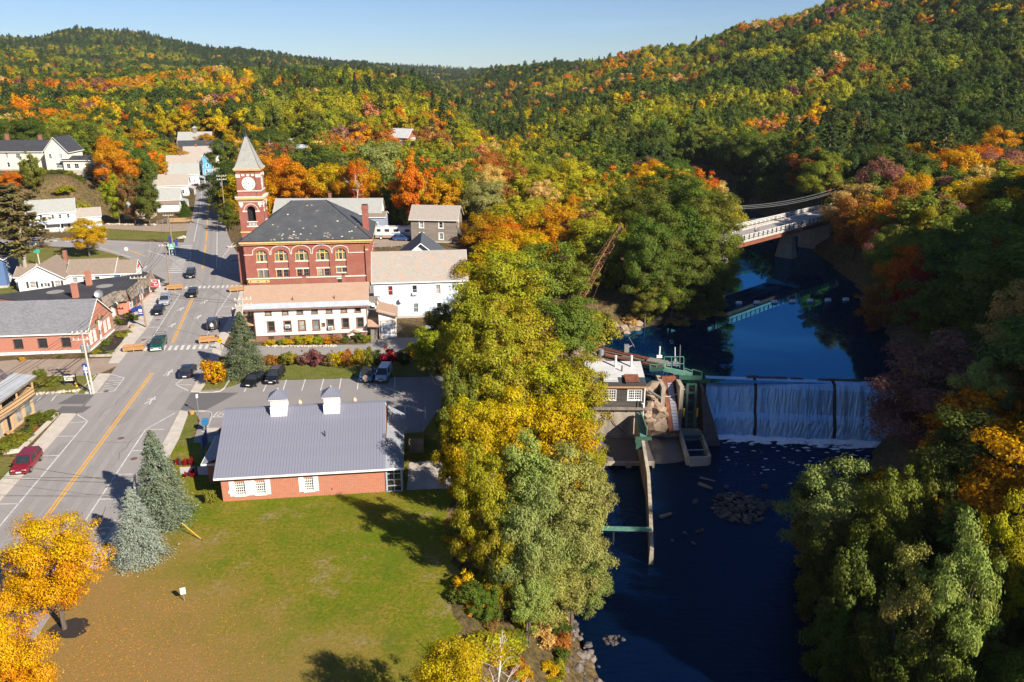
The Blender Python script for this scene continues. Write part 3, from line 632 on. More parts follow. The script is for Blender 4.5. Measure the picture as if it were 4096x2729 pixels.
sheet('dirt_lane', [(-50, 199.5), (-30, 199.5), (-26, 206), (-27, 214), (-50, 213)], .010, 'dirt', kind='structure')
sheet('driveway', [(-56.9, 95.3), (-57.5, 101.9), (-74, 102), (-74, 95.4)], .020, 'asphalt_lot', kind='structure')
sheet('asphalt_apron', [(-56.0, 95.4), (-55.8, 97.5), (-59.8, 97.6), (-59.6, 95.4)], .024, 'asphalt_patch', bpy.data.objects['driveway'])
sheet('asphalt_apron', [(-57.3, 98.3), (-57.5, 101.7), (-60.2, 101.6), (-60.8, 98.3)], .024, 'asphalt_patch', bpy.data.objects['driveway'])
for x in (-62.2, -64.1, -66, -68): linepoly('bay_line', [(x, 99.3), (x-.5, 101.6)], .13, .026, 'road_white', bpy.data.objects['driveway'])
sheet('driveway', [(-82, 157), (-76, 158.5), (-74, 165.5), (-79, 171), (-88, 177.5), (-92, 179.5), (-91, 170), (-83.5, 168)], .020, 'asphalt_fresh', kind='structure')
for p in (((1157, 385+40), (1193, 488)), ((1272, 445), (1312, 480)), ((1388, 440), (1418, 475))): linepoly('bay_line', gl_(z3(*p[0]), z3(*p[1])), .2, .026, 'road_white', bpy.data.objects['driveway.001'])
sheet('driveway', [(-24.8, 162), (-29.5, 162), (-29.5, 141), (-24.9, 141)], .010, 'asphalt_lot', kind='structure')
patio_pts = [G(*z6(1795, 1048))[:2], G(*z6(2205, 1030))[:2], (-5.2, 82.3), G(*z6(1815, 820))[:2]]
sheet('patio', patio_pts, .03, 'concrete', kind='structure')
sheet('path', [G(*z5(1700, 1175))[:2], G(*z5(1990, 1180))[:2], G(*z5(2000, 1095))[:2], G(*z5(1690, 1105))[:2]], .02, 'sidewalk', kind='structure')
sheet('path', [G(*z5(1890, 775))[:2], G(*z5(2120, 770))[:2], G(*z5(2120, 735))[:2], G(*z5(1960, 735))[:2]], .03, 'sidewalk', kind='structure')
sheet('parking_lot', [(-175, 196), (-125, 199.5), (-121, 203), (-132, 203), (-140, 212.9), (-175, 212.9)], .016, 'asphalt_lot', kind='structure')
def walk(name, outer, inner, h=.13, step=1.6):
    root = empty(name, (0, 0, 0), kind='structure')
    for (o0, o1, i0, i1) in zip(outer, outer[1:], inner, inner[1:]):
        o0, o1, i0, i1 = map(Vector, (o0, o1, i0, i1)); n = max(1, int(round((o1-o0).length/step)))
        for k in range(n):
            g = .012; a, b = k/n, (k+1)/n - g/max((o1-o0).length, .1)*1.5
            q = [o0.lerp(o1, a), o0.lerp(o1, b), i0.lerp(i1, b), i0.lerp(i1, a)]
            if (q[1]-q[0]).cross(q[2]-q[0]) < 0: q = q[::-1]
            MB().prism(q, -.02, h+random.uniform(-.004, .004)).build('slab', 'sidewalk', root)
    return root
def lk(y, d=0): return (float(itp(y, *LK))+d, y)
def rk(y, d=0): return (float(itp(y, *RK))+d, y)
walk('sidewalk', [lk(y) for y in (40, 50, 60, 70, 80, 90, 95)], [lk(y, -1.9) for y in (40, 50, 60, 70, 80, 90, 95)])
walk('sidewalk', [lk(y) for y in (102.3, 109.5)], [(-59.0, 101.9), (-60.8, 109.5)])
walk('sidewalk', [lk(y) for y in (114.2, 120, 126, 132.6)], [(-61.6, 114.2), (-63.1, 120), (-64.6, 126), (-66.5, 132.6)])
walk('sidewalk', [lk(y) for y in (132.7, 140, 148, 156, 160)], [(-67.2, 132.7), (-69.9, 140), (-71.7, 148), (-72.6, 156), (-73, 160)])
walk('sidewalk', [rk(y) for y in (102.5, 108, 114, 123)], [(-43.3, 102.5), (-44, 108), (-45, 114), (-46.9, 123)])
walk('sidewalk', [rk(y) for y in (123.2, 130, 138, 146, 158)], [(-47.0, 123.2), (-48.2, 130), (-49.6, 138), (-50.6, 146), (-54.2, 158)])
walk('sidewalk', [rk(y) for y in (61, 71, 80, 88, 96)], [(-36.8, 61), (-37.7, 71), (-39.1, 80), (-40.4, 88), (-42.2, 95.6)])
walk('sidewalk', [rk(y) for y in (163, 168, 176, 186)], [(-56.4, 163), (-57.2, 168), (-60.2, 176), (-62.6, 186)])
def kerb(pts, w=.16, h=.13):
    root = MB()
    for (x0, y0), (x1, y1) in zip(pts, pts[1:]):
        d = Vector((x1-x0, y1-y0)); n = Vector((-d.y, d.x)).normalized()*w/2
        root.prism([(x0-n.x, y0-n.y), (x1-n.x, y1-n.y), (x1+n.x, y1+n.y), (x0+n.x, y0+n.y)], -.02, h)
    return root.build('kerb', 'kerb', kind='structure')
kerb([G(*z6(*p))[:2] for p in ((95, 250), (200, 248), (265, 240), (300, 215), (345, 145))]); kerb([G(*z6(*p))[:2] for p in ((60, 402), (150, 402), (192, 412), (200, 440), (165, 530))])
kerb([G(*z6(*p))[:2] for p in ((2005, 120), (2015, 165), (2040, 185), (2100, 190))]); kerb([(-60.2, 101.9), (-61, 109.2), (-69, 108.8)], .12, .05)
kerb([G(*z3(*p))[:2] for p in ((2120, 400), (2180, 445), (2300, 460))]); kerb([G(*z3(*p))[:2] for p in ((2060, 420), (2070, 360), (2100, 300), (2200, 170))])
for pl in ([(-118, 207), (-114, 206.6)], [(-112, 210), (-108, 209.8)], [(-124, 207.5), (-120, 207.2)]): kerb(pl, .5, .25)
# ================================================================ buildings
ZU = Vector((0, 0, 1))
class Fr:                                   # a wall's own frame: u along it, z up, d outwards
    def __init__(s, o, du): s.o = Vector(o); s.du = Vector(du).normalized(); s.n = s.du.cross(ZU)
    def p(s, u, z, d=0): return s.o + s.du*u + ZU*z + s.n*d
    def box(s, mb, u0, u1, z0, z1, d0, d1):
        a = [s.p(u0, z0, d1), s.p(u1, z0, d1), s.p(u1, z1, d1), s.p(u0, z1, d1)]; b = [s.p(u0, z0, d0), s.p(u1, z0, d0), s.p(u1, z1, d0), s.p(u0, z1, d0)]
        mb.face(a); mb.face(b[::-1])
        for i in range(4): j = (i+1) % 4; mb.face([a[i], b[i], b[j], a[j]])
    def quad(s, mb, u0, u1, z0, z1, d=0): mb.face([s.p(u0, z0, d), s.p(u1, z0, d), s.p(u1, z1, d), s.p(u0, z1, d)])
def arc(u0, u1, zs, rise, n=10):            # arch from (u0,zs) to (u1,zs)
    c = (u0+u1)/2; h = (u1-u0)/2
    return [(c-h*math.cos(math.pi*i/n), zs+rise*math.sin(math.pi*i/n)) for i in range(n+1)]
def wall_openings(mb, f, w, z0, z1, ops, depth=.14, u_start=0.0):
    us = sorted({u_start, w} | {o['u0'] for o in ops} | {o['u1'] for o in ops}); zs = sorted({z0, z1} | {o['z0'] for o in ops} | {o['z1'] for o in ops})
    for a, b in zip(us, us[1:]):
        for c, d in zip(zs, zs[1:]):
            um, zm = (a+b)/2, (c+d)/2
            if any(o['u0'] < um < o['u1'] and o['z0'] < zm < o['z1'] for o in ops): continue
            f.quad(mb, a, b, c, d)
    for o in ops:
        u0, u1, a, b = o['u0'], o['u1'], o['z0'], o['z1']; pts = [(u0, a), (u1, a)]
        if o.get('arch'):
            ar = arc(u0, u1, b-o['arch'], o['arch']); pts += ar[::-1]
            k = len(ar)//2
            for i in range(k): mb.face([f.p(u0, b), f.p(*ar[i]), f.p(*ar[i+1])]); mb.face([f.p(u1, b), f.p(*ar[-2-i]), f.p(*ar[-1-i])])
        else: pts += [(u1, b), (u0, b)]
        for i in range(len(pts)):
            p, q = pts[i], pts[(i+1) % len(pts)]; mb.face([f.p(*p, 0), f.p(*q, 0), f.p(*q, -depth), f.p(*p, -depth)])
def window(root, f, o, frame='white_trim', pane='glass_dark', depth=.14, grid=(1, 2), fw=.07, casing=.0, casing_mat=None, sill=None, head=None, name='window', mw=.035):
    u0, u1, a, b = o['u0'], o['u1'], o['z0'], o['z1']; m_ = MB(); d0, d1 = -depth, -depth+.07
    f.box(m_, u0, u0+fw, a, b, d0, d1); f.box(m_, u1-fw, u1, a, b, d0, d1); f.box(m_, u0+fw, u1-fw, a, a+fw, d0, d1)
    if not o.get('arch'): f.box(m_, u0+fw, u1-fw, b-fw, b, d0, d1)
    nx_, nz_ = grid
    for i in range(1, nx_): c = u0+(u1-u0)*i/nx_; f.box(m_, c-mw/2, c+mw/2, a+fw, b-fw*.6, d0, d1-.02)
    for i in range(1, nz_): c = a+(b-a)*i/nz_; f.box(m_, u0+fw, u1-fw, c-mw*.6, c+mw*.6, d0, d1-.012)
    if casing:
        f.box(m_, u0-casing, u0, a-casing*.4, b+casing, .0, .05); f.box(m_, u1, u1+casing, a-casing*.4, b+casing, .0, .05); f.box(m_, u0, u1, b, b+casing, .0, .052)
    if sill is None and casing: f.box(m_, u0-casing*1.3, u1+casing*1.3, a-casing, a, .0, .10)
    w_ = m_.build(name, frame, root)
    p_ = MB()
    if o.get('arch'): p_.face([f.p(u, z, d0+.01) for u, z in [(u0, a), (u1, a)] + arc(u0, u1, b-o['arch'], o['arch'])[::-1]])
    else: f.quad(p_, u0+.01, u1-.01, a+.01, b-.01, d0+.01)
    p_.build('pane', pane, w_)
    if sill: s_ = MB(); f.box(s_, u0-.12, u1+.12, a-sill[0], a, -.02, sill[1]); s_.build('sill', sill[2], w_)
    if head: s_ = MB(); f.box(s_, u0-.12, u1+.12, b, b+head[0], -.02, head[1]); s_.build('lintel', head[2], w_)
    return w_
def W(u, z, w, h, arch=0): return dict(u0=u-w/2, u1=u+w/2, z0=z, z1=z+h, arch=arch)
PANES = ['glass_dark', 'glass_dark', 'glass_pale', 'glass_curtain']
def house(name, label, loc, rz, w, d, eave, ridge, wall='clap_white', roof='grey_slate', axis='x', over=.35, wins=None, frame='white_trim', cat='house', group=None, chim=(), trim='white_trim', door=None, base=.35, grid=(1, 2), casing=.11, rise_off=0, shutters=False, roofname='roof', pane=None):
    root = empty(name, (loc[0], loc[1], loc[2] if len(loc) > 2 else 0), rz, label, cat, group); wins = wins or {}
    fr = dict(f=Fr((0, 0, 0), (1, 0, 0)), r=Fr((w, 0, 0), (0, 1, 0)), b=Fr((w, d, 0), (-1, 0, 0)), l=Fr((0, d, 0), (0, -1, 0)))
    ln = dict(f=w, b=w, l=d, r=d); m_ = MB(); rnd = random.Random(hash(name+label) % 9999 if False else len(label)*7+int(w*10))
    for k in 'frbl':
        ops = [W(*q) for q in wins.get(k, [])]; ops_in = [o for o in ops if o['z1'] < eave]
        if door and door[0] == k: ops_in = ops_in + [W(door[1], .05+base*0, door[2], door[3])]
        wall_openings(m_, fr[k], ln[k], -.6, eave, ops_in)
        gable = (axis == 'x' and k in 'lr') or (axis == 'y' and k in 'fb')
        if gable:
            f = fr[k]; c = ln[k]/2
            m_.face([f.p(0, eave), f.p(ln[k], eave), f.p(c, ridge)])
    m_.build('wall', wall, root)
    for k in 'frbl':
        for q in wins.get(k, []):
            o = W(*q); high = o['z1'] >= eave
            window(root, fr[k], o, frame, pane or rnd.choice(PANES), .14 if not high else -.03, grid, casing=casing)
            if shutters and not high:
                for sgn in (-1, 1):
                    s_ = MB(); c = (o['u0'] if sgn < 0 else o['u1'])+sgn*(casing+.22); fr[k].box(s_, c-.2, c+.2, o['z0'], o['z1'], 0, .05); s_.build('shutter', 'shutter_dark', root)
    if door:
        f = fr[door[0]]; m2 = MB(); f.box(m2, door[1]-door[2]/2+.02, door[1]+door[2]/2-.02, .05, door[3]+.03, -.14, -.08); dd = m2.build('door', door[4] if len(door) > 4 else 'white_trim', root)
        m3 = MB(); f.quad(m3, door[1]-door[2]*.28, door[1]+door[2]*.28, door[3]*.5, door[3]*.88, -.075); m3.build('pane', 'glass_dark', dd)
    mr = MB(); th = .14
    if axis == 'x':
        run = d/2; s = (ridge-eave)/run; e = eave-s*over
        A = [(-over, -over, e), (w+over, -over, e), (w+over, run, ridge), (-over, run, ridge)]; B = [(w+over, d+over, e), (-over, d+over, e), (-over, run, ridge), (w+over, run, ridge)]
    else:
        run = w/2; s = (ridge-eave)/run; e = eave-s*over
        A = [(-over, d+over, e), (-over, -over, e), (run, -over, ridge), (run, d+over, ridge)]; B = [(w+over, -over, e), (w+over, d+over, e), (run, d+over, ridge), (run, -over, ridge)]
    up = [[(x, y, z+th) for x, y, z in q] for q in (A, B)]
    for q in up: mr.slab(q, th*.98)
    ro = mr.build(roofname, roof, root)
    mt = MB()
    for q in up:
        a, b, c, d_ = [Vector(p) for p in q]
        for p0, p1 in ((a, b), (b, c), (d_, a)):
            dr = (p1-p0); out = Vector((dr.y, -dr.x, 0)).normalized()*.03
            mt.face([p0+out-ZU*.2, p1+out-ZU*.2, p1+out+ZU*.01, p0+out+ZU*.01]); mt.face([p0+out+ZU*.01, p1+out+ZU*.01, p1-out*.3+ZU*.01, p0-out*.3+ZU*.01])
    mt.build('fascia', trim, root)
    for (cx, cy, cw, top) in chim:
        zb = (ridge-abs((cy-d/2) if axis == 'x' else (cx-w/2))*s)-.3; mc = MB(); mc.box(cx-cw/2, cx+cw/2, cy-cw/2, cy+cw/2, zb, top); mc.box(cx-cw/2-.06, cx+cw/2+.06, cy-cw/2-.06, cy+cw/2+.06, top-.25, top-.08)
        mc.build('chimney', 'chimney_brick', ro)
    if base: mb_ = MB(); mb_.box(-.04, w+.04, -.04, d+.04, -2.2, base); mb_.build('foundation', 'concrete', root)
    root['_dims'] = (w, d, eave, ridge)
    return root, fr, ro

# ---------------------------------------------------------------- brick town hall with the clock tower
def hall():
    X0, Y0 = -55.3, 161.5; rz = R(7.0); w, d, ev, rg = 25.6, 19.4, 8.75, 16.1
    root = empty('town_hall', (X0, Y0, 0), rz, 'red brick town hall with hipped dark slate roof and square clock tower', 'building')
    f = Fr((0, 0, 0), (1, 0, 0)); m_ = MB(); piers = [5.3, 9.3, 13.6, 17.9, 21.3]
    cs = [3.4, 7.35, 11.5, 15.75, 19.5]; hw = [1.12, 1.38, 1.38, 1.38, 1.1]
    ops = []
    for c, h in zip(cs, hw): ops.append(dict(u0=c-h-.06, u1=c+h+.06, z0=1.45, z1=7.25, arch=h*.78))
    wall_openings(m_, f, w, -.6, ev, ops, .22)
    for fr2, L2 in ((Fr((w, 0, 0), (0, 1, 0)), d), (Fr((w, d, 0), (-1, 0, 0)), w), (Fr((0, d, 0), (0, -1, 0)), d)):
        o2 = [W(3+i*3.6, 4.9, 1.6, 2.2) for i in range(int(L2//3.6)-0) if 3+i*3.6 < L2-1.5]; wall_openings(m_, fr2, L2, -.6, ev, o2, .2)
        for o in o2: window(root, fr2, o, 'cream_trim', 'glass_dark', .2, (2, 2), sill=(.18, .08, 'stone_trim'))
    for c, h, i in zip(cs, hw, range(5)):
        fb = Fr((0, .22, 0), (1, 0, 0)); u0, u1 = c-h-.05, c+h+.05
        lo = [W(c-h*.5, 1.5, h*.72, 1.55), W(c+h*.5, 1.5, h*.72, 1.55)] if i < 4 else [W(c-h*.5, 2.15, h*.72, 1.0), W(c+h*.5, 2.15, h*.72, 1.0)]
        up = dict(u0=c-h*.93, u1=c+h*.93, z0=4.85, z1=7.2, arch=h*.72)
        wall_openings(m_, fb, u1, 1.40, 7.28, lo+[up], .12, u_start=u0)
        for o in lo:
            window(root, fb, o, 'wood_grey', random.choice(PANES), .12, (2, 2), fw=.06)
            s_ = MB(); fb.box(s_, o['u0']-.13, o['u0'], o['z0'], o['z1'], 0, .06); s_.build('window_jamb', 'cream_trim', root)
        w_ = window(root, fb, up, 'cream_trim', 'glass_green', .12, (1, 1), fw=.10)
        mm = MB(); U0, U1 = up['u0'], up['u1']
        for t in (.31, .69): fb.box(mm, U0+(U1-U0)*t-.09, U0+(U1-U0)*t+.09, 4.85, 7.0, -.12, .0)
        fb.box(mm, U0, U1, 6.32, 6.48, -.118, -.01); mm.build('mullion', 'cream_trim', w_)
        sm = MB(); fb.quad(sm, U0+(U1-U0)*.31+.12, U0+(U1-U0)*.69-.12, 4.92, 6.28, -.085); sm.build('sash', 'glass_dark', w_)
        sm = MB(); fb.box(sm, U0+(U1-U0)*.31+.10, U0+(U1-U0)*.69-.10, 5.5, 5.58, -.085, -.05); fb.box(sm, c-.03, c+.03, 5.58, 6.3, -.085, -.05); sm.build('muntin', 'wood_grey', w_)
        s_ = MB(); fb.box(s_, u0, u1, 4.62, 4.85, 0, .12); s_.build('sill', 'stone_trim', w_)
        s_ = MB(); fb.box(s_, u0, u1, 3.05 if i < 4 else 3.16, 3.33 if i < 4 else 3.44, 0, .10); s_.build('lintel', 'stone_trim', root)
        if i == 4: s_ = MB(); fb.box(s_, u0, u1, 1.95, 2.15, 0, .10); s_.build('sill', 'stone_trim', root)
    m_.build('wall', 'hall_brick', root)
    hm = MB(); pts = [(.0, 6.35)]
    for c, h in zip(cs, hw):
        o = h+.55; pts += [(c-o, 6.35), (c-o, 6.95)] + [(c-o*math.cos(math.pi*i/10), 6.95+(h*.86)*math.sin(math.pi*i/10)+.0) for i in range(1, 10)] + [(c+o, 6.95), (c+o, 6.35)]
    pts += [(w-1.2, 6.35)]
    for (u0, a), (u1, b) in zip(pts, pts[1:]):
        dv = Vector((u1-u0, b-a)); 
        if dv.length < .01: continue
        n2 = Vector((-dv.y, dv.x)).normalized()*.075; e = dv.normalized()*.05
        q = [(u0-e.x-n2.x, a-e.y-n2.y), (u1+e.x-n2.x, b+e.y-n2.y), (u1+e.x+n2.x, b+e.y+n2.y), (u0-e.x+n2.x, a-e.y+n2.y)]
        hm.face([f.p(u, z, .09) for u, z in q])
        for i in range(4): p0, p1 = q[i], q[(i+1) % 4]; hm.face([f.p(*p0, .09), f.p(*p0, 0), f.p(*p1, 0), f.p(*p1, .09)])
    hm.build('hood_moulding', 'stone_trim', root)
    b_ = MB(); f.box(b_, 0, w, 1.18, 1.42, 0, .13); b_.build('belt_course', 'stone_trim', root)
    b_ = MB(); f.box(b_, w-.95, w+.25, -.6, ev-.9, 0, .32); b_.build('corner_pier', 'hall_brick', root)
    b_ = MB(); f.box(b_, w-.9, w-.3, 9.0-2.2, 7.1, .32, .5); b_.build('bracket', 'cream_trim', root)
    c_ = MB(); c_.box(-.45, w+.45, -.45, d+.45, ev-.28, ev+.05); c_.box(-.7, w+.7, -.7, d+.7, ev+.05, ev+.42); c_.build('cornice', 'cream_trim', root)
    g_ = MB(); g_.box(-.72, w+.72, -.74, -.60, ev+.42, ev+.56); g_.box(-.72, w+.72, -.6, d+.7, ev+.42, ev+.5); g_.build('gutter', 'metal_dark', root)
    r_ = MB(); e = ev+.45; x0, x1, y0, y1 = -.62, w+.62, -.58, d+.6; ym = d/2; rx0, rx1 = 9.3, 16.2
    r_.face([(x0, y0, e), (x1, y0, e), (rx1, ym, rg), (rx0, ym, rg)]); r_.face([(x1, y1, e), (x0, y1, e), (rx0, ym, rg), (rx1, ym, rg)])
    r_.face([(x1, y0, e), (x1, y1, e), (rx1, ym, rg)]); r_.face([(x0, y1, e), (x0, y0, e), (rx0, ym, rg)])
    ro = r_.build('roof', 'hall_slate', root)
    k_ = MB(); k_.box(rx0-.2, rx1+.2, ym-.22, ym+.22, rg-.08, rg+.18); k_.build('ridge_cap', 'roof_membrane', ro)
    for a, b in (((x0, y0, e), (rx0, ym, rg)), ((x1, y0, e), (rx1, ym, rg))): MB().tube([Vector(a)+ZU*.03, Vector(b)+ZU*.03], .09, 5).build('hip_cap', 'metal_dark', ro)
    rr = random.Random(4)
    def onslope(u, t): return (u, y0+(ym-y0)*t, e+(rg-e)*t+.03)
    for i in range(38):                       # pale replacement slates, loose in small groups
        t = abs(rr.gauss(.10, .09)) if i < 30 else rr.uniform(.15, .85); t = min(t, .9); u = rr.uniform(2+9*t, w-2-9*t) if i > 12 else rr.gauss(9.4, .9)
        a, b = onslope(u, t), onslope(u+.34, t+.018); sl = MB(); sl.slab([a, (b[0], a[1], a[2]), b, (a[0], b[1], b[2])], .02); sl.build('slate', rr.choice(['pale_stone', 'sandstone', 'stone_trim']), ro)
    ch = MB(); ch.box(w-1.5, w-.2, 5.3, 6.5, 9, 15.3); ch.box(w-1.58, w-.12, 5.22, 6.58, 14.4, 15.0); ch.build('chimney', 'hall_brick', ro)
    ch = MB(); ch.box(w-1.45, w-.25, 5.35, 6.45, 15.3, 15.45); ch.build('chimney_cap', 'metal_dark', ro)
    lr = MB(); lr.box(-1.6, .0, 1.6, 9.0, -.6, 7.9); lr.build('side_bay', 'hall_brick', root)
    lr = MB(); lr.box(-1.85, .0, 1.35, 9.2, 7.9, 8.35); lr.build('side_bay_cornice', 'cream_trim', root)
    lr = MB(); lr.slab([(-1.9, 1.3, 8.4), (.2, 1.3, 9.6), (.2, 9.2, 9.6), (-1.9, 9.2, 8.4)], .1); lr.build('side_bay_roof', 'hall_slate', ro)
    # ---- tower
    tx0, tx1, ty0, ty1 = -1.0, 3.9, 4.5, 9.4; tc = ((tx0+tx1)/2, (ty0+ty1)/2)
    tw = MB(); fs = [Fr((tx0, ty0, 0), (1, 0, 0)), Fr((tx1, ty0, 0), (0, 1, 0)), Fr((tx1, ty1, 0), (-1, 0, 0)), Fr((tx0, ty1, 0), (0, -1, 0))]; tl = [tx1-tx0, ty1-ty0, tx1-tx0, ty1-ty0]
    bo = dict(u0=2.45-.85, u1=2.45+.85, z0=11.6, z1=15.75, arch=.85)
    for f2, l2 in zip(fs, tl): wall_openings(tw, f2, l2, -.6, 17.0, [bo], .5)
    ins = .22
    tw.box(tx0+ins, tx1-ins, ty0+ins, ty1-ins, 17.0, 23.0)
    for sx in (0, 1):
        for sy in (0, 1):
            a = tx0+.08 if sx == 0 else tx1-.98; b = ty0+.08 if sy == 0 else ty1-.98; tw.box(a, a+.9, b, b+.9, 17.0, 23.0)
    to = tw.build('tower', 'hall_brick', root)
    inn = MB(); inn.box(tx0+.9, tx1-.9, ty0+.9, ty1-.9, 9, 16.8); inn.build('belfry_dark_fill', 'black', to)  # added black box, its colour stands in for shade inside the belfry
    def band(z0, z1, o, mat, nm): q = MB(); q.box(tx0-o, tx1+o, ty0-o, ty1+o, z0, z1); q.build(nm, mat, to)
    band(10.15, 10.42, .14, 'cream_trim', 'belt_course'); band(16.55, 16.68, .07, 'stone_trim', 'belt_course'); band(16.95, 17.18, .22, 'cream_trim', 'cornice'); band(17.18, 17.55, .42, 'cream_trim', 'cornice'); band(17.55, 17.72, .5, 'stone_trim', 'cornice')
    band(18.75, 18.95, -.02, 'stone_trim', 'belt_course'); band(22.95, 23.2, .2, 'cream_trim', 'cornice'); band(23.2, 23.42, .34, 'cream_trim', 'cornice')
    for f2, l2 in zip(fs[:2]+[fs[3]], tl[:2]+[tl[3]]):
        for i in range(5):                    # carved blocks under the cornice
            u = .5+i*(l2-1.0)/4; q = MB(); big = i in (0, 4); f2.box(q, u-(.42 if big else .3), u+(.42 if big else .3), 21.6 if big else 21.85, 22.25, -.25, .02 if big else -.10); q.build('capital', 'stone_trim', to)
        for u in (.55, l2-.55): q = MB(); f2.box(q, u-.42, u+.42, 15.9, 16.5, 0, .1); f2.box(q, u-.2, u+.2, 15.5, 15.9, 0, .08); q.build('capital', 'stone_trim', to)
        ar = MB(); A1 = arc(2.45-1.5, 2.45+1.5, 14.75, 1.5, 14); A2 = arc(2.45-1.38, 2.45+1.38, 14.75, 1.38, 14)
        for i in range(14): ar.face([f2.p(*A1[i], .07), f2.p(*A2[i], .07), f2.p(*A2[i+1], .07), f2.p(*A1[i+1], .07)]); ar.face([f2.p(*A1[i], .07), f2.p(*A1[i+1], .07), f2.p(*A1[i+1], 0), f2.p(*A1[i], 0)])
        f2.box(ar, 2.45-1.75, 2.45-.85, 14.5, 14.78, 0, .1); f2.box(ar, 2.45+.85, 2.45+1.75, 14.5, 14.78, 0, .1); ar.build('arch_moulding', 'stone_trim', to)
        q = MB(); f2.box(q, 2.45-1.1, 2.45+1.1, 12.35, 12.55, -.2, .12); f2.box(q, 2.45-1.2, 2.45+1.2, 11.35, 11.6, 0, .14); ba = q.build('balustrade', 'stone_trim', to)
        for i in range(6): u = 2.45-.7+i*.28; q = MB(); q.cyl(f2.p(u, 11.6, -.1), f2.p(u, 11.95, -.1), .07, .1, 6); q.cyl(f2.p(u, 11.95, -.1), f2.p(u, 12.35, -.1), .1, .06, 6); q.build('baluster', 'stone_trim', ba)
        c0 = f2.p(l2/2, 20.35, -ins+.06); R_ = 1.28; n2, du = f2.n, f2.du
        fa = MB(); fa.face([c0+du*math.cos(t)*R_+ZU*math.sin(t)*R_ for t in [i*math.pi/20 for i in range(40)]]); fa.loft([[c0+du*math.cos(t)*R_+ZU*math.sin(t)*R_-n2*.12 for t in [i*math.pi/20 for i in range(40)]], [c0+du*math.cos(t)*R_+ZU*math.sin(t)*R_ for t in [i*math.pi/20 for i in range(40)]]], caps=False)
        ck = fa.build('clock_face', 'white_trim', to)
        rm = MB()
        for i in range(40):
            a, b = i*math.pi/20, (i+1)*math.pi/20
            rm.face([c0+n2*.03+(du*math.cos(t)+ZU*math.sin(t))*r for r, t in ((1.26, a), (1.36, a), (1.36, b), (1.26, b))])
        rm.build('rim', 'stone_trim', ck)
        NUM = {1: 'I', 2: 'II', 3: 'III', 4: 'IIII', 5: 'V', 6: 'VI', 7: 'VII', 8: 'VIII', 9: 'IX', 10: 'X', 11: 'XI', 12: 'XII'}
        nu = MB()
        def bar(x0, y0, x1, y1, wd, dd=.02):
            a, b = Vector((x0, y0)), Vector((x1, y1)); t = (b-a).normalized(); nn = Vector((-t.y, t.x))*wd/2
            nu.face([c0+n2*dd+du*p.x+ZU*p.y for p in (a-nn, b-nn, b+nn, a+nn)])
        for h, s_ in NUM.items():
            an = math.pi/2-h*math.pi/6; cv = Vector((math.cos(an), math.sin(an))); tv = Vector((cv.y, -cv.x)); x = -(len(s_)-1)*.5
            for chh in s_:
                o = cv*.98+tv*(x*.085); i0, i1 = o-cv*.15, o+cv*.15; t3 = tv*.05
                if chh == 'I': bar(i0.x, i0.y, i1.x, i1.y, .045)
                elif chh == 'V': bar((i1-t3).x, (i1-t3).y, i0.x, i0.y, .05); bar((i1+t3).x, (i1+t3).y, i0.x, i0.y, .025)
                else: bar((i1-t3).x, (i1-t3).y, (i0+t3).x, (i0+t3).y, .05); bar((i1+t3).x, (i1+t3).y, (i0-t3).x, (i0-t3).y, .025)
                x += 1
        nu.build('numerals', 'metal_dark', ck)
        for an, ln_, wd, nm in ((R(150), .92, .07, 'minute_hand'), (R(31), 1.0, .06, 'hour_hand')):
            nu = MB(); bar(-.15*math.cos(an), -.15*math.sin(an), ln_*math.cos(an), ln_*math.sin(an), wd, .045); nu.build(nm, 'metal_dark', ck)
    sp = MB(); prof = [(2.8, 23.42), (2.45, 23.75), (2.0, 24.8), (1.18, 27.1), (.30, 29.5), (.22, 29.7)]
    rings = [[(tc[0]+sx*r, tc[1]+sy*r, z) for sx, sy in ((-1, -1), (1, -1), (1, 1), (-1, 1))] for r, z in prof]; sp.loft(rings); so = sp.build('spire', 'spire_slate', to)
    for i in range(4): MB().tube([Vector(rg_[i]) for rg_ in rings], .07, 5).build('hip_cap', 'metal_dark', so)
    MB().lathe([(.34, 29.6), (.3, 30.0), (.12, 30.15), (.06, 31.2), (0, 31.4)], 8, (tc[0], tc[1], 0)).build('finial', 'metal_dark', so)
    q = MB(); f.box(q, .3, 4.6, .45, 1.0, .0, .25); q.build('annex_fascia', 'cream_trim', root)
    q = MB(); f.box(q, 0.4, 4.4, -.6, .45, .0, .2); q.build('annex_wall', 'hall_brick', root)
    for u in (.8, 2.3, 4.0): q = MB(); f.box(q, u-.12, u+.12, .62, .86, .25, .29); q.build('carved_star', 'metal_dark', root)
    q = MB(); f.box(q, 18.6, 19.5, -.4, .75, 0, .05); q.build('door', 'metal_dark', root)
    q = MB(); f.box(q, 18.4, 19.8, .75, 1.0, 0, .1); q.build('lintel', 'stone_trim', root)
    return root
hall()

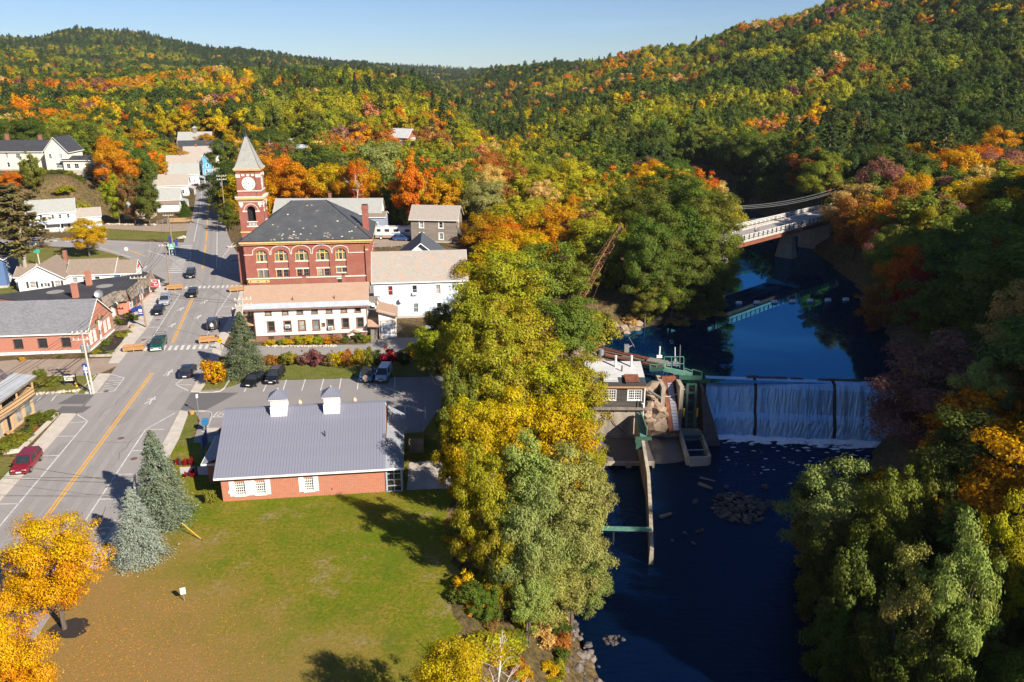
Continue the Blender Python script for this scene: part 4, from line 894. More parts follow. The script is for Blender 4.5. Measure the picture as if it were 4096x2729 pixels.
# ---------------------------------------------------------------- white block of flats below it
def flats():
    rz = R(7.4); X0, Y0 = -42.1, 124.3; w, d, ev, rg = 18.2, 8.2, 5.85, 8.45
    root = empty('apartment_house', (X0, Y0, 0), rz, 'long cream clapboard apartment house with tan shingle roof and brown window trim', 'building')
    f = Fr((0, 0, 0), (1, 0, 0)); m_ = MB(); us = [2.35, 5.05, 7.4, 9.75, 12.1, 14.5, 16.75]; ops = []
    up = [W(u, 4.55, .82, 1.12) for u in us]; lo = [W(u, 1.75+(.1 if i > 4 else 0), .98, 1.62) for i, u in enumerate([2.6, 5.25, 7.55, 9.85, 12.15, 14.6, 17.0])]; tiny = [W(11.0, 2.3, .42, .5)]
    wall_openings(m_, f, w, .95, ev, up+lo+tiny)
    fr_ = Fr((w, 0, 0), (0, 1, 0)); sd_ = [W(2, 4.5, .8, 1.1), W(6, 4.5, .8, 1.1)]
    wall_openings(m_, fr_, d, .95, ev, sd_); fb = Fr((w, d, 0), (-1, 0, 0)); wall_openings(m_, fb, w, -.6, ev, []); fl = Fr((0, d, 0), (0, -1, 0)); wall_openings(m_, fl, d, -.6, ev, [W(4, 4.2, 1, 1.5)])
    m_.face([fr_.p(0, ev), fr_.p(d, ev), fr_.p(d/2, rg)]); m_.face([fl.p(0, ev), fl.p(d, ev), fl.p(d/2, rg)])
    m_.build('wall', 'clap_cream', root)
    pn = ['glass_curtain', 'glass_curtain', 'glass_pale', 'glass_pale', 'glass_curtain', 'glass_curtain', 'glass_dark']
    for o, p in zip(up, pn): window(root, f, o, 'brown_trim', p, .12, (1, 2), casing=.13)
    for o, p in zip(lo, ['glass_dark', 'glass_dark', 'glass_curtain', 'glass_pale', 'glass_dark', 'glass_dark', 'glass_dark']): window(root, f, o, 'brown_trim', p, .12, (1, 2), casing=.15)
    window(root, f, tiny[0], 'brown_trim', 'glass_dark', .12, (2, 2), casing=.08)
    for o in sd_: window(root, fr_, o, 'brown_trim', 'glass_dark', .12, (1, 2), casing=.12)
    b_ = MB(); bo = [W(u, .25, .9, .62) for u in (2.4, 5.0, 7.4, 9.7, 12.0, 14.3)]; wall_openings(b_, f, w, -.6, .95, bo, .15); wall_openings(b_, fr_, d, -.6, .95, [], .1)
    b_.build('basement_wall', 'brown_base', root)
    for o in bo: window(root, f, o, 'brown_trim', 'glass_dark', .13, (3, 2), fw=.06)
    t_ = MB(); f.box(t_, -.02, w+.04, .9, 1.02, 0, .06); f.box(t_, -.02, .12, .95, ev, 0, .04); f.box(t_, w-.12, w+.04, .95, ev, 0, .04); t_.build('corner_board', 'brown_trim', root)
    r_ = MB(); ov = .45; s = (rg-ev)/(d/2); x0, x1 = -1.75, w+.4
    r_.slab([(x0, .55, ev+s*.55+.14), (x1, .55, ev+s*.55+.14), (x1, d/2, rg+.14), (x0, d/2, rg+.14)], .13); r_.slab([(x1, d+ov, ev-s*ov+.14), (x0, d+ov, ev-s*ov+.14), (x0, d/2, rg+.14), (x1, d/2, rg+.14)], .13); ro = r_.build('roof', 'tan_shingle', root)
    r_ = MB(); r_.slab([(x0, -ov, ev-s*ov+.15), (x1, -ov, ev-s*ov+.15), (x1, .56, ev+s*.56+.15), (x0, .56, ev+s*.56+.15)], .12); r_.build('tin_edge', 'roof_tin', ro)
    e_ = MB(); e_.box(x0, x1, -ov-.06, -ov-.01, ev-s*ov-.16, ev-s*ov+.15); e_.build('fascia', 'brown_trim', root)
    e_ = MB(); rt = rg+.16
    for xx in (x1+.005,): 
        e_.face([(xx, -ov, ev-s*ov-.1), (xx, d/2, rt-.25), (xx, d/2, rt), (xx, -ov, ev-s*ov+.16)]); e_.face([(xx, d/2, rt-.25), (xx, d+ov, ev-s*ov-.1), (xx, d+ov, ev-s*ov+.16), (xx, d/2, rt)])
    e_.build('rake_board', 'white_trim', root)
    for u, t in ((7.95, .0), (14.4, .0)):
        c_ = MB(); yb = d/2+.35; c_.box(u-.28, u+.28, yb-.28, yb+.28, rg-.3, rg+1.45); c_.box(u-.34, u+.34, yb-.34, yb+.34, rg+1.3, rg+1.45); c_.build('chimney', 'chimney_brick', ro)
    st = MB(); st.slab([(7.6, d/2-.15, rg+.16-s*.15), (8.35, d/2-.15, rg+.16-s*.15), (8.5, d/2+.05, rg+.165), (7.5, d/2+.05, rg+.165)], .01)
    for u in (6.3, 13.0): c_ = MB(); c_.cyl((u, 1.0, ev+s+.1), (u, 1.0, ev+s+.75), .06, .06, 6); c_.build('vent_pipe', 'metal_dark', ro)
    for o in (lo[1], lo[4]):
        c_ = MB(); z = o['z0']+(.55 if o is lo[1] else .05); f.box(c_, (o['u0']+o['u1'])/2-.4, (o['u0']+o['u1'])/2+.4, z, z+.48, -.05, .42); ac = c_.build('air_conditioner', 'metal_white', root)
        c_ = MB(); f.box(c_, (o['u0']+o['u1'])/2-.33, (o['u0']+o['u1'])/2+.33, z+.07, z+.41, .42, .435); c_.build('grille', 'metal_grey', ac)
    p_ = MB(); p_.box(-1.6, 0, .2, d-.2, 2.75, 2.95); p_.box(-1.6, 0, .2, d-.2, -.3, .3); p_.build('porch_floor', 'wood_porch', root)
    for y in (.3, d/2, d-.3):
        p_ = MB(); p_.box(-1.6, -1.42, y-.09, y+.09, .3, ev+.15); p_.build('porch_post', 'brown_trim', root)
    p_ = MB(); p_.box(-1.58, -1.48, .3, d-.3, 3.72, 3.82); rl = p_.build('porch_rail', 'wood_tan', root)
    for i in range(18): y = .45+i*(d-.9)/17; p_ = MB(); p_.box(-1.55, -1.5, y-.03, y+.03, 2.95, 3.72); p_.build('baluster', 'wood_tan', rl)
    p_ = MB()
    for i in range(8): p_.box(-1.6+i*.2, -1.5+i*.2, .12, .2, 5.55, 5.9)
    p_.box(-1.65, .0, .1, .22, 5.85, 6.0); p_.build('porch_frieze', 'wood_tan', root)
    g_ = MB(); g_.box(15.0, 15.2, -1.0, 0, -.3, .95); g_.box(16.8, 17.0, -1.0, 0, -.3, .95); g_.box(15.2, 16.8, -.95, -.9, .75, 1.15); pc = g_.build('cellar_porch', 'clap_cream', root)
    g_ = MB(); g_.slab([(14.75, -1.3, .9), (16.0, -1.3, 1.6), (16.0, .0, 1.6), (14.75, .0, .9)][::1], .1); g_.slab([(16.0, -1.3, 1.6), (17.25, -1.3, .9), (17.25, .0, .9), (16.0, .0, 1.6)], .1); g_.build('porch_roof', 'tan_shingle', pc)
    g_ = MB(); g_.box(15.3, 16.7, -.05, .02, -.3, .8); g_.build('door', 'brown_base', pc)
    a_ = MB(); gx0, gx1, gy0, gy1 = w+1.9, w+4.7, -.9, 4.4; a_.box(gx0, gx1, gy0, gy1, -.2, 4.05); a_.face([(gx0, gy0, 4.05), (gx1, gy0, 4.05), (gx1, gy0, 4.1), (gx0, gy0, 5.0)]); an = a_.build('garage_bay', 'clap_cream', root)
    a_ = MB(); a_.slab([(gx0-.3, gy0-.5, 5.05), (gx1+.35, gy0-.5, 3.95), (gx1+.35, gy1+.3, 3.95), (gx0-.3, gy1+.3, 5.05)], .2); a_.build('garage_roof', 'tan_shingle', an)
    a_ = MB(); a_.box(gx0+.3, gx1-.3, gy0-.06, gy0-.01, .55, 3.0); gd = a_.build('garage_door', 'white_trim', an)
    for i in range(3): a_ = MB(); a_.box(gx0+.3, gx1-.3, gy0-.075, gy0-.06, 1.13+i*.6, 1.17+i*.6); a_.build('panel_joint', 'metal_grey', gd)
    a_ = MB(); a_.box(gx0+.2, gx0+.3, gy0-.07, gy0-.01, .5, 3.1); a_.box(gx1-.3, gx1-.2, gy0-.07, gy0-.01, .5, 3.1); a_.box(gx0+.2, gx1-.2, gy0-.07, gy0-.01, 3.0, 3.12); a_.build('door_frame', 'brown_trim', an)
    a_ = MB(); a_.box(w, w+1.9, 2.0, d-.5, 2.6, 2.8); a_.box(w, w+1.9, 2.0, d-.5, 4.9, 5.05); pd = a_.build('deck', 'wood_grey', root)
    for y in (2.05, 5): a_ = MB(); a_.box(w+1.7, w+1.85, y, y+.14, -.2, 5.6); a_.build('deck_post', 'clap_cream', pd)
    a_ = MB(); a_.slab([(w, -1.2, 2.3), (w+1.9, -1.2, 2.15), (w+1.9, 1.2, 3.0), (w, 1.2, 3.1)], .1); a_.build('stair_roof', 'tan_shingle', pd)
    for i in range(9): a_ = MB(); a_.box(w+.5, w+1.6, -2.9+i*.3, -2.6+i*.3, .0+i*.19, .19+i*.19); a_.build('step', 'wood_grey', pd)
    for sx in (w+.45, w+1.65): a_ = MB(); a_.tube([(sx, -2.9, .9), (sx, -.2, 2.6)], .04); a_.cyl((sx, -2.9, 0), (sx, -2.9, .9), .04); a_.build('handrail', 'metal_dark', pd)
    for i, (x, z) in enumerate(((w+.35, 5.6), (w+1.0, 5.35))):
        a_ = MB(); a_.lathe([(0, 0), (.2, .03), (.35, .12)], 12); o = a_.build('satellite_dish', 'metal_white', pd); o.location = (x, 1.0, z); o.rotation_euler = (R(60), R(20), 0)
    return root
flats()

# ---------------------------------------------------------------- brick library with the blue metal roof
def library():
    rz = R(7.1); X0, Y0 = -29.85, 72.75; w, d, ev, rg = 16.7, 14.6, 3.12, 7.15
    root = empty('library', (X0, Y0, 0), rz, 'low brick library with blue-grey standing-seam roof and two white cupolas', 'building')
    f = Fr((0, 0, 0), (1, 0, 0)); m_ = MB(); wi = [W(1.82, .64, 1.02, 1.5), W(3.85, .64, .98, 1.5), W(8.75, .68, .92, 1.5)]
    wall_openings(m_, f, w, -.5, ev, wi, .16)
    fl = Fr((0, d, 0), (0, -1, 0)); lw = [W(11.3, .8, 1.2, 1.4)]; wall_openings(m_, fl, d, -.5, ev, lw, .16); fb = Fr((w, d, 0), (-1, 0, 0)); bw = [W(3+i*3, .8, 1, 1.4) for i in range(4)]; wall_openings(m_, fb, w, -.5, ev, bw, .16)
    fr_ = Fr((w, 0, 0), (0, 1, 0)); wall_openings(m_, fr_, d, -.5, ev, [], .1); m_.face([fl.p(0, ev), fl.p(d, ev), fl.p(d/2, rg)]); m_.face([fr_.p(0, ev), fr_.p(d, ev), fr_.p(d/2, rg)])
    m_.build('wall', 'library_brick', root)
    for fx, o in [(f, q) for q in wi]+[(fl, lw[0])]+[(fb, q) for q in bw]:
        w_ = window(root, fx, o, 'white_trim', 'glass_dark', .13, (5, 5), fw=.07, sill=(.13, .14, 'white_trim'), mw=.05)
        if fx is f:
            for sgn in (-1, 1):
                c = (o['u0']-.28 if sgn < 0 else o['u1']+.28); s_ = MB(); fx.box(s_, c-.26, c+.26, o['z0']-.08, o['z1']+.1, 0, .05); sh = s_.build('shutter', 'white_trim', root)
                for k in range(9): s2 = MB(); fx.box(s2, c-.2, c+.2, o['z0']+.02+k*.16, o['z0']+.1+k*.16, .05, .065); s2.build('louvre', 'white_trim', sh)
    s = (rg-ev)/(d/2); ov = .5; xa, xb = -.55, w+.05; L_ = math.hypot(d/2+ov, (rg-ev)+s*ov)
    deck = MB(); deck.slab([(xa, -ov, ev-s*ov+.10), (xb, -ov, ev-s*ov+.10), (xb, d/2, rg+.10), (xa, d/2, rg+.10)], .12); deck.slab([(xb, d+ov, ev-s*ov+.10), (xa, d+ov, ev-s*ov+.10), (xa, d/2, rg+.10), (xb, d/2, rg+.10)], .12)
    ro = deck.build('roof', 'roof_blue', root); an = math.atan(s); npan = 58; pw = (xb-xa)/npan
    pm = MB(); pm.box(0.012, pw-.012, 0, L_, 0, .012); pm.box(-.02, .02, 0, L_, 0, .05); pme = pm.mesh('roof_panel', 'roof_blue')
    for side in (0, 1):
        for i in range(npan):
            o = link('roof_panel', pme, ro)
            if side == 0: o.location = (xa+i*pw, -ov, ev-s*ov+.105); o.rotation_euler = (an, 0, 0)
            else: o.location = (xb-i*pw, d+ov, ev-s*ov+.105); o.rotation_euler = (an, 0, math.pi)
    rc = MB(); rc.box(xa, xb, d/2-.16, d/2+.16, rg+.06, rg+.2); rc.build('ridge_cap', 'roof_blue', ro)
    fa = MB(); fa.box(xa, xb+1.95, -ov-.09, -ov-.01, ev-s*ov-.08, ev-s*ov+.12); fa.build('gutter', 'white_trim', root)
    fa = MB(); xx = xa-.01; fa.face([(xx, -ov, ev-s*ov-.1), (xx, -ov, ev-s*ov+.11), (xx, d/2, rg+.11), (xx, d/2, rg-.12)][::-1]); fa.face([(xx, d/2, rg-.12), (xx, d/2, rg+.11), (xx, d+ov, ev-s*ov+.11), (xx, d+ov, ev-s*ov-.1)][::-1]); fa.build('rake_board', 'white_trim', root)
    fa = MB(); xx = xb+.01; fa.face([(xx, -ov, ev-s*ov-.1), (xx, -ov, ev-s*ov+.11), (xx, d/2, rg+.11), (xx, d/2, rg-.2)]); fa.face([(xx, d/2, rg-.2), (xx, d/2, rg+.11), (xx, d+ov, ev-s*ov+.11), (xx, d+ov, ev-s*ov-.1)]); fa.build('rake_board', 'white_trim', root)
    for cx, cy in ((5.3, d/2-.35), (10.95, d/2-.35)):
        c_ = MB(); h = .86; z0 = rg-.7; c_.box(cx-h, cx+h, cy-h, cy+h, z0, rg+.55); c_.box(cx-h+.08, cx+h-.08, cy-h+.08, cy+h-.08, rg+.55, rg+1.35); c_.box(cx-h-.08, cx+h+.08, cy-h-.08, cy+h+.08, rg+1.35, rg+1.52); cu = c_.build('cupola', 'white_trim', root)
        for k in range(6): q = MB(); q.slab([(cx-h+.25, cy-h+.0, rg+.62+k*.12), (cx+h-.25, cy-h+.0, rg+.62+k*.12), (cx+h-.25, cy-h+.09, rg+.73+k*.12), (cx-h+.25, cy-h+.09, rg+.73+k*.12)], .02); q.build('louvre', 'stone_trim', cu)
        for k in range(6): q = MB(); q.box(cx+h-.1, cx+h-.04, cy-h+.25, cy+h-.25, rg+.62+k*.12, rg+.70+k*.12); q.build('louvre', 'stone_trim', cu)
        q = MB(); e = h+.2; q.loft([[(cx-e, cy-e, rg+1.52), (cx+e, cy-e, rg+1.52), (cx+e, cy+e, rg+1.52), (cx-e, cy+e, rg+1.52)], [(cx-.03, cy-.03, rg+2.35), (cx+.03, cy-.03, rg+2.35), (cx+.03, cy+.03, rg+2.35), (cx-.03, cy+.03, rg+2.35)]]); cr_ = q.build('cupola_roof', 'roof_blue', cu)
        for k in range(-4, 5):
            t = abs(k)/4.5; x = cx+k*e/4.5; q = MB(); q.tube([(x, cy-e, rg+1.55), (x, cy-e*t, rg+1.55+.83*(1-t))], .022, 4); q.tube([(cx+e, cy+k*e/4.5, rg+1.55), (cx+e*t, cy+k*e/4.5, rg+1.55+.83*(1-t))], .022, 4); q.build('seam', 'roof_blue', cr_)
        MB().lathe([(.1, 0), (.08, .1), (0, .2)], 6, (cx, cy, rg+2.3)).build('finial', 'roof_tin', cr_)
    q = MB(); q.cyl((10.35, 3.5, ev+s*3.5), (10.35, 3.5, ev+s*3.5+.75), .06, .06, 8); q.build('vent_pipe', 'metal_dark', ro)
    lx = w+1.95; lz = ev-s*.5+.1; tz = lz+1.2
    lean = MB(); lean.face([(lx, -.5, lz), (lx, d-1.0, lz), (w+.06, d-1.0, tz), (w+.06, 1.6, tz)]); lean.face([(w+.05, -.5, lz), (lx, -.5, lz), (w+.06, 1.6, tz)]); lean.box(w+.06, lx-.02, -.48, d-1.02, lz-.14, lz-.01); lo_ = lean.build('lean_to_roof', 'roof_lean', root)
    q = MB(); 
    for k in range(26): y = 1.6+k*.47; q.tube([(lx, y, lz+.02), (w+.08, y, tz+.02)], .02, 4)
    q.build('seam', 'roof_tin', lo_)
    q = MB(); q.box(w+.1, lx-.15, 4.6, d-1.4, -.4, lz-.14); q.build('lean_to_wall', 'library_brick', root)
    q = MB(); g0, g1, zt = w+.0, w+1.72, lz-.14
    fg = Fr((0, -.04, 0), (1, 0, 0))
    fg.box(q, g0, g0+.17, 0, zt, -.1, .08); fg.box(q, g1-.17, g1, 0, zt, -.1, .08); fg.box(q, g0+.17, g1-.17, 0, .12, -.1, .08); fg.box(q, g0+.17, g1-.17, zt-.12, zt, -.1, .08); fg.box(q, (g0+g1)/2-.05, (g0+g1)/2+.05, .12, zt-.12, -.08, .06)
    for k in (1, 2, 3): fg.box(q, g0+.17, g1-.17, zt*k/4-.04, zt*k/4+.04, -.08, .05)
    fq = Fr((g1, 0, 0), (0, 1, 0)); fq.box(q, 0, .15, 0, zt, -.1, .04); fq.box(q, 4.4, 4.6, 0, zt, -.1, .04); fq.box(q, .15, 4.4, 0, .12, -.1, .04)
    for k in (1, 2, 3): fq.box(q, .15, 4.4, zt*k/4-.04, zt*k/4+.04, -.08, .03)
    for k in (1, 2, 3, 4): fq.box(q, .15+k*.85-.05, .15+k*.85+.05, .12, zt, -.08, .03)
    gw = q.build('glazed_porch', 'roof_tin', root)
    q = MB(); fg.quad(q, g0+.1, g1-.1, .05, zt-.05, -.03); fq.quad(q, .1, 4.5, .05, zt-.05, -.04); q.build('pane', 'glass_dark', gw)
    q = MB(); q.box(g0+.1, g1-.1, 4.4, 4.5, 0, zt); q.build('back_wall', 'library_brick', gw)
    q = MB(); q.box(-2.3, 0, 4.2, 10.2, -.4, 2.5); q.build('entrance_wall', 'library_brick', root)
    q = MB(); q.slab([(-2.75, 3.7, 2.55), (-1.0, 3.7, 3.25), (-1.0, 10.7, 3.25), (-2.75, 10.7, 2.55)][::1], .12); q.slab([(-1.0, 3.7, 3.25), (.1, 3.7, 2.9), (.1, 10.7, 2.9), (-1.0, 10.7, 3.25)], .12); er = q.build('entrance_roof', 'roof_blue', root)
    q = MB()
    for k in range(17): y = 3.7+k*.435; q.tube([(-2.75, y, 2.57), (-1.0, y, 3.27)], .02, 4)
    q.build('seam', 'roof_tin', er)
    q = MB(); q.box(-2.82, -2.75, 3.65, 10.75, 2.36, 2.56); q.box(-2.8, .0, 3.6, 3.68, 2.4, 2.58); q.build('fascia', 'white_trim', er)
    fe = Fr((-2.3, 4.2, 0), (1, 0, 0)); o = W(1.35, .5, 1.1, 1.5); window(root, fe, o, 'white_trim', 'glass_dark', -.03, (2, 2), casing=.1)
    q = MB(); q.box(-.55, -.02, -.06, -.01, 1.35, 1.65); q.build('meter_box', 'metal_white', root).location = (1.15, 0, -.45)
    for kx, kz, ks in ((12.9, 1.0, .5),):      # diamond set in the brickwork
        q = MB(); 
        for a, b in (((-1, 0), (0, 1)), ((0, 1), (1, 0)), ((1, 0), (0, -1)), ((0, -1), (-1, 0))):
            q.face([(kx+a[0]*ks, -.012, kz+a[1]*ks*.75), (kx+a[0]*ks*.82, -.012, kz+a[1]*ks*.6), (kx+b[0]*ks*.82, -.012, kz+b[1]*ks*.6), (kx+b[0]*ks, -.012, kz+b[1]*ks*.75)])
        q.build('brick_diamond', 'sandstone', root)
    q = MB(); q.box(11.0, 11.14, -.02, .05, .62, .78); q.build('vent', 'metal_dark', root)
    return root
library()
def absorb(root, sub):
    M = root.matrix_basis.inverted() @ sub.matrix_basis
    for c in list(sub.children): mb_ = c.matrix_basis.copy(); c.parent = root; c.matrix_basis = M @ mb_
    bpy.data.objects.remove(sub)
def rot2(x, y, a): return (x*math.cos(a)-y*math.sin(a), x*math.sin(a)+y*math.cos(a))
def from_right(corner, w, rz): return (corner[0]-w*math.cos(rz), corner[1]-w*math.sin(rz), corner[2] if len(corner) > 2 else 0)
hb, fr, ro = house('clapboard_house', 'tall pale blue clapboard house with patched pink slate roof beside the apartment house', (-24.6, 137.2), R(6.6), 16.5, 9.4, 6.95, 11.2, 'clap_blue', 'pink_slate', 'x', .35,
    dict(f=[(2.9, 4.3, .85, 1.75), (7.2, 4.3, .85, 1.75), (11.4, 4.3, .85, 1.75), (15.3, 4.3, .85, 1.75), (2.9, 1.0, .9, 1.7), (7.3, 1.0, .9, 1.7), (11.5, 1.0, .9, 1.7)], r=[(2.5, 4.3, .85, 1.7), (6.5, 4.3, .85, 1.7)]), chim=(), casing=.14, grid=(1, 2), base=.4)
hw_ = [c for c in hb.children if c.name.startswith('window')]
mat_on(hw_[0].children[0], 'glass_red')
f = fr['f']
q = MB(); f.box(q, 7.2-.42, 7.2+.42, 4.32, 4.78, -.05, .38); q.build('air_conditioner', 'metal_white', hb)
q = MB(); q.lathe([(0, 0), (.25, .04), (.42, .16)], 12); o = q.build('satellite_dish', 'metal_white', hb); o.location = (4.7, -.4, 3.4); o.rotation_euler = (R(65), 0, R(30))
house('weathered_house', 'weathered unpainted clapboard house with pale slate roof and white window frames', (-26.3, 206.0), R(-6), 12.0, 8.5, 6.2, 9.0, 'clap_weather', 'pink_slate', 'x', .5,
    dict(f=[(2.8, 3.9, .95, 1.5), (7.9, 3.9, .95, 1.5), (2.8, .9, .95, 1.6), (7.9, .9, .95, 1.6)], r=[(3, 3.9, .9, 1.5)]), casing=.2, trim='stone_trim')
house('long_house', 'long white house with pale slate roof and blue gable wall behind the brick hall', (-65.0, 217.0), R(1.5), 29.0, 8.8, 5.6, 9.0, 'clap_bright', 'grey_slate', 'x', .3,
    dict(f=[(24.5, 3.2, .8, 1.4), (21, 3.2, .8, 1.4)]), chim=((14.5, 5.4, .7, 10.4),), casing=.1)
house('blue_wing', 'small blue house wing with brown roof against the long white house', (-39.8, 215.6), R(1.5), 5.2, 6.4, 4.9, 5.9, 'clap_greyblue', 'brown_shingle', 'x', .3, dict(f=[(2.7, 1.5, 1.0, 1.9)]), casing=.16, base=.0)
house('gable_house', 'white gabled house with steep dark blue slate roof in front of the weathered house', (-23.6, 158), R(5), 10.4, 11, 5.3, 9.5, 'clap_bright', 'blue_slate', 'y', .7, dict(f=[(3, 2, .9, 1.5), (7, 2, .9, 1.5)], r=[(3, 2, .9, 1.5), (7, 2, .9, 1.5)]), chim=((1.6, 1.2, .7, 7.6),), casing=.12)
po, fr, ro = house('post_office', 'low red brick office with grey shingle gable roof and white foundation at the kerb', (-81.6, 117.6), R(6.8), 14.6, 11.0, 3.35, 7.15, 'office_brick', 'grey_shingle', 'x', .3,
    dict(f=[(4.3, 1.05, 1.25, 1.45), (7.9, 1.05, 1.25, 1.45), (11.4, 1.05, 1.25, 1.45)], r=[(1.35, .95, .85, 1.9), (3.05, .95, .85, 1.9), (7.6, .95, .85, 1.9), (9.35, .95, .85, 1.9)]), cat='building', base=.0, casing=.06, door=('r', 5.3, 1.15, 2.35, 'white_trim'), grid=(2, 3))
for i, w_ in enumerate([c for c in po.children if c.name.startswith('window')][:3]): mat_on(w_.children[0], 'glass_dark'); mat_on(w_, 'metal_dark')
q = MB(); q.box(-.12, 14.72, -.14, 11.1, -.5, .42); q.build('foundation', 'white_trim', po)
f = fr['r']
for u in (1.35, 3.05, 7.6, 9.35): q = MB(); f.box(q, u-.55, u+.55, 2.86, 3.12, 0, .05); q.build('lintel', 'sandstone', po)
for u in (4.3, 7.9, 11.4):
    q = MB(); fr['f'].box(q, u-.8, u+.8, 2.5, 2.75, 0, .05); q.build('lintel', 'sandstone', po); q = MB(); fr['f'].box(q, u-.75, u+.75, .88, 1.04, 0, .06); q.build('sill', 'sandstone', po)
q = MB(); f.box(q, 0, 11, 3.2, 3.42, 0, .05); q.build('belt_course', 'sandstone', po)
q = MB(); f.box(q, 3.9, 7.2, 3.5, 3.95, .05, .16); sg = q.build('gable_sign', 'metal_dark', po)
q = MB(); q.face([f.p(5.55+.42*math.cos(t), 4.12+.6*math.sin(t), .19) for t in [k*math.pi/10 for k in range(20)]]); q.build('emblem', 'gold', sg)
q = MB(); q.face([f.p(5.55+.26*math.cos(t), 4.02+.5*math.sin(t), .2) for t in [k*math.pi/8 for k in range(16)]]); q.build('emblem_figure', 'sandstone', sg)
for k in range(5):
    u = (4.1, 4.32, 4.54, 6.35, 6.75)[k]; q = MB(); f.box(q, u, u+.15, 3.6, 3.85, .16, .18); q.build('gilt_letter', 'gold', sg)
q = MB(); q.tube([(14.9, 5.4, -.1), (16.4, 5.4, -.1)], .02)
for i in range(4): q = MB(); q.box(14.6+i*.32, 14.92+i*.32, 4.5, 6.1, -.3, .36-i*.12); q.build('step', 'concrete', po)
house('siding_wing', 'lilac grey siding wing joined to the brick post office', (-93.5, 117.6), R(6.8), 11.6, 9.0, 2.75, 5.6, 'clap_lilac', 'grey_shingle', 'x', .3, dict(f=[(10.6, 1.3, .9, .9)]), casing=.08, cat='building')
def shop():
    root = empty('corner_shop', (0, 0, 0), 0, 'brick shop with black flat roof and shaggy cedar shake front facing the street', 'building')
    P = [(-72.2, 135.6), (-72.0, 140.2), (-70.2, 141.2), (-72.0, 156.0), (-80.6, 150.4), (-86.3, 144.0), (-94, 138.0), (-80, 133.4)]
    P = [(x-.5, y) for x, y in P]
    q = MB(); q.prism(P, -.3, 3.75); q.build('wall', 'office_brick', root)
    q = MB(); q.prism([(x, y) for x, y in P], 3.76, 4.0); ro = q.build('roof', 'roof_dark', root)
    fr_ = [(P[7], P[0]), (P[0], P[1]), (P[1], P[2]), (P[2], P[3])]
    for k, (a, b) in enumerate(fr_[1:]):
        a, b = Vector((*a, 0)), Vector((*b, 0)); n = (b-a).cross(ZU).normalized(); t = (b-a).normalized()
        a2, b2 = a-t*.0+n*.75, b+t*.0+n*.75
        q = MB(); q.slab([a2+ZU*2.45, b2+ZU*2.45, b+n*.1+ZU*4.35, a+n*.1+ZU*4.35], .12); q.face([a2+ZU*2.44, a+ZU*2.44, b+ZU*2.44, b2+ZU*2.44]); q.face([a-n*.15+ZU*4.0, a+n*.1+ZU*4.36, b+n*.1+ZU*4.36, b-n*.15+ZU*4.0][::-1]); so = q.build('shake_front', 'cedar_shake', root)
        q = MB(); q.tube([a2+ZU*2.5, a2-n*.65+ZU*4.35], .06)
        L_ = (b-a).length; rr = random.Random(k); nrow = 6
        for r in range(nrow):                 # rows of split shakes, uneven
            u = rr.uniform(0, .2)
            while u < L_-.2:
                wd = rr.uniform(.32, .6); u1 = min(u+wd, L_); t0, t1 = r/nrow, min(1, (r+1.25)/nrow); lift = rr.uniform(.02, .07)
                def pt(uu, tt, h): return a2.lerp(a+n*.1, tt)+t*uu+ZU*(2.45+1.9*tt)+n*h*.9+ZU*h*.3
                m2 = MB(); m2.face([pt(u+.02, t0, lift), pt(u1-.02, t0, lift), pt(u1-.02, t1, .012), pt(u+.02, t1, .012)]); m2.face([pt(u+.02, t0, lift), pt(u+.02, t0, 0), pt(u1-.02, t0, 0), pt(u1-.02, t0, lift)])
                m2.build('shake', rr.choice(['wood_grey', 'wood_grey', 'pole_wood', 'cedar_shake']), so); u = u1
    fs = Fr((*P[2], 0), Vector((P[3][0]-P[2][0], P[3][1]-P[2][1], 0))); L_ = math.hypot(P[3][0]-P[2][0], P[3][1]-P[2][1])
    for i in range(7):
        u = 1.2+i*2.0
        if u > L_-1: break
        o = W(u, .55, 1.5, 1.8); window(root, fs, o, 'shutter_dark' if i % 3 else 'white_trim', 'glass_dark', -.04, (2, 2), fw=.09)
    f0 = Fr((*P[0], 0), Vector((P[1][0]-P[0][0], P[1][1]-P[0][1], 0)))
    q = MB(); f0.box(q, 3.0, 4.0, 0, 2.1, 0, .05); q.build('door', 'metal_white', root)
    q = MB(); f0.box(q, 1.3, 1.9, 1.0, 1.9, 0, .04); q.build('notice_board', 'white_trim', root)
    aw = MB(); c = f0.p(3.5, 2.1, .0)
    rings = [[f0.p(2.9, 2.1+.75*math.sin(t), 1.0*math.cos(t)) for t in [k*math.pi/12 for k in range(7)]], [f0.p(4.1, 2.1+.75*math.sin(t), 1.0*math.cos(t)) for t in [k*math.pi/12 for k in range(7)]]]
    aw.loft(rings, False, False); aw.face(rings[0]+[f0.p(2.9, 2.1, 0)]); aw.face((rings[1]+[f0.p(4.1, 2.1, 0)])[::-1]); ao = aw.build('awning', 'green_steel', root)
    aw = MB(); aw.loft([[f0.p(3.35, 2.1+.76*math.sin(t), 1.01*math.cos(t)) for t in [k*math.pi/12 for k in range(7)]], [f0.p(3.75, 2.1+.76*math.sin(t), 1.01*math.cos(t)) for t in [k*math.pi/12 for k in range(7)]]], False, False); aw.build('white_band', 'white_trim', ao)
    for (px, py), top in ((z3(835, 570), 7.0), (z3(707, 688), 6.9)):
        c = G(px, py, 4.0); q = MB(); q.box(c[0]-.42, c[0]+.42, c[1]-.1, c[1]+.7, 3.9, 6.6); q.box(c[0]-.48, c[0]+.48, c[1]-.16, c[1]+.76, 6.45, 6.65); q.build('chimney', 'office_brick', ro)
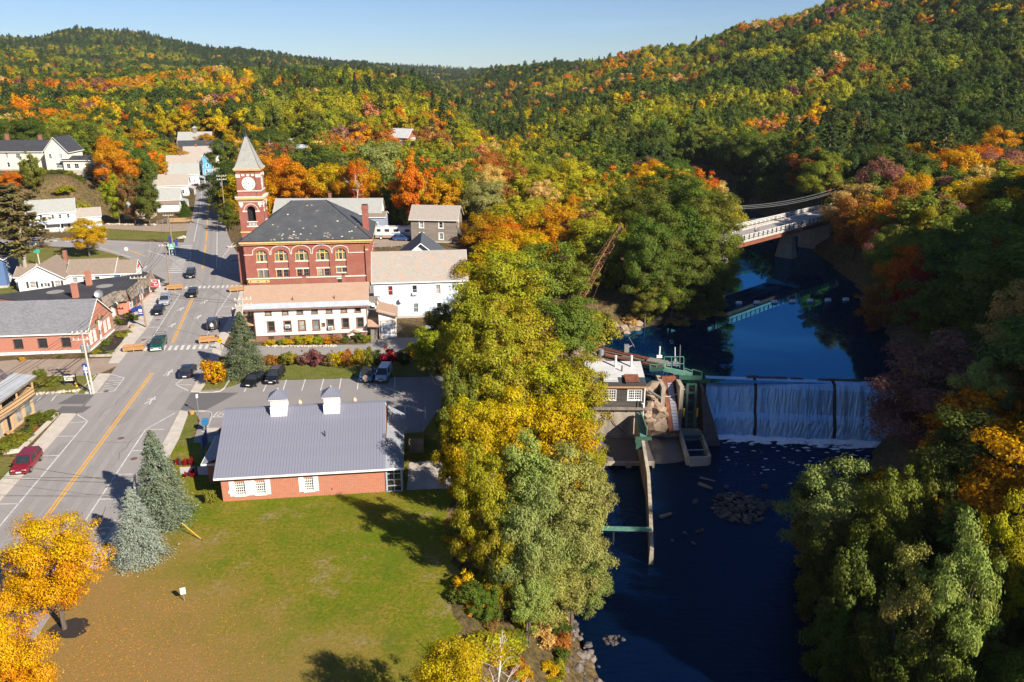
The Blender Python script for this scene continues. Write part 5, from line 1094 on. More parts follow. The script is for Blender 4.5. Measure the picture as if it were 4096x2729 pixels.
    c = G(*z3(940, 690), 4.0); q = MB(); q.lathe([(0, 0), (.3, .04), (.55, .13), (.75, .26)], 16); o = q.build('satellite_dish', 'metal_grey', ro); o.location = (c[0], c[1], 4.75); o.rotation_euler = (R(70), 0, R(12))
    q = MB(); q.cyl((c[0], c[1]+.1, 4), (c[0], c[1]+.1, 4.8), .06); q.tube([(c[0], c[1], 4.4), (c[0]+.7, c[1]-.7, 4.35)], .03); q.build('dish_mast', 'metal_grey', ro)
    for (px, py) in (z3(985, 575), z3(520, 630)): c = G(px, py, 4.0); q = MB(); q.lathe([(0, .02), (1.0, .018), (1.5, .004)][::-1], 14, (c[0], c[1], 4.0)); q.build('roof_stain', 'dirt' if False else 'path_grey', ro)
    c = D(*z3(1460, 550), 153.5); q = MB(); q.box(c[0]-.95, c[0]+.95, c[1]-.06, c[1]+.06, c[2]-.72, c[2]+.72); sg = q.build('hanging_sign', 'white_trim', root)
    q = MB(); q.box(c[0]-.88, c[0]+.75, c[1]-.075, c[1]-.06, c[2]-.66, c[2]+.66); q.build('sign_face', 'sign_red', sg)
    for i, (dx, dz, wl, hl) in enumerate(((-.62, .28, .16, .36), (-.4, .1, .12, .2), (-.2, .1, .12, .2), (0, .1, .12, .25), (.2, .12, .12, .3), (-.2, -.38, .16, .34), (.02, -.45, .12, .2), (.2, -.45, .12, .2), (.4, -.4, .14, .3))):
        q = MB(); q.box(c[0]+dx, c[0]+dx+wl, c[1]-.085, c[1]-.075, c[2]+dz, c[2]+dz+hl); q.build('sign_letter', 'white_trim', sg)
shop()
ra, fr, ro = house('restaurant', 'white clapboard restaurant with brown shingle cross gables and dark shutters', (-99.4, 155.6), R(10), 8.6, 10, 2.7, 5.3, 'clap_bright', 'brown_shingle', 'y', .35, dict(f=[(2.6, .8, 1.1, 1.35), (5.0, 1.0, .6, .7), (7.3, .8, 1.1, 1.35)]), cat='building', shutters=True, base=.1)
for lab, loc, w, d, e_, r_, ax, wn_ in (('a', (-91.5, 159.8), 8.8, 6.5, 2.6, 5.0, 'x', [(1.2, .9, 1, 1.1), (3.2, .9, 1.0, 1.1), (5.5, .9, 1.0, 1.1)]), ('b', (-83.4, 161.6), 4.6, 5.0, 2.5, 4.6, 'x', []), ('c', (-101.6, 158.4), 3.0, 6.5, 2.5, 4.3, 'x', [])):
    s_, f2, r2 = house('restaurant_wing', 'wing', loc, R(10), w, d, e_, r_, 'clap_bright', 'brown_shingle', ax, .3, dict(f=wn_), base=.1)
    if lab == 'b':
        for i in range(5): q = MB(); f2['f'].box(q, 1.9+i*.55, 2.0+i*.55, .1, 2.45, .6, .7); q.build('porch_post', 'white_trim', s_)
        q = MB(); f2['f'].box(q, 1.8, 4.4, .8, .88, .6, .68); q.build('porch_rail', 'white_trim', s_)
        q = MB(); f2['f'].box(q, .4, 1.6, .1, 2.1, 0, .05); q.build('door', 'box_blue', s_)
        q = MB(); f2['r'].box(q, 1.6, 3.6, 2.9, 3.6, .02, .08); q.build('painted_sign', 'sign_red', s_)
    absorb(ra, s_)
q = MB(); q.box(6.0, 6.7, 9, 9.7, 3.0, 6.4); q.build('chimney', 'chimney_brick', ra)
def porch_house():
    rz = R(93.8); w, d = 26, 12; X0, Y0 = -60.15, 70.2
    root = empty('porch_house', (X0, Y0, 0), rz, 'old shop house with timber balcony, grey porch roof and purple slate mansard', 'building')
    f = Fr((0, .35, 0), (1, 0, 0)); q = MB(); ops = []
    for u in (24.2, 22.0): ops.append(W(u, .15, 1.7, 2.1))
    for u in (19.6,): ops.append(W(u, .05, 1.0, 2.1))
    for u in (17.4, 15.4, 12, 9, 6): ops.append(W(u, .15, 1.5, 2.1))
    wall_openings(q, f, 25.4, -.3, 2.6, ops, .2); q.box(.2, 25.4, 2.4, d, -.3, 5.2); q.build('wall', 'clap_tan', root)
    for i, o in enumerate(ops): window(root, f, o, 'wood_porch', 'glass_curtain' if i in (1, 3) else ('glass_pale' if i in (0, 4) else 'glass_dark'), .15, (1, 1), fw=.12)
    q = MB(); q.box(-.2, 25.6, -.1, 2.6, 2.42, 2.62); q.build('balcony_floor', 'wood_grey', root)
    for u in (25.4, 21.6, 18, 14.4, 10.8, 7, 3.4): q = MB(); q.box(u-.08, u+.08, -.02, .14, 2.62, 5.0); q.build('balcony_post', 'wood_porch', root)
    q = MB(); q.box(.1, 25.4, .0, .1, 3.5, 3.58); q.box(25.34, 25.44, .1, 2.4, 3.5, 3.58); rl = q.build('balcony_rail', 'wood_porch', root)
    bm_ = MB(); bm_.box(0, .26, .02, .07, 0, .84); me = bm_.mesh('rail_board', 'wood_porch')
    for i in range(88): o = link('rail_board', me, rl); o.location = (.12+i*.285, 0, 2.64+random.uniform(-.01, .01))
    sb = MB(); sb.box(0, .05, 0, .05, 0, .86); me = sb.mesh('baluster', 'wood_porch')
    for i in range(12): o = link('baluster', me, rl); o.location = (25.37, .25+i*.18, 2.64)
    q = MB(); q.slab([(-.5, -.45, 4.95), (25.9, -.45, 4.95), (25.9, 2.5, 5.45), (-.5, 2.5, 5.45)], .12); pr = q.build('porch_roof', 'roof_membrane', root)
    q = MB(); q.box(-.5, 25.9, -.5, -.45, 4.75, 4.96); q.build('fascia', 'wood_grey', root)
    f2 = Fr((0, 2.38, 0), (1, 0, 0))
    for u in (23.5, 20, 16, 12): window(root, f2, W(u, 3.0, 1.1, 1.7), 'white_trim', 'glass_dark', -.02, (1, 2))
    q = MB(); A = [(0, 2.0, 5.3), (26.3, 2.0, 5.3), (26.3, d, 5.3), (0, d, 5.3)]; B = [(0, 3.0, 5.75), (25.2, 3.0, 5.75), (25.2, d-.8, 5.75), (0, d-.8, 5.75)]; C_ = [(0, 4.2, 8.4), (24.0, 4.2, 8.4), (24.0, d-2, 8.4), (0, d-2, 8.4)]
    q.loft([A, B, C_]); ma = q.build('mansard_roof', 'purple_slate', root)
    q = MB(); q.box(-.1, 26.4, 1.92, 2.0, 5.1, 5.32); q.box(26.3, 26.4, 2.0, d, 5.1, 5.32); q.build('eave_board', 'wood_tan', ma)
    for u in (22.0, 14):
        q = MB(); q.box(u-.75, u+.75, 2.7, 4.6, 5.9, 7.6); do = q.build('dormer', 'wood_porch', ma)
        q = MB(); q.slab([(u-.95, 2.4, 7.7), (u+.95, 2.4, 7.7), (u+.95, 4.8, 7.9), (u-.95, 4.8, 7.9)], .1); q.build('dormer_roof', 'roof_tin', do)
        fd = Fr((0, 2.68, 0), (1, 0, 0)); q = MB(); fd.quad(q, u-.4, u+.4, 6.15, 7.45, .01); q.build('pane', 'glass_curtain', do); q = MB(); fd.box(q, u-.42, u+.42, 6.77, 6.83, 0, .03); fd.box(q, u-.03, u+.03, 6.15, 7.45, 0, .03); q.build('sash_bar', 'wood_porch', do)
    q = MB(); q.slab([(17.2, -.2, 1.0), (17.6, -.2, 1.0), (17.6, -3.2, .6), (17.2, -3.2, .6)][::-1], .06); q.build('ramp_rail', 'wood_tan', root)
    q = MB(); q.box(17.3, 17.5, -3.2, -3.1, 0, .6); q.build('ramp_post', 'wood_tan', root)
    return root
porch_house()
house('blue_house', 'dark blue clapboard house at the foot of the tall pale-trunked pine', (-112.4, 157.2), R(14), 8.6, 9, 6.0, 8.8, 'clap_dkblue', 'dark_shingle', 'y', .3, dict(f=[(6.6, 3.6, .9, 1.5), (6.6, .9, .9, 1.5), (3, 3.6, .9, 1.5)], r=[(2.5, .9, .9, 1.5), (2.5, 3.6, .9, 1.5)]), base=.5)
wl, fr, ro = house('farmhouse', 'white two-storey farmhouse with grey slate roof and long front porch roof', (-132.6, 217.4), R(26), 11.5, 8.6, 5.5, 8.4, 'clap_white', 'grey_slate', 'x', .4, dict(f=[(1.4, 3.6, .7, 1.2), (3.2, 3.6, .7, 1.2), (6.0, 3.6, .7, 1.2), (7.8, 3.6, .7, 1.2), (9.8, 3.6, .7, 1.2), (1.3, .8, .8, 1.4), (3.3, .8, .8, 1.4), (7.8, .8, .8, 1.4), (9.6, .8, .8, 1.4)], l=[(2, .9, .8, 1.4), (6, .9, .8, 1.4), (2, 3.6, .7, 1.2), (6, 3.6, .7, 1.2), (4.3, 6.2, .6, .9)]), shutters=False)
q = MB(); q.slab([(.2, -1.7, 2.5), (11.4, -1.7, 2.5), (11.4, .0, 3.2), (.2, .0, 3.2)], .1); q.build('porch_roof', 'roof_tin', wl)
for u in (.4, 4.0, 7.6, 11.2): q = MB(); q.box(u-.07, u+.07, -1.6, -1.46, 0, 2.45); q.build('porch_post', 'white_trim', wl)
s_, _, _ = house('farmhouse_ell', 'ell', (-122.6, 222.6), R(26), 6.5, 6, 3.6, 5.6, 'clap_white', 'pink_slate', 'x', .3, dict(f=[(3, 1, .8, 1.3)])); absorb(wl, s_)
house('tan_shed', 'small tan shed with grey slate roof among the trees below the mansion', (-117.5, 240.5, 0), R(10), 8, 6, 3.0, 5.4, 'clap_tan', 'grey_slate', 'x', .3, dict(f=[(2, 1, .8, 1.2), (5.5, 1, .8, 1.2)]))
RW = [
 ('white cottage with patched slate roof and brown lean-to, first past the fenced yard', z1(1700, 800), 11, 7.5, 3.4, 6.6, 'clap_bright', 'grey_slate', 15, 'x'),
 ('white gabled cottage with pink slate roof beside the parked red car', z1(1780, 668), 12, 8, 4.0, 7.4, 'clap_bright', 'pink_slate', 16, 'x'),
 ('pale grey cottage with silver slate roof and white porch on the uphill road', z1(1880, 565), 12, 8, 4.4, 8.0, 'clap_blue', 'grey_slate', 17, 'x'),
 ('brown gabled house with pink slate roof tucked behind the silver-roofed cottage', z1(1905, 505), 13, 8, 5.5, 9.4, 'clap_weather', 'pink_slate', 17, 'x'),
 ('bright sky blue shopfront house on the uphill road', z1(2000, 470), 5.5, 9, 5.2, 8.6, 'clap_sky', 'blue_slate', 17, 'y'),
 ('pale yellow house with tan slate roof below the black-roofed barn', z1(2035, 420), 13, 8, 6.0, 10.2, 'clap_yellow', 'pink_slate', 17, 'x'),
 ('white house with long black roof at the top of the uphill road', z1(2115, 385), 20, 10, 6.8, 11.6, 'clap_bright', 'dark_shingle', 15, 'x'),
]
for i, (lb, px, w, d, e_, r_, wm, rm, a, ax) in enumerate(RW):
    c = G(*px); loc = from_right(c, w, R(a))
    h_, f2, r2 = house('road_house', lb, loc, R(a), w, d, e_, r_, wm, rm, ax, .35, dict(f=[(w*.25, .9, .8, 1.3), (w*.6, .9, .8, 1.3), (w*.85, .9, .8, 1.3)] + ([(w*.3, 3.4, .8, 1.3), (w*.7, 3.4, .8, 1.3)] if e_ > 5 else []), r=[(d*.3, .9, .8, 1.3), (d*.7, .9, .8, 1.3)] + ([(d*.5, 3.4, .8, 1.3)] if e_ > 5 else [])), group='houses along the uphill road', chim=((w*.4, d*.5, .7, r_+1.0),) if i in (1, 3, 5) else (), casing=.12)
    if i == 0:
        q = MB(); q.slab([(1, -3.2, 2.3), (w+.2, -3.2, 2.3), (w+.2, 0, 3.3), (1, 0, 3.3)], .12); q.build('lean_to_roof', 'brown_shingle', h_); q = MB(); q.box(1.2, w, -3, 0, -.3, 2.25); q.build('lean_to_wall', 'clap_bright', h_)
    if i in (0, 1, 2):
        q = MB(); q.slab([(w, 1, 3.0), (w+2, 1, 2.4), (w+2, d-1, 2.4), (w, d-1, 3.0)], .1); q.build('porch_roof', 'roof_membrane', h_)
        for y in (1.2, d/2, d-1.2): q = MB(); q.box(w+1.8, w+1.92, y-.06, y+.06, -.2, 2.4); q.build('porch_post', 'white_trim', h_)
hb2, f2, _ = house('grey_barn', 'grey weathered barn with small roof cupola among orange trees', (*D(*z1(1690, 285), 395)[:2], gz(D(*z1(1690, 285), 395)[0], 395)-2.4), R(8), 15, 9, 5, 9.5, 'clap_weather', 'grey_slate', 'x', .4, {}, cat='barn')
q = MB(); q.box(6.7, 8.3, 3.7, 5.3, 9, 11.2); q.build('cupola', 'clap_weather', hb2); q = MB(); q.loft([[(6.3, 3.3, 11.2), (8.7, 3.3, 11.2), (8.7, 5.7, 11.2), (6.3, 5.7, 11.2)], [(7.45, 4.45, 12.4), (7.55, 4.45, 12.4), (7.55, 4.55, 12.4), (7.45, 4.55, 12.4)]]); q.build('cupola_roof', 'grey_slate', hb2)
mz = 12.0
mn, fr, ro = house('mansion', 'large cream mansion with dark roofs and wide porch on the hillside terrace', (*D(*z1(-260, 330), 262)[:2], mz), R(3), 24, 9, 6.2, 9.2, 'clap_yellow', 'dark_shingle', 'x', .5, dict(f=[(14.5, 3.9, 1.6, 1.4), (14.8, 1.1, 1.6, 1.4), (3, 3.9, .9, 1.5), (7, 3.9, .9, 1.5), (11, 3.9, .9, 1.5), (11, 1.1, .9, 1.5), (7, 1.1, .9, 1.5)]), chim=((9.5, 5, .9, 11.2), (20, 5, .9, 10.9)), shutters=False, base=.5)
for loc, w, d, e_, r_, ax, wm, wn_, rf in ((D(*z1(430, 330), 260), 7.2, 10, 6.4, 10.6, 'y', 'clap_yellow', [(1.6, 4.0, .9, 1.5), (4.8, 4.0, 1.0, 1.6), (4.0, 1.0, 2.2, 1.6)], 'dark_shingle'), (D(*z1(590, 330), 259.5), 11.0, 7, 3.6, 4.6, 'x', 'clap_yellow', [(1.5, 1.0, 1.2, 1.5), (4.0, 1.0, 1.4, 1.5), (7.5, 1.0, 1.4, 1.5)], 'roof_dark')):
    s_, f2, _ = house('mansion_wing', 'w', (loc[0], loc[1], mz), R(3), w, d, e_, r_, wm, rf, ax, .5, dict(f=wn_), base=.5, grid=(2, 2)); absorb(mn, s_)
loc = D(*z1(870-260, 330), 258)
def far_house(lb, px, py, Y, w, d, e_, r_, wm, rm, a, nm='far_house'):
    Y = next((v for v in np.arange(232, 430, 1.0) if D(px, py, v)[2]-gz(D(px, py, v)[0], v) <= r_), Y); c = D(px, py, Y); base_z = c[2]-r_
    house(nm, lb, (c[0]-w/2, Y, base_z), R(a), w, d, e_, r_, wm, rm, 'x', .3, dict(f=[(w*.25, 1, .9, 1.4), (w*.7, 1, .9, 1.4), (w*.25, 3.4, .9, 1.4), (w*.7, 3.4, .9, 1.4)], r=[(d*.5, 3.4, .9, 1.4)]), group='houses among the trees', base=0)
far_house('white house with pink roof peeking between trees behind the clock tower', 1158, 560, 330, 9, 8, 5.5, 9, 'clap_bright', 'pink_slate', 30)
far_house('small white house with blue-grey roof among trees behind the clock tower', 1205, 582, 320, 9, 8, 5, 8, 'clap_bright', 'roof_tin', -8)
far_house('dark red house with pale roof on the wooded rise', 1592, 516, 400, 12, 9, 5.0, 8.6, 'hall_brick', 'roof_pale', -25)
far_house('white shed roof glimpsed below the dark red house', 1635, 552, 380, 8, 6, 3.5, 5, 'clap_bright', 'roof_pale', -15)
far_house('white house gable at the wood edge above the mansion', 5, 425, 345, 8, 8, 5.5, 9, 'clap_bright', 'grey_slate', 10)
# ================================================================ dam, powerhouse, bridge
z7 = lambda x, y: (2360+x/3.266, 1380+y/3.266)
def dam():
    root = empty('dam', (46, 115, -12), 0, 'overflow dam with three broad veils of white water falling between dark gaps', 'dam')
    A, B = Vector((28.6, 118.15)), Vector((66, 114.3)); t = (B-A).normalized(); n = Vector((t.y, -t.x)); L_ = (B-A).length
    prof = [(-1.6, -6.5), (-1.5, -4.25), (-.5, -4.12), (.3, -4.35), (.75, -5.0), (1.15, -6.2), (1.55, -7.6), (2.05, -8.8), (2.6, -9.4), (2.95, -9.9), (3.15, -11), (3.2, -13.5)]
    def pt(u, d, z): p = A+t*u+n*d; return Vector((p.x-46, p.y-115, z+12))
    m_ = MB(); nu = 2
    for i in range(nu):
        u0, u1 = L_*i/nu, L_*(i+1)/nu
        for (d0, a), (d1, b) in zip(prof, prof[1:]): m_.face([pt(u0, d1, b), pt(u1, d1, b), pt(u1, d0, a), pt(u0, d0, a)])
    m_.build('dam_body', 'wet_rock', root)
    vp = [(-1.3, -3.97), (-.5, -3.95), (.35, -4.15), (.95, -4.9), (1.4, -6.1), (1.8, -7.4), (2.25, -8.5), (2.9, -9.15), (3.2, -9.6), (3.45, -10.4), (3.6, -11.2), (3.65, -12.1)]
    rr = np.random.default_rng(3)
    for u0, u1 in ((2.2, 9.6), (10.05, 21.6), (22.1, L_-.6)):
        N = int((u1-u0)/.22); us = np.linspace(u0, u1, N+1); m_ = MB(); off = np.zeros((N+1, len(vp)))
        base = (vnoise(us, us*0, .8, 2)-.5)*.22
        for j in range(len(vp)): off[:, j] = base*min(1, j/4)+(rr.random(N+1)-.5)*(.10 if j > 2 else .02)+((rr.random(N+1)-.5)*.22 if j > 7 else 0)
        taper = np.minimum(1, np.minimum(us-u0, u1-us)/.5)
        for i in range(N):
            for j in range(len(vp)-1):
                q = []
                for ii, jj in ((i, j+1), (i+1, j+1), (i+1, j), (i, j)): q.append(pt(us[ii], vp[jj][0]+.06+off[ii, jj]-(1-taper[ii])*.12, vp[jj][1]+.03+off[ii, jj]*.3))
                m_.face(q)
        m_.build('water_veil', 'fall_water', root, smooth=False)
    for k in range(299):
        u = rr.uniform(2, L_-1.2); d = 3.8+abs(rr.normal(0, 1.0)); r = rr.uniform(.3, 1.15)*(1.1 if d < 4.4 else .7); c = pt(u, d, -11.985+rr.uniform(0, .02)); q = MB(); nn = 9; ph = rr.uniform(0, 6)
        ring = [c+Vector((r*rr.uniform(.6, 1.3)*math.cos(ph+i*2*math.pi/nn)*1.5, r*.6*rr.uniform(.6, 1.3)*math.sin(ph+i*2*math.pi/nn), 0)) for i in range(nn)]; top = c+Vector((0, 0, rr.uniform(.08, .4)))
        for i in range(nn): q.face([ring[i], ring[(i+1) % nn], top])
        q.build('foam_patch', 'foam', root)
    for k in range(120):
        u, d = rr.uniform(1, L_-1), 5+abs(rr.normal(0, 7)); c = pt(u, d, -11.985); r = rr.uniform(.06, .3); MB().face([c+Vector((r*1.6*math.cos(t)*rr.uniform(.5, 1.3), r*.6*math.sin(t)*rr.uniform(.5, 1.3), 0)) for t in [i*1.0472 for i in range(6)]]).build('foam_fleck', 'foam', root)
    for u, w_, h in ((12.5, 5.0, .35), (16.5, 2.0, .25), (23.0, 6.5, .4), (30, 3, .3), (9.5, 1.6, .5), (21.8, 1.4, .45)):
        q = MB(); a = pt(u-w_/2, -1.1, -4.2); b = pt(u+w_/2, -1.25, -4.2); q.tube([a+ZU*.3, b+ZU*.34], .2*h/.35, 6); q.tube([a+ZU*.2+Vector((.3, .4, 0)), b+ZU*.42+Vector((-.5, .2, 0))], .11, 5); q.build('drift_log', 'wet_rock', root)
dam()
def powerhouse():
    X0, Y0, w, d = 11.6, 111.4, 8.45, 6.6; zf, ze, zb = -6.05, -2.6, -1.35
    root = empty('powerhouse', (X0, Y0, -12), R(-.5), 'dark board-sided powerhouse with skylights and white stacks on a concrete base', 'building')
    o_ = -(-12); f = Fr((0, 0, 0), (1, 0, 0)); Zf, Ze, Zb = zf+12, ze+12, zb+12
    ops = [W(3.05, Zf+1.15, 2.0, 1.65), W(6.9, Zf+1.15, 2.0, 1.65)]
    m_ = MB(); wall_openings(m_, f, w, Zf, Ze, ops, .12); fr_ = Fr((w, 0, 0), (0, 1, 0)); fl = Fr((0, d, 0), (0, -1, 0)); fb = Fr((w, d, 0), (-1, 0, 0))
    m_.face([fr_.p(0, Zf), fr_.p(d, Zf), fr_.p(d, Zb), fr_.p(0, Ze)]); m_.face([fl.p(0, Zf), fl.p(d, Zf), fl.p(d, Ze), fl.p(0, Zb)]); fb.quad(m_, 0, w, Zf, Zb); m_.build('wall', 'clap_black', root)
    for o in ops:
        w_ = window(root, f, o, 'white_trim', 'glass_dark', .10, (2, 1), fw=.1, casing=.1, mw=.14)
        q = MB()
        for i in (1, 2, 4, 5): c = o['u0']+(o['u1']-o['u0'])*i/6; f.box(q, c-.03, c+.03, o['z0'], o['z1'], -.1, -.05)
        for i in (1, 2, 3): c = o['z0']+(o['z1']-o['z0'])*i/4; f.box(q, o['u0'], o['u1'], c-.03, c+.03, -.1, -.045)
        q.build('muntin', 'white_trim', w_)
    q = MB(); f.box(q, w-.1, w+.06, Zf, Ze, 0, .06); q.build('corner_board', 'white_trim', root)
    s = (Zb-Ze)/d; yk = 2.2
    q = MB(); q.slab([(-.3, -.35, Ze-s*.35+.14), (w+.2, -.35, Ze-s*.35+.14), (w+.2, yk, Ze+s*yk+.14), (-.3, yk, Ze+s*yk+.14)], .13); ro = q.build('roof', 'dark_shingle', root)
    q = MB(); q.slab([(-.3, yk, Ze+s*yk+.15), (w+.2, yk, Ze+s*yk+.15), (w+.2, d+.3, Zb+s*.3+.15), (-.3, d+.3, Zb+s*.3+.15)], .13); q.build('roof_membrane', 'roof_pale', ro)
    q = MB(); q.box(-.3, w+.2, -.42, -.36, Ze-.22, Ze+.06); q.build('fascia', 'wood_tan', root)
    for u, mt in ((3.3, 'roof_pale'), (6.55, 'rust')):
        q = MB(); q.box(u-1.0, u+1.0, .2, .3, Ze, Ze+.62); q.box(u-1.0, u+1.0, .3, 2.4, Ze, Ze+.7); sk = q.build('skylight', 'shutter_dark', root); q = MB(); q.slab([(u-1.08, .05, Ze+.66), (u+1.08, .05, Ze+.66), (u+1.08, 2.5, Ze+.95), (u-1.08, 2.5, Ze+.95)], .07); q.build('skylight_cover', mt, sk)
    for u, y in ((4.5, 5.2), (6.95, 5.2)): q = MB(); q.cyl((u, y, Zb-.6), (u, y, Zb+1.5), .17, .17, 10); q.cyl((u, y, Zb+1.5), (u, y, Zb+1.75), .2, .2, 10); q.build('stack', 'metal_white', ro)
    q = MB(); q.cyl((5.35, 3.9, Zb-.8), (5.35, 3.9, Zb+.55), .1, .1, 8); q.build('vent_pipe', 'rubber', ro)
    q = MB(); q.box(-.2, w+.6, -.55, .2, Zf-.28, Zf); q.build('ledge', 'wood_grey', root)
    q = MB(); q.box(.2, w, .02, d, .9, Zf-.3); q.build('concrete_base', 'old_concrete', root)
    q = MB(); q.box(-.6, w+.25, -.35, .02, .9, 1.5); q.build('base_step', 'old_concrete', root)
    for u in (2.0, 4.2, 6.1): q = MB(); q.cyl((u, -.3, Zf-.6), (u, -.3, Zf-.25), .07, .07, 6); q.build('drain_pipe', 'rust', root)
    q = MB()
    for u in (7.35, 7.85): q.box(u-.035, u+.035, -.14, -.06, .3, Zf+1.2)
    ld = q.build('ladder', 'metal_dark', root)
    for k in range(17): q = MB(); q.cyl((7.35, -.1, .6+k*.37), (7.85, -.1, .6+k*.37), .025, .025, 5); q.build('rung', 'metal_dark', ld)
    q = MB(); q.tube([(8.3, -.3, .6), (8.3, -.3, Zf+.2), (8.25, -.3, Zf+.7), (8.0, -.3, Zf+.75)], .07, 6); q.build('downpipe', 'metal_white', root)
    q = MB(); q.tube([(3.2, -.15, Zf-.5), (3.15, -.15, Zf-1.2), (4.1, -.15, Zf-2.8), (5.6, -.15, Zf-4.2), (7.3, -.2, Zf-5.1)], .05, 5); q.build('cable', 'rubber', root)
    q = MB(); ops2 = [W(3.4, -.6, 3.0, .95), W(7.2, -.6, 3.0, .95)]; ft = Fr((0, -8.3, 0), (1, 0, 0)); wall_openings(q, ft, 9.0, -.9, .75, ops2, 1.2); q.box(0, 9, -8.3, -7.9, .75, .9); q.build('tailrace_wall', 'old_concrete', root)
    q = MB(); q.box(.2, 8.8, -7.1, -7.0, -.9, .7); q.build('tailrace_dark_sheet', 'black', root)  # black sheet behind both openings, paints the darkness of the recess
    q = MB(); q.slab([(.0, -7.9, .85), (9, -7.9, .85), (9, -.3, .95), (0, -.3, .95)], .3); q.build('tailrace_top', 'gravel', root)
powerhouse()
def struct_box(name, mat, label, cat, boxes, loc=(0, 0, 0)):
    q = MB()
    for b in boxes: q.box(*b)
    return q.build(name, mat, None, loc=loc, label=label, cat=cat)
q = MB(); pts = [(18.95, 110.8, -6.9), (18.7, 103.5, -7.6), (18.2, 95, -8.6), (17.2, 87, -9.4), (16.1, 79.2, -10.0)]
for a, b in zip(pts, pts[1:]):
    q.loft([[(a[0]-.28, a[1], -13.5), (a[0]+.28, a[1], -13.5), (a[0]+.22, a[1], a[2]), (a[0]-.22, a[1], a[2])], [(b[0]-.28, b[1], -13.5), (b[0]+.28, b[1], -13.5), (b[0]+.22, b[1], b[2]), (b[0]-.22, b[1], b[2])]])
tw = q.build('training_wall', 'old_concrete', label='long narrow concrete wall running down river from the powerhouse', cat='wall')
q = MB(); q.slab([(18.65, 110.5, -6.75), (19.75, 110.5, -6.75), (19.3, 103.6, -7.4), (18.4, 103.6, -7.4)][::-1], .12); q.box(19.3, 19.4, 104, 110, -7.3, -6.2)
q.build('gate_plate', 'mint_steel', tw)
q = MB(); q.box(17.6, 19.9, 103.0, 103.5, -7.6, -7.25); q.box(17.5, 18.3, 101.8, 103, -8.4, -7.6); q.build('gate_hoist', 'green_steel', tw)
bm0 = empty('boom_beam', (6, 83, -12), 0, 'weathered mint green steel beam spanning the tailrace to the wall end', 'beam')
q = MB(); q.slab([(-1, .2, 2.5), (10.7, -.2, 2.4), (10.7, .35, 2.4), (-1, .75, 2.5)], .3); q.build('beam', 'mint_steel', bm0)
for x in (6.2, 3.2): q = MB(); q.cyl((x, .3, -1.5), (x, .3, 2.3), .09, .09, 6); q.build('post', 'metal_dark', bm0)
bar = MB(); cb = [G(*z7(*p), -11.6) for p in ((700, 1180), (760, 1130), (1050, 1160), (1180, 1130), (1260, 1330), (1300, 1480), (1150, 1520), (950, 1540), (800, 1530), (720, 1440))]
cc = Vector((sum(p[0] for p in cb)/len(cb), sum(p[1] for p in cb)/len(cb), -11.1))
for i in range(len(cb)):
    a, b = Vector(cb[i]), Vector(cb[(i+1) % len(cb)]); a.z = b.z = -12.15; am, bm_ = a.lerp(cc, .45), b.lerp(cc, .45); am.z = bm_.z = -11.35; bar.face([a, b, bm_, am][::1]); bar.face([am, bm_, cc])
bar.build('gravel_bar', 'gravel', kind='structure', merge=True, smooth=True)
ICO = []
import bmesh
for k in range(6):
    b_ = bmesh.new(); bmesh.ops.create_icosphere(b_, subdivisions=2 if k < 3 else 1, radius=1)
    rr = random.Random(k*7+1)
    for v in b_.verts:
        s = 1+rr.uniform(-.24, .2); v.co = Vector((v.co.x*s*1.15, v.co.y*s*.92, v.co.z*s*.72))
    me = bpy.data.meshes.new('rock'); b_.to_mesh(me); b_.free(); ICO.append(me)
def rock_me(k, mat):
    key = ('rk', k, mat)
    if key not in CH: m = ICO[k].copy(); m.materials.append(MATS[mat]); CH[key] = m
    return CH[key]
def rock(loc, r, mat='rock', parent=None, k=None, name='rock'):
    o = link(name, rock_me(random.randrange(6) if k is None else k, mat), parent); o.location = loc; o.scale = (r*random.uniform(.8, 1.2), r*random.uniform(.8, 1.2), r*random.uniform(.7, 1.1)); o.rotation_euler = (random.uniform(-.4, .4), random.uniform(-.4, .4), random.uniform(0, 6.3)); return o
lb = empty('rock_ledge', (24, 112, -12), 0, 'jumbled brown rock ledge between the powerhouse and the flume', 'rocks')
for p, r in (((780, 660), 1.0), ((860, 700), .9), ((800, 760), 1.2), ((880, 780), .9), ((860, 920), 1.5), ((780, 980), 1.3), ((850, 1060), 1.9), ((930, 1000), 1.2), ((770, 600), 1.0), ((820, 540), 1.3), ((760, 850), 1.2), ((900, 860), 1.3), ((960, 920), 1.2), ((740, 920), 1.0)):
    Y = 112.5+(900-p[1])*.006; c = D(*z7(*p), Y); rock((c[0]-24, c[1]-112, c[2]+12), r, 'ledge_rock', lb)
c0 = D(*z7(820, 420), 117)
q = MB(); q.loft([[(-4, 4.5, -.5), (2, 4.5, -.5), (2.2, 1.0, -.5), (-4, -1, -.5)], [(-4, 4.5, 5.2), (1.2, 4.5, 5.2), (1.0, 2.2, 4.6), (-3.8, 1.5, 4.0)]]); q.build('abutment', 'old_concrete', lb)
fl_ = empty('flume', (28, 113, -12), 0, 'rust red steel flume with grey mesh walkway dropping beside the dam', 'flume')
a, b = Vector(D(*z7(1020, 480), 116.2)), Vector(D(*z7(1110, 1120), 109.6)); ofs = Vector((28, 113, -12)); dv = (b-a).normalized(); sdv = Vector((1, .1, 0)).normalized(); upv = sdv.cross(dv)*-1
if upv.z < 0: upv = -upv
def beam(m_, p0, p1, hw, hh, up=None):
    p0, p1 = Vector(p0), Vector(p1); d_ = (p1-p0).normalized(); sx = d_.cross(ZU); sx = sx.normalized() if sx.length > .05 else Vector((1, 0, 0)); u_ = sx.cross(d_)
    m_.loft([[p+sx*i*hw+u_*j*hh for i, j in ((-1, -1), (1, -1), (1, 1), (-1, 1))] for p in (p0, p1)]); return m_
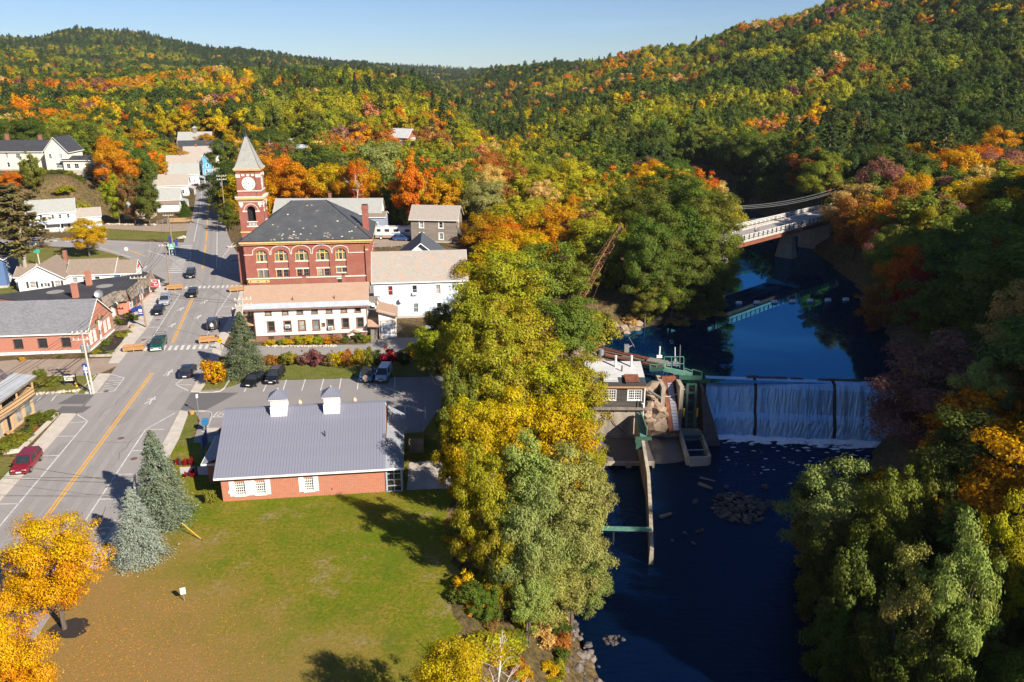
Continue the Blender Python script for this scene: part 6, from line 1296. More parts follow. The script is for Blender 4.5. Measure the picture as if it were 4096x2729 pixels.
beam(MB(), a-ofs-upv*.5, b-ofs-upv*.5, .85, .5).build('trough', 'rust', fl_)
g = MB()
for k in range(15):
    p0, p1 = a.lerp(b, (k+.08)/15)-ofs, a.lerp(b, (k+.95)/15)-ofs; beam(MB(), p0+sdv*.25+upv*.05, p1+sdv*.25+upv*.05, .42, .04).build('mesh_panel', 'metal_grey', fl_)
q = MB(); beam(q, a-ofs-sdv*1.1+ZU*.3, a-ofs+sdv*1.1+ZU*.3, .25, .6); q.build('headstock', 'rust', fl_)
for dx in (-1.35, 1.5): q = MB(); p = a-ofs+sdv*dx; q.box(p.x-.3, p.x+.3, p.y-3.5, p.y+2, -.5, p.z+.5); q.build('pier', 'old_concrete', fl_)
gf = empty('sluice_gate', (32, 114, -12), 0, 'dark green steel sluice gate frame with railed walkway at the dam edge', 'gate')
O = Vector((32, 114, -12))
def seg(name, mat, pa, ya, pb, yb, r=.12, parent=gf, off=O): q = MB(); beam(q, Vector(D(*z7(*pa), ya))-off, Vector(D(*z7(*pb), yb))-off, r, r); return q.build(name, mat, parent)
for xa in (1275, 1385): seg('gate_post', 'green_steel', (xa, 510), 115.0, (xa-20, 1075), 112.5, .16)
for yk_ in (515, 625, 730, 880, 960, 1040): seg('cross_beam', 'green_steel', (1265, yk_), 115.0-(yk_-515)*.0044, (1395, yk_), 115.0-(yk_-515)*.0044, .13)
for xa in (1222, 1397): q = MB(); c = Vector(D(*z7(xa, 935), 112.4))-O; q.cyl(c, c+ZU*1.35, .14, .14, 8); q.build('yellow_bollard', 'yellow_paint', gf)
seg('walkway', 'mint_steel', (960, 310), 117.0, (1330, 395), 116.5, .32); seg('walkway', 'green_steel', (780, 315), 117.5, (960, 312), 117.0, .3); seg('walkway', 'green_steel', (1160, 425), 116.0, (1460, 430), 116.0, .28); seg('walkway', 'wood_grey', (1215, 330), 117.4, (1330, 380), 117.0, .16)
for p0, p1 in (((780, 255), (960, 255)), ((960, 250), (1225, 245)), ((1225, 300), (1340, 340)), ((1340, 320), (1455, 350)), ((1160, 440), (1250, 440))): seg('hand_rail', 'mint_steel', p0, 117.2, p1, 117.0, .045)
for p0, p1 in (((785, 255), (785, 315)), ((870, 255), (870, 315)), ((970, 155), (970, 300)), ((1065, 160), (1065, 300)), ((1225, 160), (1225, 320)), ((970, 155), (1225, 155)), ((1335, 320), (1335, 395)), ((1460, 350), (1465, 410)), ((1130, 170), (1130, 290))): seg('rail_post', 'mint_steel', p0, 117.2, p1, 117.2, .05)
seg('lamp_mast', 'metal_white', (1112, 30), 117.6, (1112, 240), 117.6, .05); seg('lamp_mast', 'metal_grey', (1180, 0), 118, (1172, 300), 118, .04)
for p, s_ in (((1110, 240), .35), ((1030, 245), .3), ((1135, 250), .28)): c = Vector(D(*z7(*p), 117.4))-O; q = MB(); q.box(c.x-s_, c.x+s_, c.y-s_*.6, c.y+s_*.6, c.z-s_, c.z+s_); q.build('control_box', 'metal_grey', gf)
q = MB(); c = Vector(D(*z7(1330, 560), 115.5))-O; q.box(c.x-1.2, c.x+1.2, c.y-.3, c.y+3.0, -.5, c.z-.2); q.build('gate_pier', 'wet_rock', gf)
q = MB(); c = Vector(D(*z7(1440, 600), 115.5))-O; q.loft([[(c.x-.1, c.y-5.5, -.5), (c.x+2.6, c.y-5.5, -.5), (c.x+.9, c.y+3, -.5), (c.x-.1, c.y+3, -.5)], [(c.x-.1, c.y-1.5, c.z+.8), (c.x+.3, c.y-1.5, c.z+.8), (c.x+.4, c.y+3, c.z+1.3), (c.x-.1, c.y+3, c.z+1.3)]]); q.build('wing_wall', 'wet_rock', gf)
q = MB(); pa, pb = Vector(D(*z7(760, 590), 113)), Vector(D(*z7(1240, 575), 114.5)); mid = [pa.lerp(pb, t)-ZU*4.2*t*(1-t)*1.15-O for t in np.linspace(0, 1, 14)]; q.tube(mid, .07, 5); q.build('hose', 'pole_pale', gf)
seg('strut', 'wood_grey', (760, 590), 113, (930, 700), 112, .13)
sb = empty('concrete_slip', (28, 104, -12), 0, 'open concrete slip box with wet floor jutting into the tailwater', 'basin')
C4 = [Vector(G(*z7(*p), -10.6)) for p in ((1190, 1100), (1420, 1100), (1550, 1450), (1300, 1460))]; O2 = Vector((28, 104, 0))
for i in range(4):
    a, b = C4[i], C4[(i+1) % 4]; q = MB(); dvx = (b-a).normalized(); nn = dvx.cross(ZU)*.38
    q.loft([[(p.x-28, p.y-104, p.z+12) for p in (a-nn-ZU*3, a+nn*0-ZU*3, a+nn*0, a-nn)], [(p.x-28, p.y-104, p.z+12) for p in (b-nn-ZU*3, b+nn*0-ZU*3, b+nn*0, b-nn)]]); q.build('side_wall', 'concrete' if i != 1 else 'old_concrete', sb)
q = MB(); q.face([(p.x-28, p.y-104, .35) for p in C4][::-1]); q.build('wet_floor', 'water_pond', sb)
for t in (.3, .42): q = MB(); beam(q, C4[0].lerp(C4[3], t)-O2+ZU*12.1, C4[1].lerp(C4[2], t)-O2+ZU*12.1, .18, .06); q.build('plank', 'green_steel', sb)
q = MB(); beam(q, C4[0].lerp(C4[3], .82)-O2+ZU*12.2, C4[1].lerp(C4[2], .82)-O2+ZU*12.2, .06, .06); q.build('rail', 'metal_grey', sb)
for p0, p1, r in (((760, 1055), (1050, 1055), .1), ((870, 1180), (1060, 1135), .22)): q = MB(); a, b = Vector(G(*z7(*p0), -11)), Vector(G(*z7(*p1), -11)); q.cyl(a, b, r, r*.9, 7); q.build('drift_log', 'pole_pale', None, label='bleached drift log lying on the gravel below the flume', cat='log', group='drift logs on the gravel bar')
hr = empty('headrace_deck', (20, 125, -4), R(0), 'rusty rail decking of the old headrace behind the powerhouse roof', 'deck')
O3 = Vector((20, 125, -4)); zz = -2.9
for p0, p1, m2, wd in (((120, 25), (770, 175), 'rust', .14), ((150, 50), (760, 190), 'rust', .14), ((180, 110), (640, 205), 'rust_dull', .5), ((200, 140), (700, 230), 'rust', .3), ((560, 200), (920, 285), 'rust', .3), ((760, 190), (1000, 235), 'wood_grey', .9), ((130, 80), (420, 150), 'rust_dull', .4)):
    a, b = Vector(G(*z7(*p0), zz)), Vector(G(*z7(*p1), zz)); beam(MB(), a-O3, b-O3, wd, .1).build('deck_beam', m2, hr)
q = MB(); a, b, c, d_ = [Vector(G(*z7(*p), -3.3))-O3 for p in ((100, 160), (960, 300), (1000, 215), (130, 20))]; q.slab([a, b, c, d_], .6); q.build('deck_slab', 'wood_grey', hr)
c = Vector(G(*z7(475, 90), -2.8))-O3; q = MB(); q.box(c.x-.4, c.x+.4, c.y-.3, c.y+.3, c.z, c.z+1.3); q.tube([(c.x+.3, c.y, c.z+.8), (c.x+1.2, c.y, c.z+1.3)], .1); q.build('winch', 'metal_grey', hr)
q = MB(); q.tube([c+Vector((1.3, -.2, .9)), c+Vector((0.3, 0, 2.6))], .05); q.build('winch_arm', 'wood_grey', hr)
c = Vector(G(*z7(145, 130), -2.8))-O3; q = MB(); q.lathe([(0, 0), (.45, 0), (.45, .95), (0, .95)], 12, c); q.build('tank', 'metal_grey', hr)
c = Vector(G(*z7(905, 170), -2.8))-O3; q = MB(); q.cyl(c, c+ZU*2.0, .13, .13, 8); q.box(c.x-.45, c.x+.45, c.y-.1, c.y+.1, c.z, c.z+.5); q.build('marker_post', 'metal_white', hr)
# ---------------------------------------------------------------- bridge
def bridge():
    z = 5.0; P0 = Vector((54, 182.7, 0)); dr = Vector((.725, .689, 0)).normalized(); nr = Vector((-dr.y, dr.x, 0)); w = 9.2
    root = empty('road_bridge', (P0.x, P0.y, -4), math.atan2(dr.y, dr.x), 'concrete road bridge with white railings and rusty girders crossing the mill pond', 'bridge')
    s0, s1 = -28, 66; Z = z+4
    q = MB(); q.box(s0, s1, 0, w, Z-.35, Z); q.build('deck', 'concrete', root)
    q = MB(); q.box(s0, s1, .6, w-1.9, Z+.0, Z+.02); q.build('roadway', 'asphalt_old', root)
    q = MB(); q.box(s0, s1, w-1.8, w-.1, Z, Z+.18); q.build('footway', 'sidewalk', root)
    q = MB(); q.box(s0, s1, .0, .5, Z, Z+.22); q.build('kerb', 'kerb', root)
    for y in (.5, 3.2, 6.0, 8.6): q = MB(); q.box(s0, s1, y-.2, y+.2, Z-1.45, Z-.36); q.build('girder', 'rust', root)
    post = MB(); post.box(-.09, .09, -.09, .09, 0, 1.15); pm_d = post.mesh('rail_post', 'metal_dark'); pm_l = post.mesh('rail_post', 'rail_white')
    for side, y in (('near', .12), ('far', w-.12)):
        for k in range(3): q = MB(); q.box(s0, s1, y-.05, y+.05, Z+.5+k*.36, Z+.68+k*.36); q.build('railing', 'rail_white', root)
        u = s0+.5
        while u < s1: o = link('rail_post', pm_d if side == 'near' else pm_l, root); o.location = (u, y-(.14 if side == 'near' else -.0), Z+.2); u += 2.1
    px_ = 29.5
    q = MB(); q.loft([[(px_-1.6, 2.0, -1.5), (px_+1.6, 2.0, -1.5), (px_+1.6, 7.2, -1.5), (px_-1.6, 7.2, -1.5)], [(px_-.8, 3.0, Z-3.4), (px_+.8, 3.0, Z-3.4), (px_+.8, 6.2, Z-3.4), (px_-.8, 6.2, Z-3.4)]]); pr = q.build('pier', 'concrete', root)
    q = MB(); q.loft([[(px_-.85, 2.8, Z-3.4), (px_+.85, 2.8, Z-3.4), (px_+.85, 6.4, Z-3.4), (px_-.85, 6.4, Z-3.4)], [(px_-.85, .2, Z-2.4), (px_+.85, .2, Z-2.4), (px_+.85, 9.0, Z-2.4), (px_-.85, 9.0, Z-2.4)], [(px_-.85, .2, Z-1.46), (px_+.85, .2, Z-1.46), (px_+.85, 9.0, Z-1.46), (px_-.85, 9.0, Z-1.46)]]); q.build('pier_cap', 'concrete', pr)
    q = MB(); q.box(s0, s0+22, .3, w-.3, -2, Z-.36); q.build('abutment', 'concrete', root)
    q = MB(); q.box(s1-22, s1, .3, w-.3, -2, Z-.36); q.build('abutment', 'concrete', root)
    for k, (pa, pb) in enumerate((((2920, 825), (3345, 753)), ((2922, 830), (3350, 762)), ((2925, 836), (3340, 770)))):
        a, b = Vector(D(*pa, 205)), Vector(D(*pb, 240)); pts = [a.lerp(b, t)-ZU*1.2*4*t*(1-t) for t in np.linspace(0, 1, 16)]
        MB().tube(pts, .05, 4).build('cable', 'metal_grey', None, label='pale cable strung high above the bridge railings', cat='cable', group='cables over the bridge')
    for k, (pa, pb) in enumerate((((2955, 882), (3272, 826)), ((2955, 889), (3272, 833)), ((2955, 895), (3265, 845)))):
        a, b = Vector(D(*pa, 199)), Vector(D(*pb, 226)); pts = [a.lerp(b, t)-ZU*.6*4*t*(1-t) for t in np.linspace(0, 1, 14)]
        MB().tube(pts, .045, 4).build('cable', 'metal_grey', None, label='low cable running just above the far bridge railing', cat='cable', group='low cables beside the bridge')
bridge()
bu = MB(); bu.lathe([(0, -.62), (.3, -.6), (.42, -.5), (.44, 0), (.42, .5), (.3, .6), (0, .62)], 14); bme = bu.mesh('float', 'metal_white', True); bn = MB(); bn.lathe([(.45, -.06), (.46, .06)], 14); bnm = bn.mesh('band', 'metal_grey')
for i in range(8):
    t = i/7; c = G(2955+t*499, 1216-t*17, -4); b_ = empty('buoy', (c[0], c[1], -3.85), R(8), 'white barrel buoy floating in a line across the mill pond', 'buoy', 'line of buoys on the pond')
    o = link('float', bme, b_); o.rotation_euler = (0, R(90), 0); o = link('band', bnm, b_); o.rotation_euler = (0, R(90), 0)
def crane():
    base = Vector((12.6, 147, .5)); tip = Vector(D(2478, 915, 150.5)); root = empty('crane_boom', base, 0, 'rusty lattice crane boom leaning out of the trees', 'crane')
    d_ = (tip-base); L_ = d_.length; d_.normalize(); sx = Vector((1, .25, 0)); sx = (sx-d_*sx.dot(d_)).normalized(); sy = d_.cross(sx); hw = .55
    cor = [sx*i*hw+sy*j*hw for i, j in ((-1, -1), (1, -1), (1, 1), (-1, 1))]
    for c in cor: MB().tube([c*.6, c+d_*1.5, c+d_*(L_-1.5), c*.5+d_*L_], .075, 5).build('chord', 'rust_orange', root)
    n = 15
    for k in range(n):
        q = MB()
        for i in range(4):
            a, b = cor[i]+d_*(1.2+(L_-2.6)*k/n), cor[(i+1) % 4]+d_*(1.2+(L_-2.6)*(k+1)/n)
            if k % 2: a, b = cor[(i+1) % 4]+d_*(1.2+(L_-2.6)*k/n), cor[i]+d_*(1.2+(L_-2.6)*(k+1)/n)
            q.tube([a, b], .045, 4); q.tube([cor[i]+d_*(1.2+(L_-2.6)*k/n), cor[(i+1) % 4]+d_*(1.2+(L_-2.6)*k/n)], .045, 4)
        q.build('lacing', 'rust_orange' if k % 3 else 'rust_dull', root)
    q = MB(); a = d_*L_; q.cyl(a-sy*.4, a+sy*.4, .5, .5, 10); q.build('sheave', 'rust_dull', root)
    q = MB(); q.tube([d_*(L_-.3)+sx*.5, d_*2+sx*2.2-ZU*.5], .03, 4); q.tube([d_*(L_*.9)-sx*.6, d_*1.0-sx*2.6], .03, 4); q.build('pendant_cable', 'rust_dull', root)
    q = MB(); q.box(-1.2, 1.2, -1.2, 1.2, -1.2, .8); q.build('machinery_house', 'rust_dull', root)
crane()
heap = empty('rock_heap', (29.8, 92, -12), 0, 'low heap of brown stones breaking the dark water below the dam', 'rocks')
rr = random.Random(5)
for i in range(210):
    a = rr.uniform(0, 6.283); r = math.sqrt(rr.random()); x, y = r*3.6*math.cos(a)+.35*r*math.sin(a), r*4.3*math.sin(a)*.9; h = (1-r)*.42
    rock((x, y, h+rr.uniform(-.12, .06)), rr.uniform(.16, .42), rr.choice(['rock', 'wet_rock', 'wet_rock', 'wet_rock']), heap, rr.randrange(6))
for p, r in (((2780, 2010), .5), ((3060, 1950), .55), ((3075, 2020), .6), ((3090, 2010), .45), ((2905, 1950), .5), ((2690, 2165), .3), ((2790, 2130), .35), ((2775, 2175), .3), ((2740, 2135), .25), ((2810, 2122), .3)):
    c = G(*p, -12); tag(rock((c[0], c[1], -11.95), r, 'wet_rock', None, None, 'boulder'), 'dark wet boulder just breaking the surface below the dam', 'boulder', 'boulders in the river')
c = G(2455, 2560, -12); bo = empty('boulder_pile', (c[0], c[1], -12), 0, 'round cluster of cobbles standing alone in the river off the rocky shore', 'rocks')
for i in range(34): a, r = rr.uniform(0, 6.3), math.sqrt(rr.random())*1.0; rock((r*math.cos(a), r*.8*math.sin(a), (1-r)*.35), rr.uniform(.12, .24), 'wet_rock', bo, rr.randrange(6))
for p0, p1, r, lb_ in (((2795, 1935), (2850, 1955), .28, 'grey log stranded in the shallows beyond the slip'), ((2640, 2070), (2685, 2055), .3, 'short sunken plank box in the river by the beam'), ((2800, 1910), (2860, 1925), .15, 'thin dark branch floating near the stranded log')):
    a, b = Vector(G(*p0, -11.9)), Vector(G(*p1, -11.9)); q = MB(); q.cyl(a, b, r, r*.6, 8); q.build('driftwood', 'wood_grey', None, label=lb_, cat='log')
shore = empty('rocky_shore', (0, 0, 0), 0, kind='structure')
n = 0
while n < 300:
    y = rr.uniform(42, 78); x = float(itp(y, *_xl))+rr.gauss(-2.0, 2.0)
    if y > 70: x = float(itp(y, *_xl))+rr.gauss(-.6, .9)
    z = gz(x, y)
    if z < -12.3 or x > float(itp(y, *_xl))+1.2 or z > -5: continue
    z = max(z, -12.1); rock((x, y, z+.05), rr.choice([.14, .2, .2, .28, .36, .5]), rr.choice(['rock', 'rock', 'wet_rock', 'wet_rock']), shore, rr.randrange(6)); n += 1
for i in range(60):
    y = rr.uniform(125, 150); x = float(itp(y, *_xl))-rr.uniform(0, 5); rock((x, y, gz(x, y)), rr.uniform(.3, 1.1), 'ledge_rock', shore, rr.randrange(6))
# ================================================================ vehicles
def car(label, px, py, head, kind, pm, z=0., cat='car', group=None):
    c = G(px, py, z); sp = dict(sedan=(4.7, 1.82, 1.42), suv=(4.6, 1.86, 1.72), hatch=(4.2, 1.76, 1.5), jeep=(4.0, 1.8, 1.82), van=(4.5, 1.84, 1.86), pickup=(5.3, 1.9, 1.75))[kind]
    Ln, Wd, Ht = sp; hl, hw = Ln/2, Wd/2; nm = {'suv': 'suv', 'van': 'van', 'pickup': 'pickup_truck', 'jeep': 'off_road_car'}.get(kind, 'car')
    root = empty(nm, (c[0], c[1], z+.02), math.atan2(head[1], head[0]), label, cat, group)
    belt = {'sedan': .92, 'hatch': .95, 'suv': 1.02, 'jeep': 1.12, 'van': 1.08, 'pickup': 1.05}[kind]; hood = belt-(.12 if kind in ('sedan', 'hatch') else .05 if kind != 'van' else .0)
    st = [(-hl, .42, belt-.16, .90), (-hl+.12, .30, belt-.04, .97), (-hl+.7, .26, belt, 1.0), (0, .24, belt, 1.0), (hl*.42, .24, belt, 1.0), (hl-.55, .26, hood, .98), (hl-.12, .30, hood-.14, .92), (hl, .42, hood-.28, .82)]
    rings = [[(x, s*hw*k*t, zz) for s, t, zz in ((-1, .92, zb), (-1, 1.0, zb+.18), (-1, 1.0, zt-.22), (-1, .95, zt-.05), (-1, .80, zt), (1, .80, zt), (1, .95, zt-.05), (1, 1.0, zt-.22), (1, 1.0, zb+.18), (1, .92, zb))] for x, zb, zt, k in st]
    m_ = MB(); m_.loft(rings)
    bo = m_.build('body', pm, root, merge=True, smooth=False)
    if kind == 'sedan': cb = (-hl+.75, -hl+1.35, .45, 1.15)
    elif kind == 'hatch': cb = (-hl+.12, -hl+.6, .5, 1.25)
    elif kind == 'pickup': cb = (-.35, -.1, .75, 1.35)
    elif kind == 'jeep': cb = (-hl+.1, -hl+.2, .45, .75)
    elif kind == 'van': cb = (-hl+.08, -hl+.2, .75, 1.5)
    else: cb = (-hl+.1, -hl+.5, .45, 1.15)
    x0, x1, x2, x3 = cb; b_, t_ = belt-.02, Ht; wb, wt = hw*.93, hw*.76
    q = MB(); low = [(x0, -wb, b_), (x3, -wb, b_), (x3, wb, b_), (x0, wb, b_)]; top = [(x1, -wt, t_-.05), (x2, -wt, t_-.05), (x2, wt, t_-.05), (x1, wt, t_-.05)]; q.loft([low, top]); q.build('window', 'glass_dark', root)
    q = MB(); o = .02; q.loft([[(x1-.02, -wt-o, t_-.07), (x2+.02, -wt-o, t_-.07), (x2+.02, wt+o, t_-.07), (x1-.02, wt+o, t_-.07)], [(x1+.08, -wt*.9, t_), (x2-.12, -wt*.9, t_), (x2-.12, wt*.9, t_), (x1+.08, wt*.9, t_)]])
    if kind in ('van', 'jeep', 'suv', 'hatch'):
        pass
    rf = q.build('roof', 'rubber' if kind == 'jeep' else pm, root)
    q = MB()
    for s in (-1, 1):
        for (xa, xb) in ((x0, x1), (x3, x2), ((x0+x3)/2, (x1+x2)/2)): beam(q, (xa, s*wb*1.005, b_), (xb, s*wt*1.01, t_-.05), .045, .03)
        if kind in ('suv', 'van') : beam(q, ((x0*.6+x3*.4)-.35, s*wb*1.005, b_), ((x1*.6+x2*.4)-.35, s*wt*1.01, t_-.05), .05, .03)
    q.build('pillar', pm, root)
    if kind == 'van':
        q = MB()
        for s in (-1, 1): q.face([(x0+.1, s*(wb+.012), b_), (.1, s*(wb+.012), b_), (.15, s*(wt+.012), t_-.06), (x1+.05, s*(wt+.012), t_-.06)][::s])
        q.build('side_panel', pm, root)
    if kind == 'suv':
        for s in (-1, 1): MB().tube([(x1+.15, s*wt*.9, t_), (x1+.2, s*wt*.9, t_+.06), (x2-.2, s*wt*.9, t_+.06), (x2-.15, s*wt*.9, t_)], .022, 4).build('roof_rail', 'metal_dark', root)
    if kind == 'pickup':
        q = MB(); q.box(-hl+.15, -.45, -hw*.8, hw*.8, belt-.0, belt+.012); q.build('bed_floor', 'rubber', root)
        q = MB(); 
        for s in (-1, 1): q.box(-hl+.05, -.4, s*hw*.88-.06, s*hw*.88+.06, belt-.05, belt+.16)
        q.box(-hl+.02, -hl+.12, -hw*.85, hw*.85, belt-.3, belt+.14); q.build('bed_side', pm, root)
        q = MB()
        for s in (-1, 1): q.tube([(-hl+.3, s*.8, belt+.1), (-hl+.3, s*.8, t_+.15), (.9, s*.8, t_+.15)], .03, 4)
        for x in (-hl+.3, -.9, .2): q.tube([(x, -.8, t_+.15), (x, .8, t_+.15)], .03, 4)
        q.build('ladder_rack', 'metal_dark', root)
    wr = .36 if kind in ('suv', 'pickup', 'jeep') else .32
    for xx in (-hl*.60, hl*.62):
        for s in (-1, 1):
            y = s*(hw-.10); q = MB(); q.lathe([(0, -.115), (wr*.9, -.115), (wr, -.08), (wr, .08), (wr*.9, .115), (0, .115)], 16); w_ = q.build('wheel', 'rubber', root); w_.location = (xx, y, wr-.02); w_.rotation_euler = (R(90), 0, 0)
            q = MB(); q.lathe([(0, 0), (wr*.62, .0), (wr*.62, .012)], 12); r_ = q.build('rim', 'rim', w_); r_.location = (0, 0, -s*.118); r_.rotation_euler = (R(180) if s > 0 else 0, 0, 0)
    for s in (-1, 1):
        q = MB(); q.box(hl-.22, hl-.015, s*hw*.60-.2, s*hw*.60+.2, hood-.42, hood-.24); q.build('headlight', 'lamp_lens', root)
        q = MB(); q.box(-hl-.0, -hl+.12, s*hw*.72-.13, s*hw*.72+.13, belt-.42, belt-.16); q.build('tail_light', 'tail_lens', root)
        q = MB(); q.box(x3-.32, x3-.15, s*(hw+.10)-.09, s*(hw+.10)+.09, belt+.02, belt+.17); q.build('mirror', pm, root)
    q = MB(); q.box(hl-.12, hl+.01, -hw*.42, hw*.42, hood-.44, hood-.28); q.build('grille', 'metal_dark' if kind != 'pickup' else 'metal_white', root)
    q = MB(); q.box(hl-.05, hl+.04, -hw*.86, hw*.86, .34, .52); q.box(-hl-.04, -hl+.05, -hw*.86, hw*.86, .38, .58); q.build('bumper', 'metal_white' if kind == 'pickup' else ('metal_dark' if kind in ('jeep', 'van') else pm), root)
    for x in (hl+.045, -hl-.045): q = MB(); q.box(x-.008, x+.008, -.26, .26, .42, .56); q.build('number_plate', 'white_trim', root)
    if kind == 'jeep':
        q = MB(); q.lathe([(0, -.12), (.36, -.12), (.36, .12), (0, .12)], 16); o = q.build('spare_wheel', 'sandstone', root); o.location = (-hl-.16, 0, 1.0); o.rotation_euler = (0, R(90), 0)
    return root
def sdir(y): a, b = float(itp(y+4, *CL)), float(itp(y-4, *CL)); v = Vector((a-b, 8.0)).normalized(); return v
def on_street(label, px, py, away, kind, pm, **k): d_ = sdir(G(px, py)[1]); return car(label, px, py, (d_.x, d_.y) if away else (-d_.x, -d_.y), kind, pm, **k)
on_street('maroon red suv parked at the kerb by the porch house', 112, 1868, False, 'suv', 'car_red')
on_street('green pickup truck with ladder rack crossing the zebra stripes', *z3(1500, 1150), False, 'pickup', 'car_green', cat='truck')
on_street('dark navy sedan parked by the lot entrance showing red tail lights', *z3(1775, 1405), True, 'sedan', 'car_navy')
on_street('black sedan parked in front of the shop', *z3(1498, 828), False, 'sedan', 'car_black'); on_street('silver suv parked behind the black sedan', *z3(1560, 740), False, 'suv', 'car_silver')
on_street('black hatchback driving past the shadow edge', *z3(1818, 668), False, 'hatch', 'car_black'); on_street('black suv driving through the hall shadow', *z3(1802, 488), False, 'suv', 'car_black')
on_street('black suv parked beside the apartment house with its tail to the crossing', *z3(2010, 962), True, 'suv', 'car_charcoal')
car('black sedan parked nose out beneath the broad spruce', *z6(555, 165), (-.12, -.99), 'sedan', 'car_black'); car('black suv parked nose out next to the black sedan', *z6(722, 142), (-.02, -1), 'suv', 'car_black')
car('blue off-road car with black top and spare wheel in the lot', *z6(1480, 135), (.0, 1), 'jeep', 'car_jeep'); car('pale blue van parked nose out in the lot', *z6(1610, 130), (-.06, -1), 'van', 'car_bluevan', cat='van')
car('silver grey suv parked by the pine on the side road', *z1(240, 1165), (-1, .1), 'suv', 'car_grey'); car('blue car parked behind the silver grey suv', *z1(345, 1152), (-1, .1), 'hatch', 'car_blue'); car('dark blue suv beside the silver grey one on the side road', *z1(300, 1140), (-1, .1), 'suv', 'car_blue')
car('small red car parked by the white gabled cottage', *z1(1850, 590), (.3, -.95), 'hatch', 'car_red'); car('white car parked behind the small red car', *z1(1838, 562), (.3, -.95), 'suv', 'car_white')
car('blue car parked under the motorhome', *z2(1900, 1088), (1, -.1), 'suv', 'car_blue'); car('white car half hidden by the trees at the lane end', 1722, 1345, (.2, -.98), 'hatch', 'car_white')
def motorhome():
    c = G(*z2(1850, 1072)); root = empty('motorhome', (c[0], c[1], 0), R(-3), 'white and beige motorhome parked between the hall and the weathered house', 'motorhome')
    q = MB(); q.box(-5.2, 5.2, -1.25, 1.25, 1.2, 3.3); q.loft([[(-5.2, -1.25, 1.2), (-5.2, 1.25, 1.2), (-5.2, 1.25, 3.3), (-5.2, -1.25, 3.3)], [(-5.6, -1.15, 1.25), (-5.6, 1.15, 1.25), (-5.45, 1.15, 3.15), (-5.45, -1.15, 3.15)]]); q.build('body', 'car_white', root)
    q = MB(); q.box(-5.45, 5.15, -1.22, 1.22, .45, 1.2); q.build('skirt', 'sandstone', root)
    for x, w in ((-4.4, 1.0), (-2.2, 1.2), (.2, 1.2), (3.2, 1.3)): q = MB(); q.box(x-w/2, x+w/2, -1.28, -1.25, 2.1, 2.8); q.build('window', 'glass_dark', root)
    q = MB(); q.box(-5.62, -5.5, -1.0, 1.0, 2.0, 2.9); q.build('windscreen', 'glass_dark', root)
    q = MB(); q.box(-1.0, 5.15, -1.27, -1.255, 1.5, 1.9); q.build('stripe', 'car_bluevan', root)
    for x in (-2.5, .8, 3.4): q = MB(); q.box(x-.4, x+.4, -.4, .4, 3.3, 3.55); q.build('roof_vent', 'metal_white', root)
    for x in (-3.9, 2.9):
        for s in (-1, 1): q = MB(); q.lathe([(0, -.14), (.45, -.14), (.45, .14), (0, .14)], 14); o = q.build('wheel', 'rubber', root); o.location = (x, s*1.15, .45); o.rotation_euler = (R(90), 0, 0); q = MB(); q.lathe([(0, 0), (.27, 0), (.27, .01)], 10); r_ = q.build('rim', 'metal_white', o); r_.location = (0, 0, -s*.145); r_.rotation_euler = (R(180) if s > 0 else 0, 0, 0)
motorhome()
# ================================================================ street furniture
def bench(px, py, label):
    c = G(px, py); d_ = sdir(c[1]); root = empty('street_planter', (c[0], c[1], .02), math.atan2(d_.y, d_.x)-R(90)+R(3), label, 'planter', 'timber planters at the crossings')
    for x in (-1.4, 0, 1.4):
        for y in (-.45, .45): q = MB(); q.box(x-.07, x+.07, y-.07, y+.07, 0, .95); q.build('leg', 'wood_tan', root)
    for y in (-.5, .5):
        for z in (.34, .55, .76): q = MB(); q.box(-1.55, 1.55, y-.03, y+.03, z, z+.17); q.build('slat', 'wood_tan', root)
    for x in (-1.5, 1.5): q = MB(); q.box(x-.03, x+.03, -.47, .47, .34, .93); q.build('end_board', 'wood_tan', root)
    q = MB(); q.box(-1.45, 1.45, -.42, .42, .3, .7); q.build('soil', 'mulch', root)
    q = MB(); q.box(-1.6, 1.6, -.62, -.48, .93, .99); q.box(-1.6, 1.6, .48, .62, .93, .99); q.build('cap_board', 'wood_tan', root)
for p, l in (((1650, 612), 'timber planter standing under the pole by the shop'), ((1265, 1190), 'timber planter at the post office end of the crossing'), ((1970, 1108), 'timber planter at the spruce end of the crossing'), ((2238, 628), 'timber planter in the shadow of the brick hall')): bench(*z3(*p), l)
POLE = {}
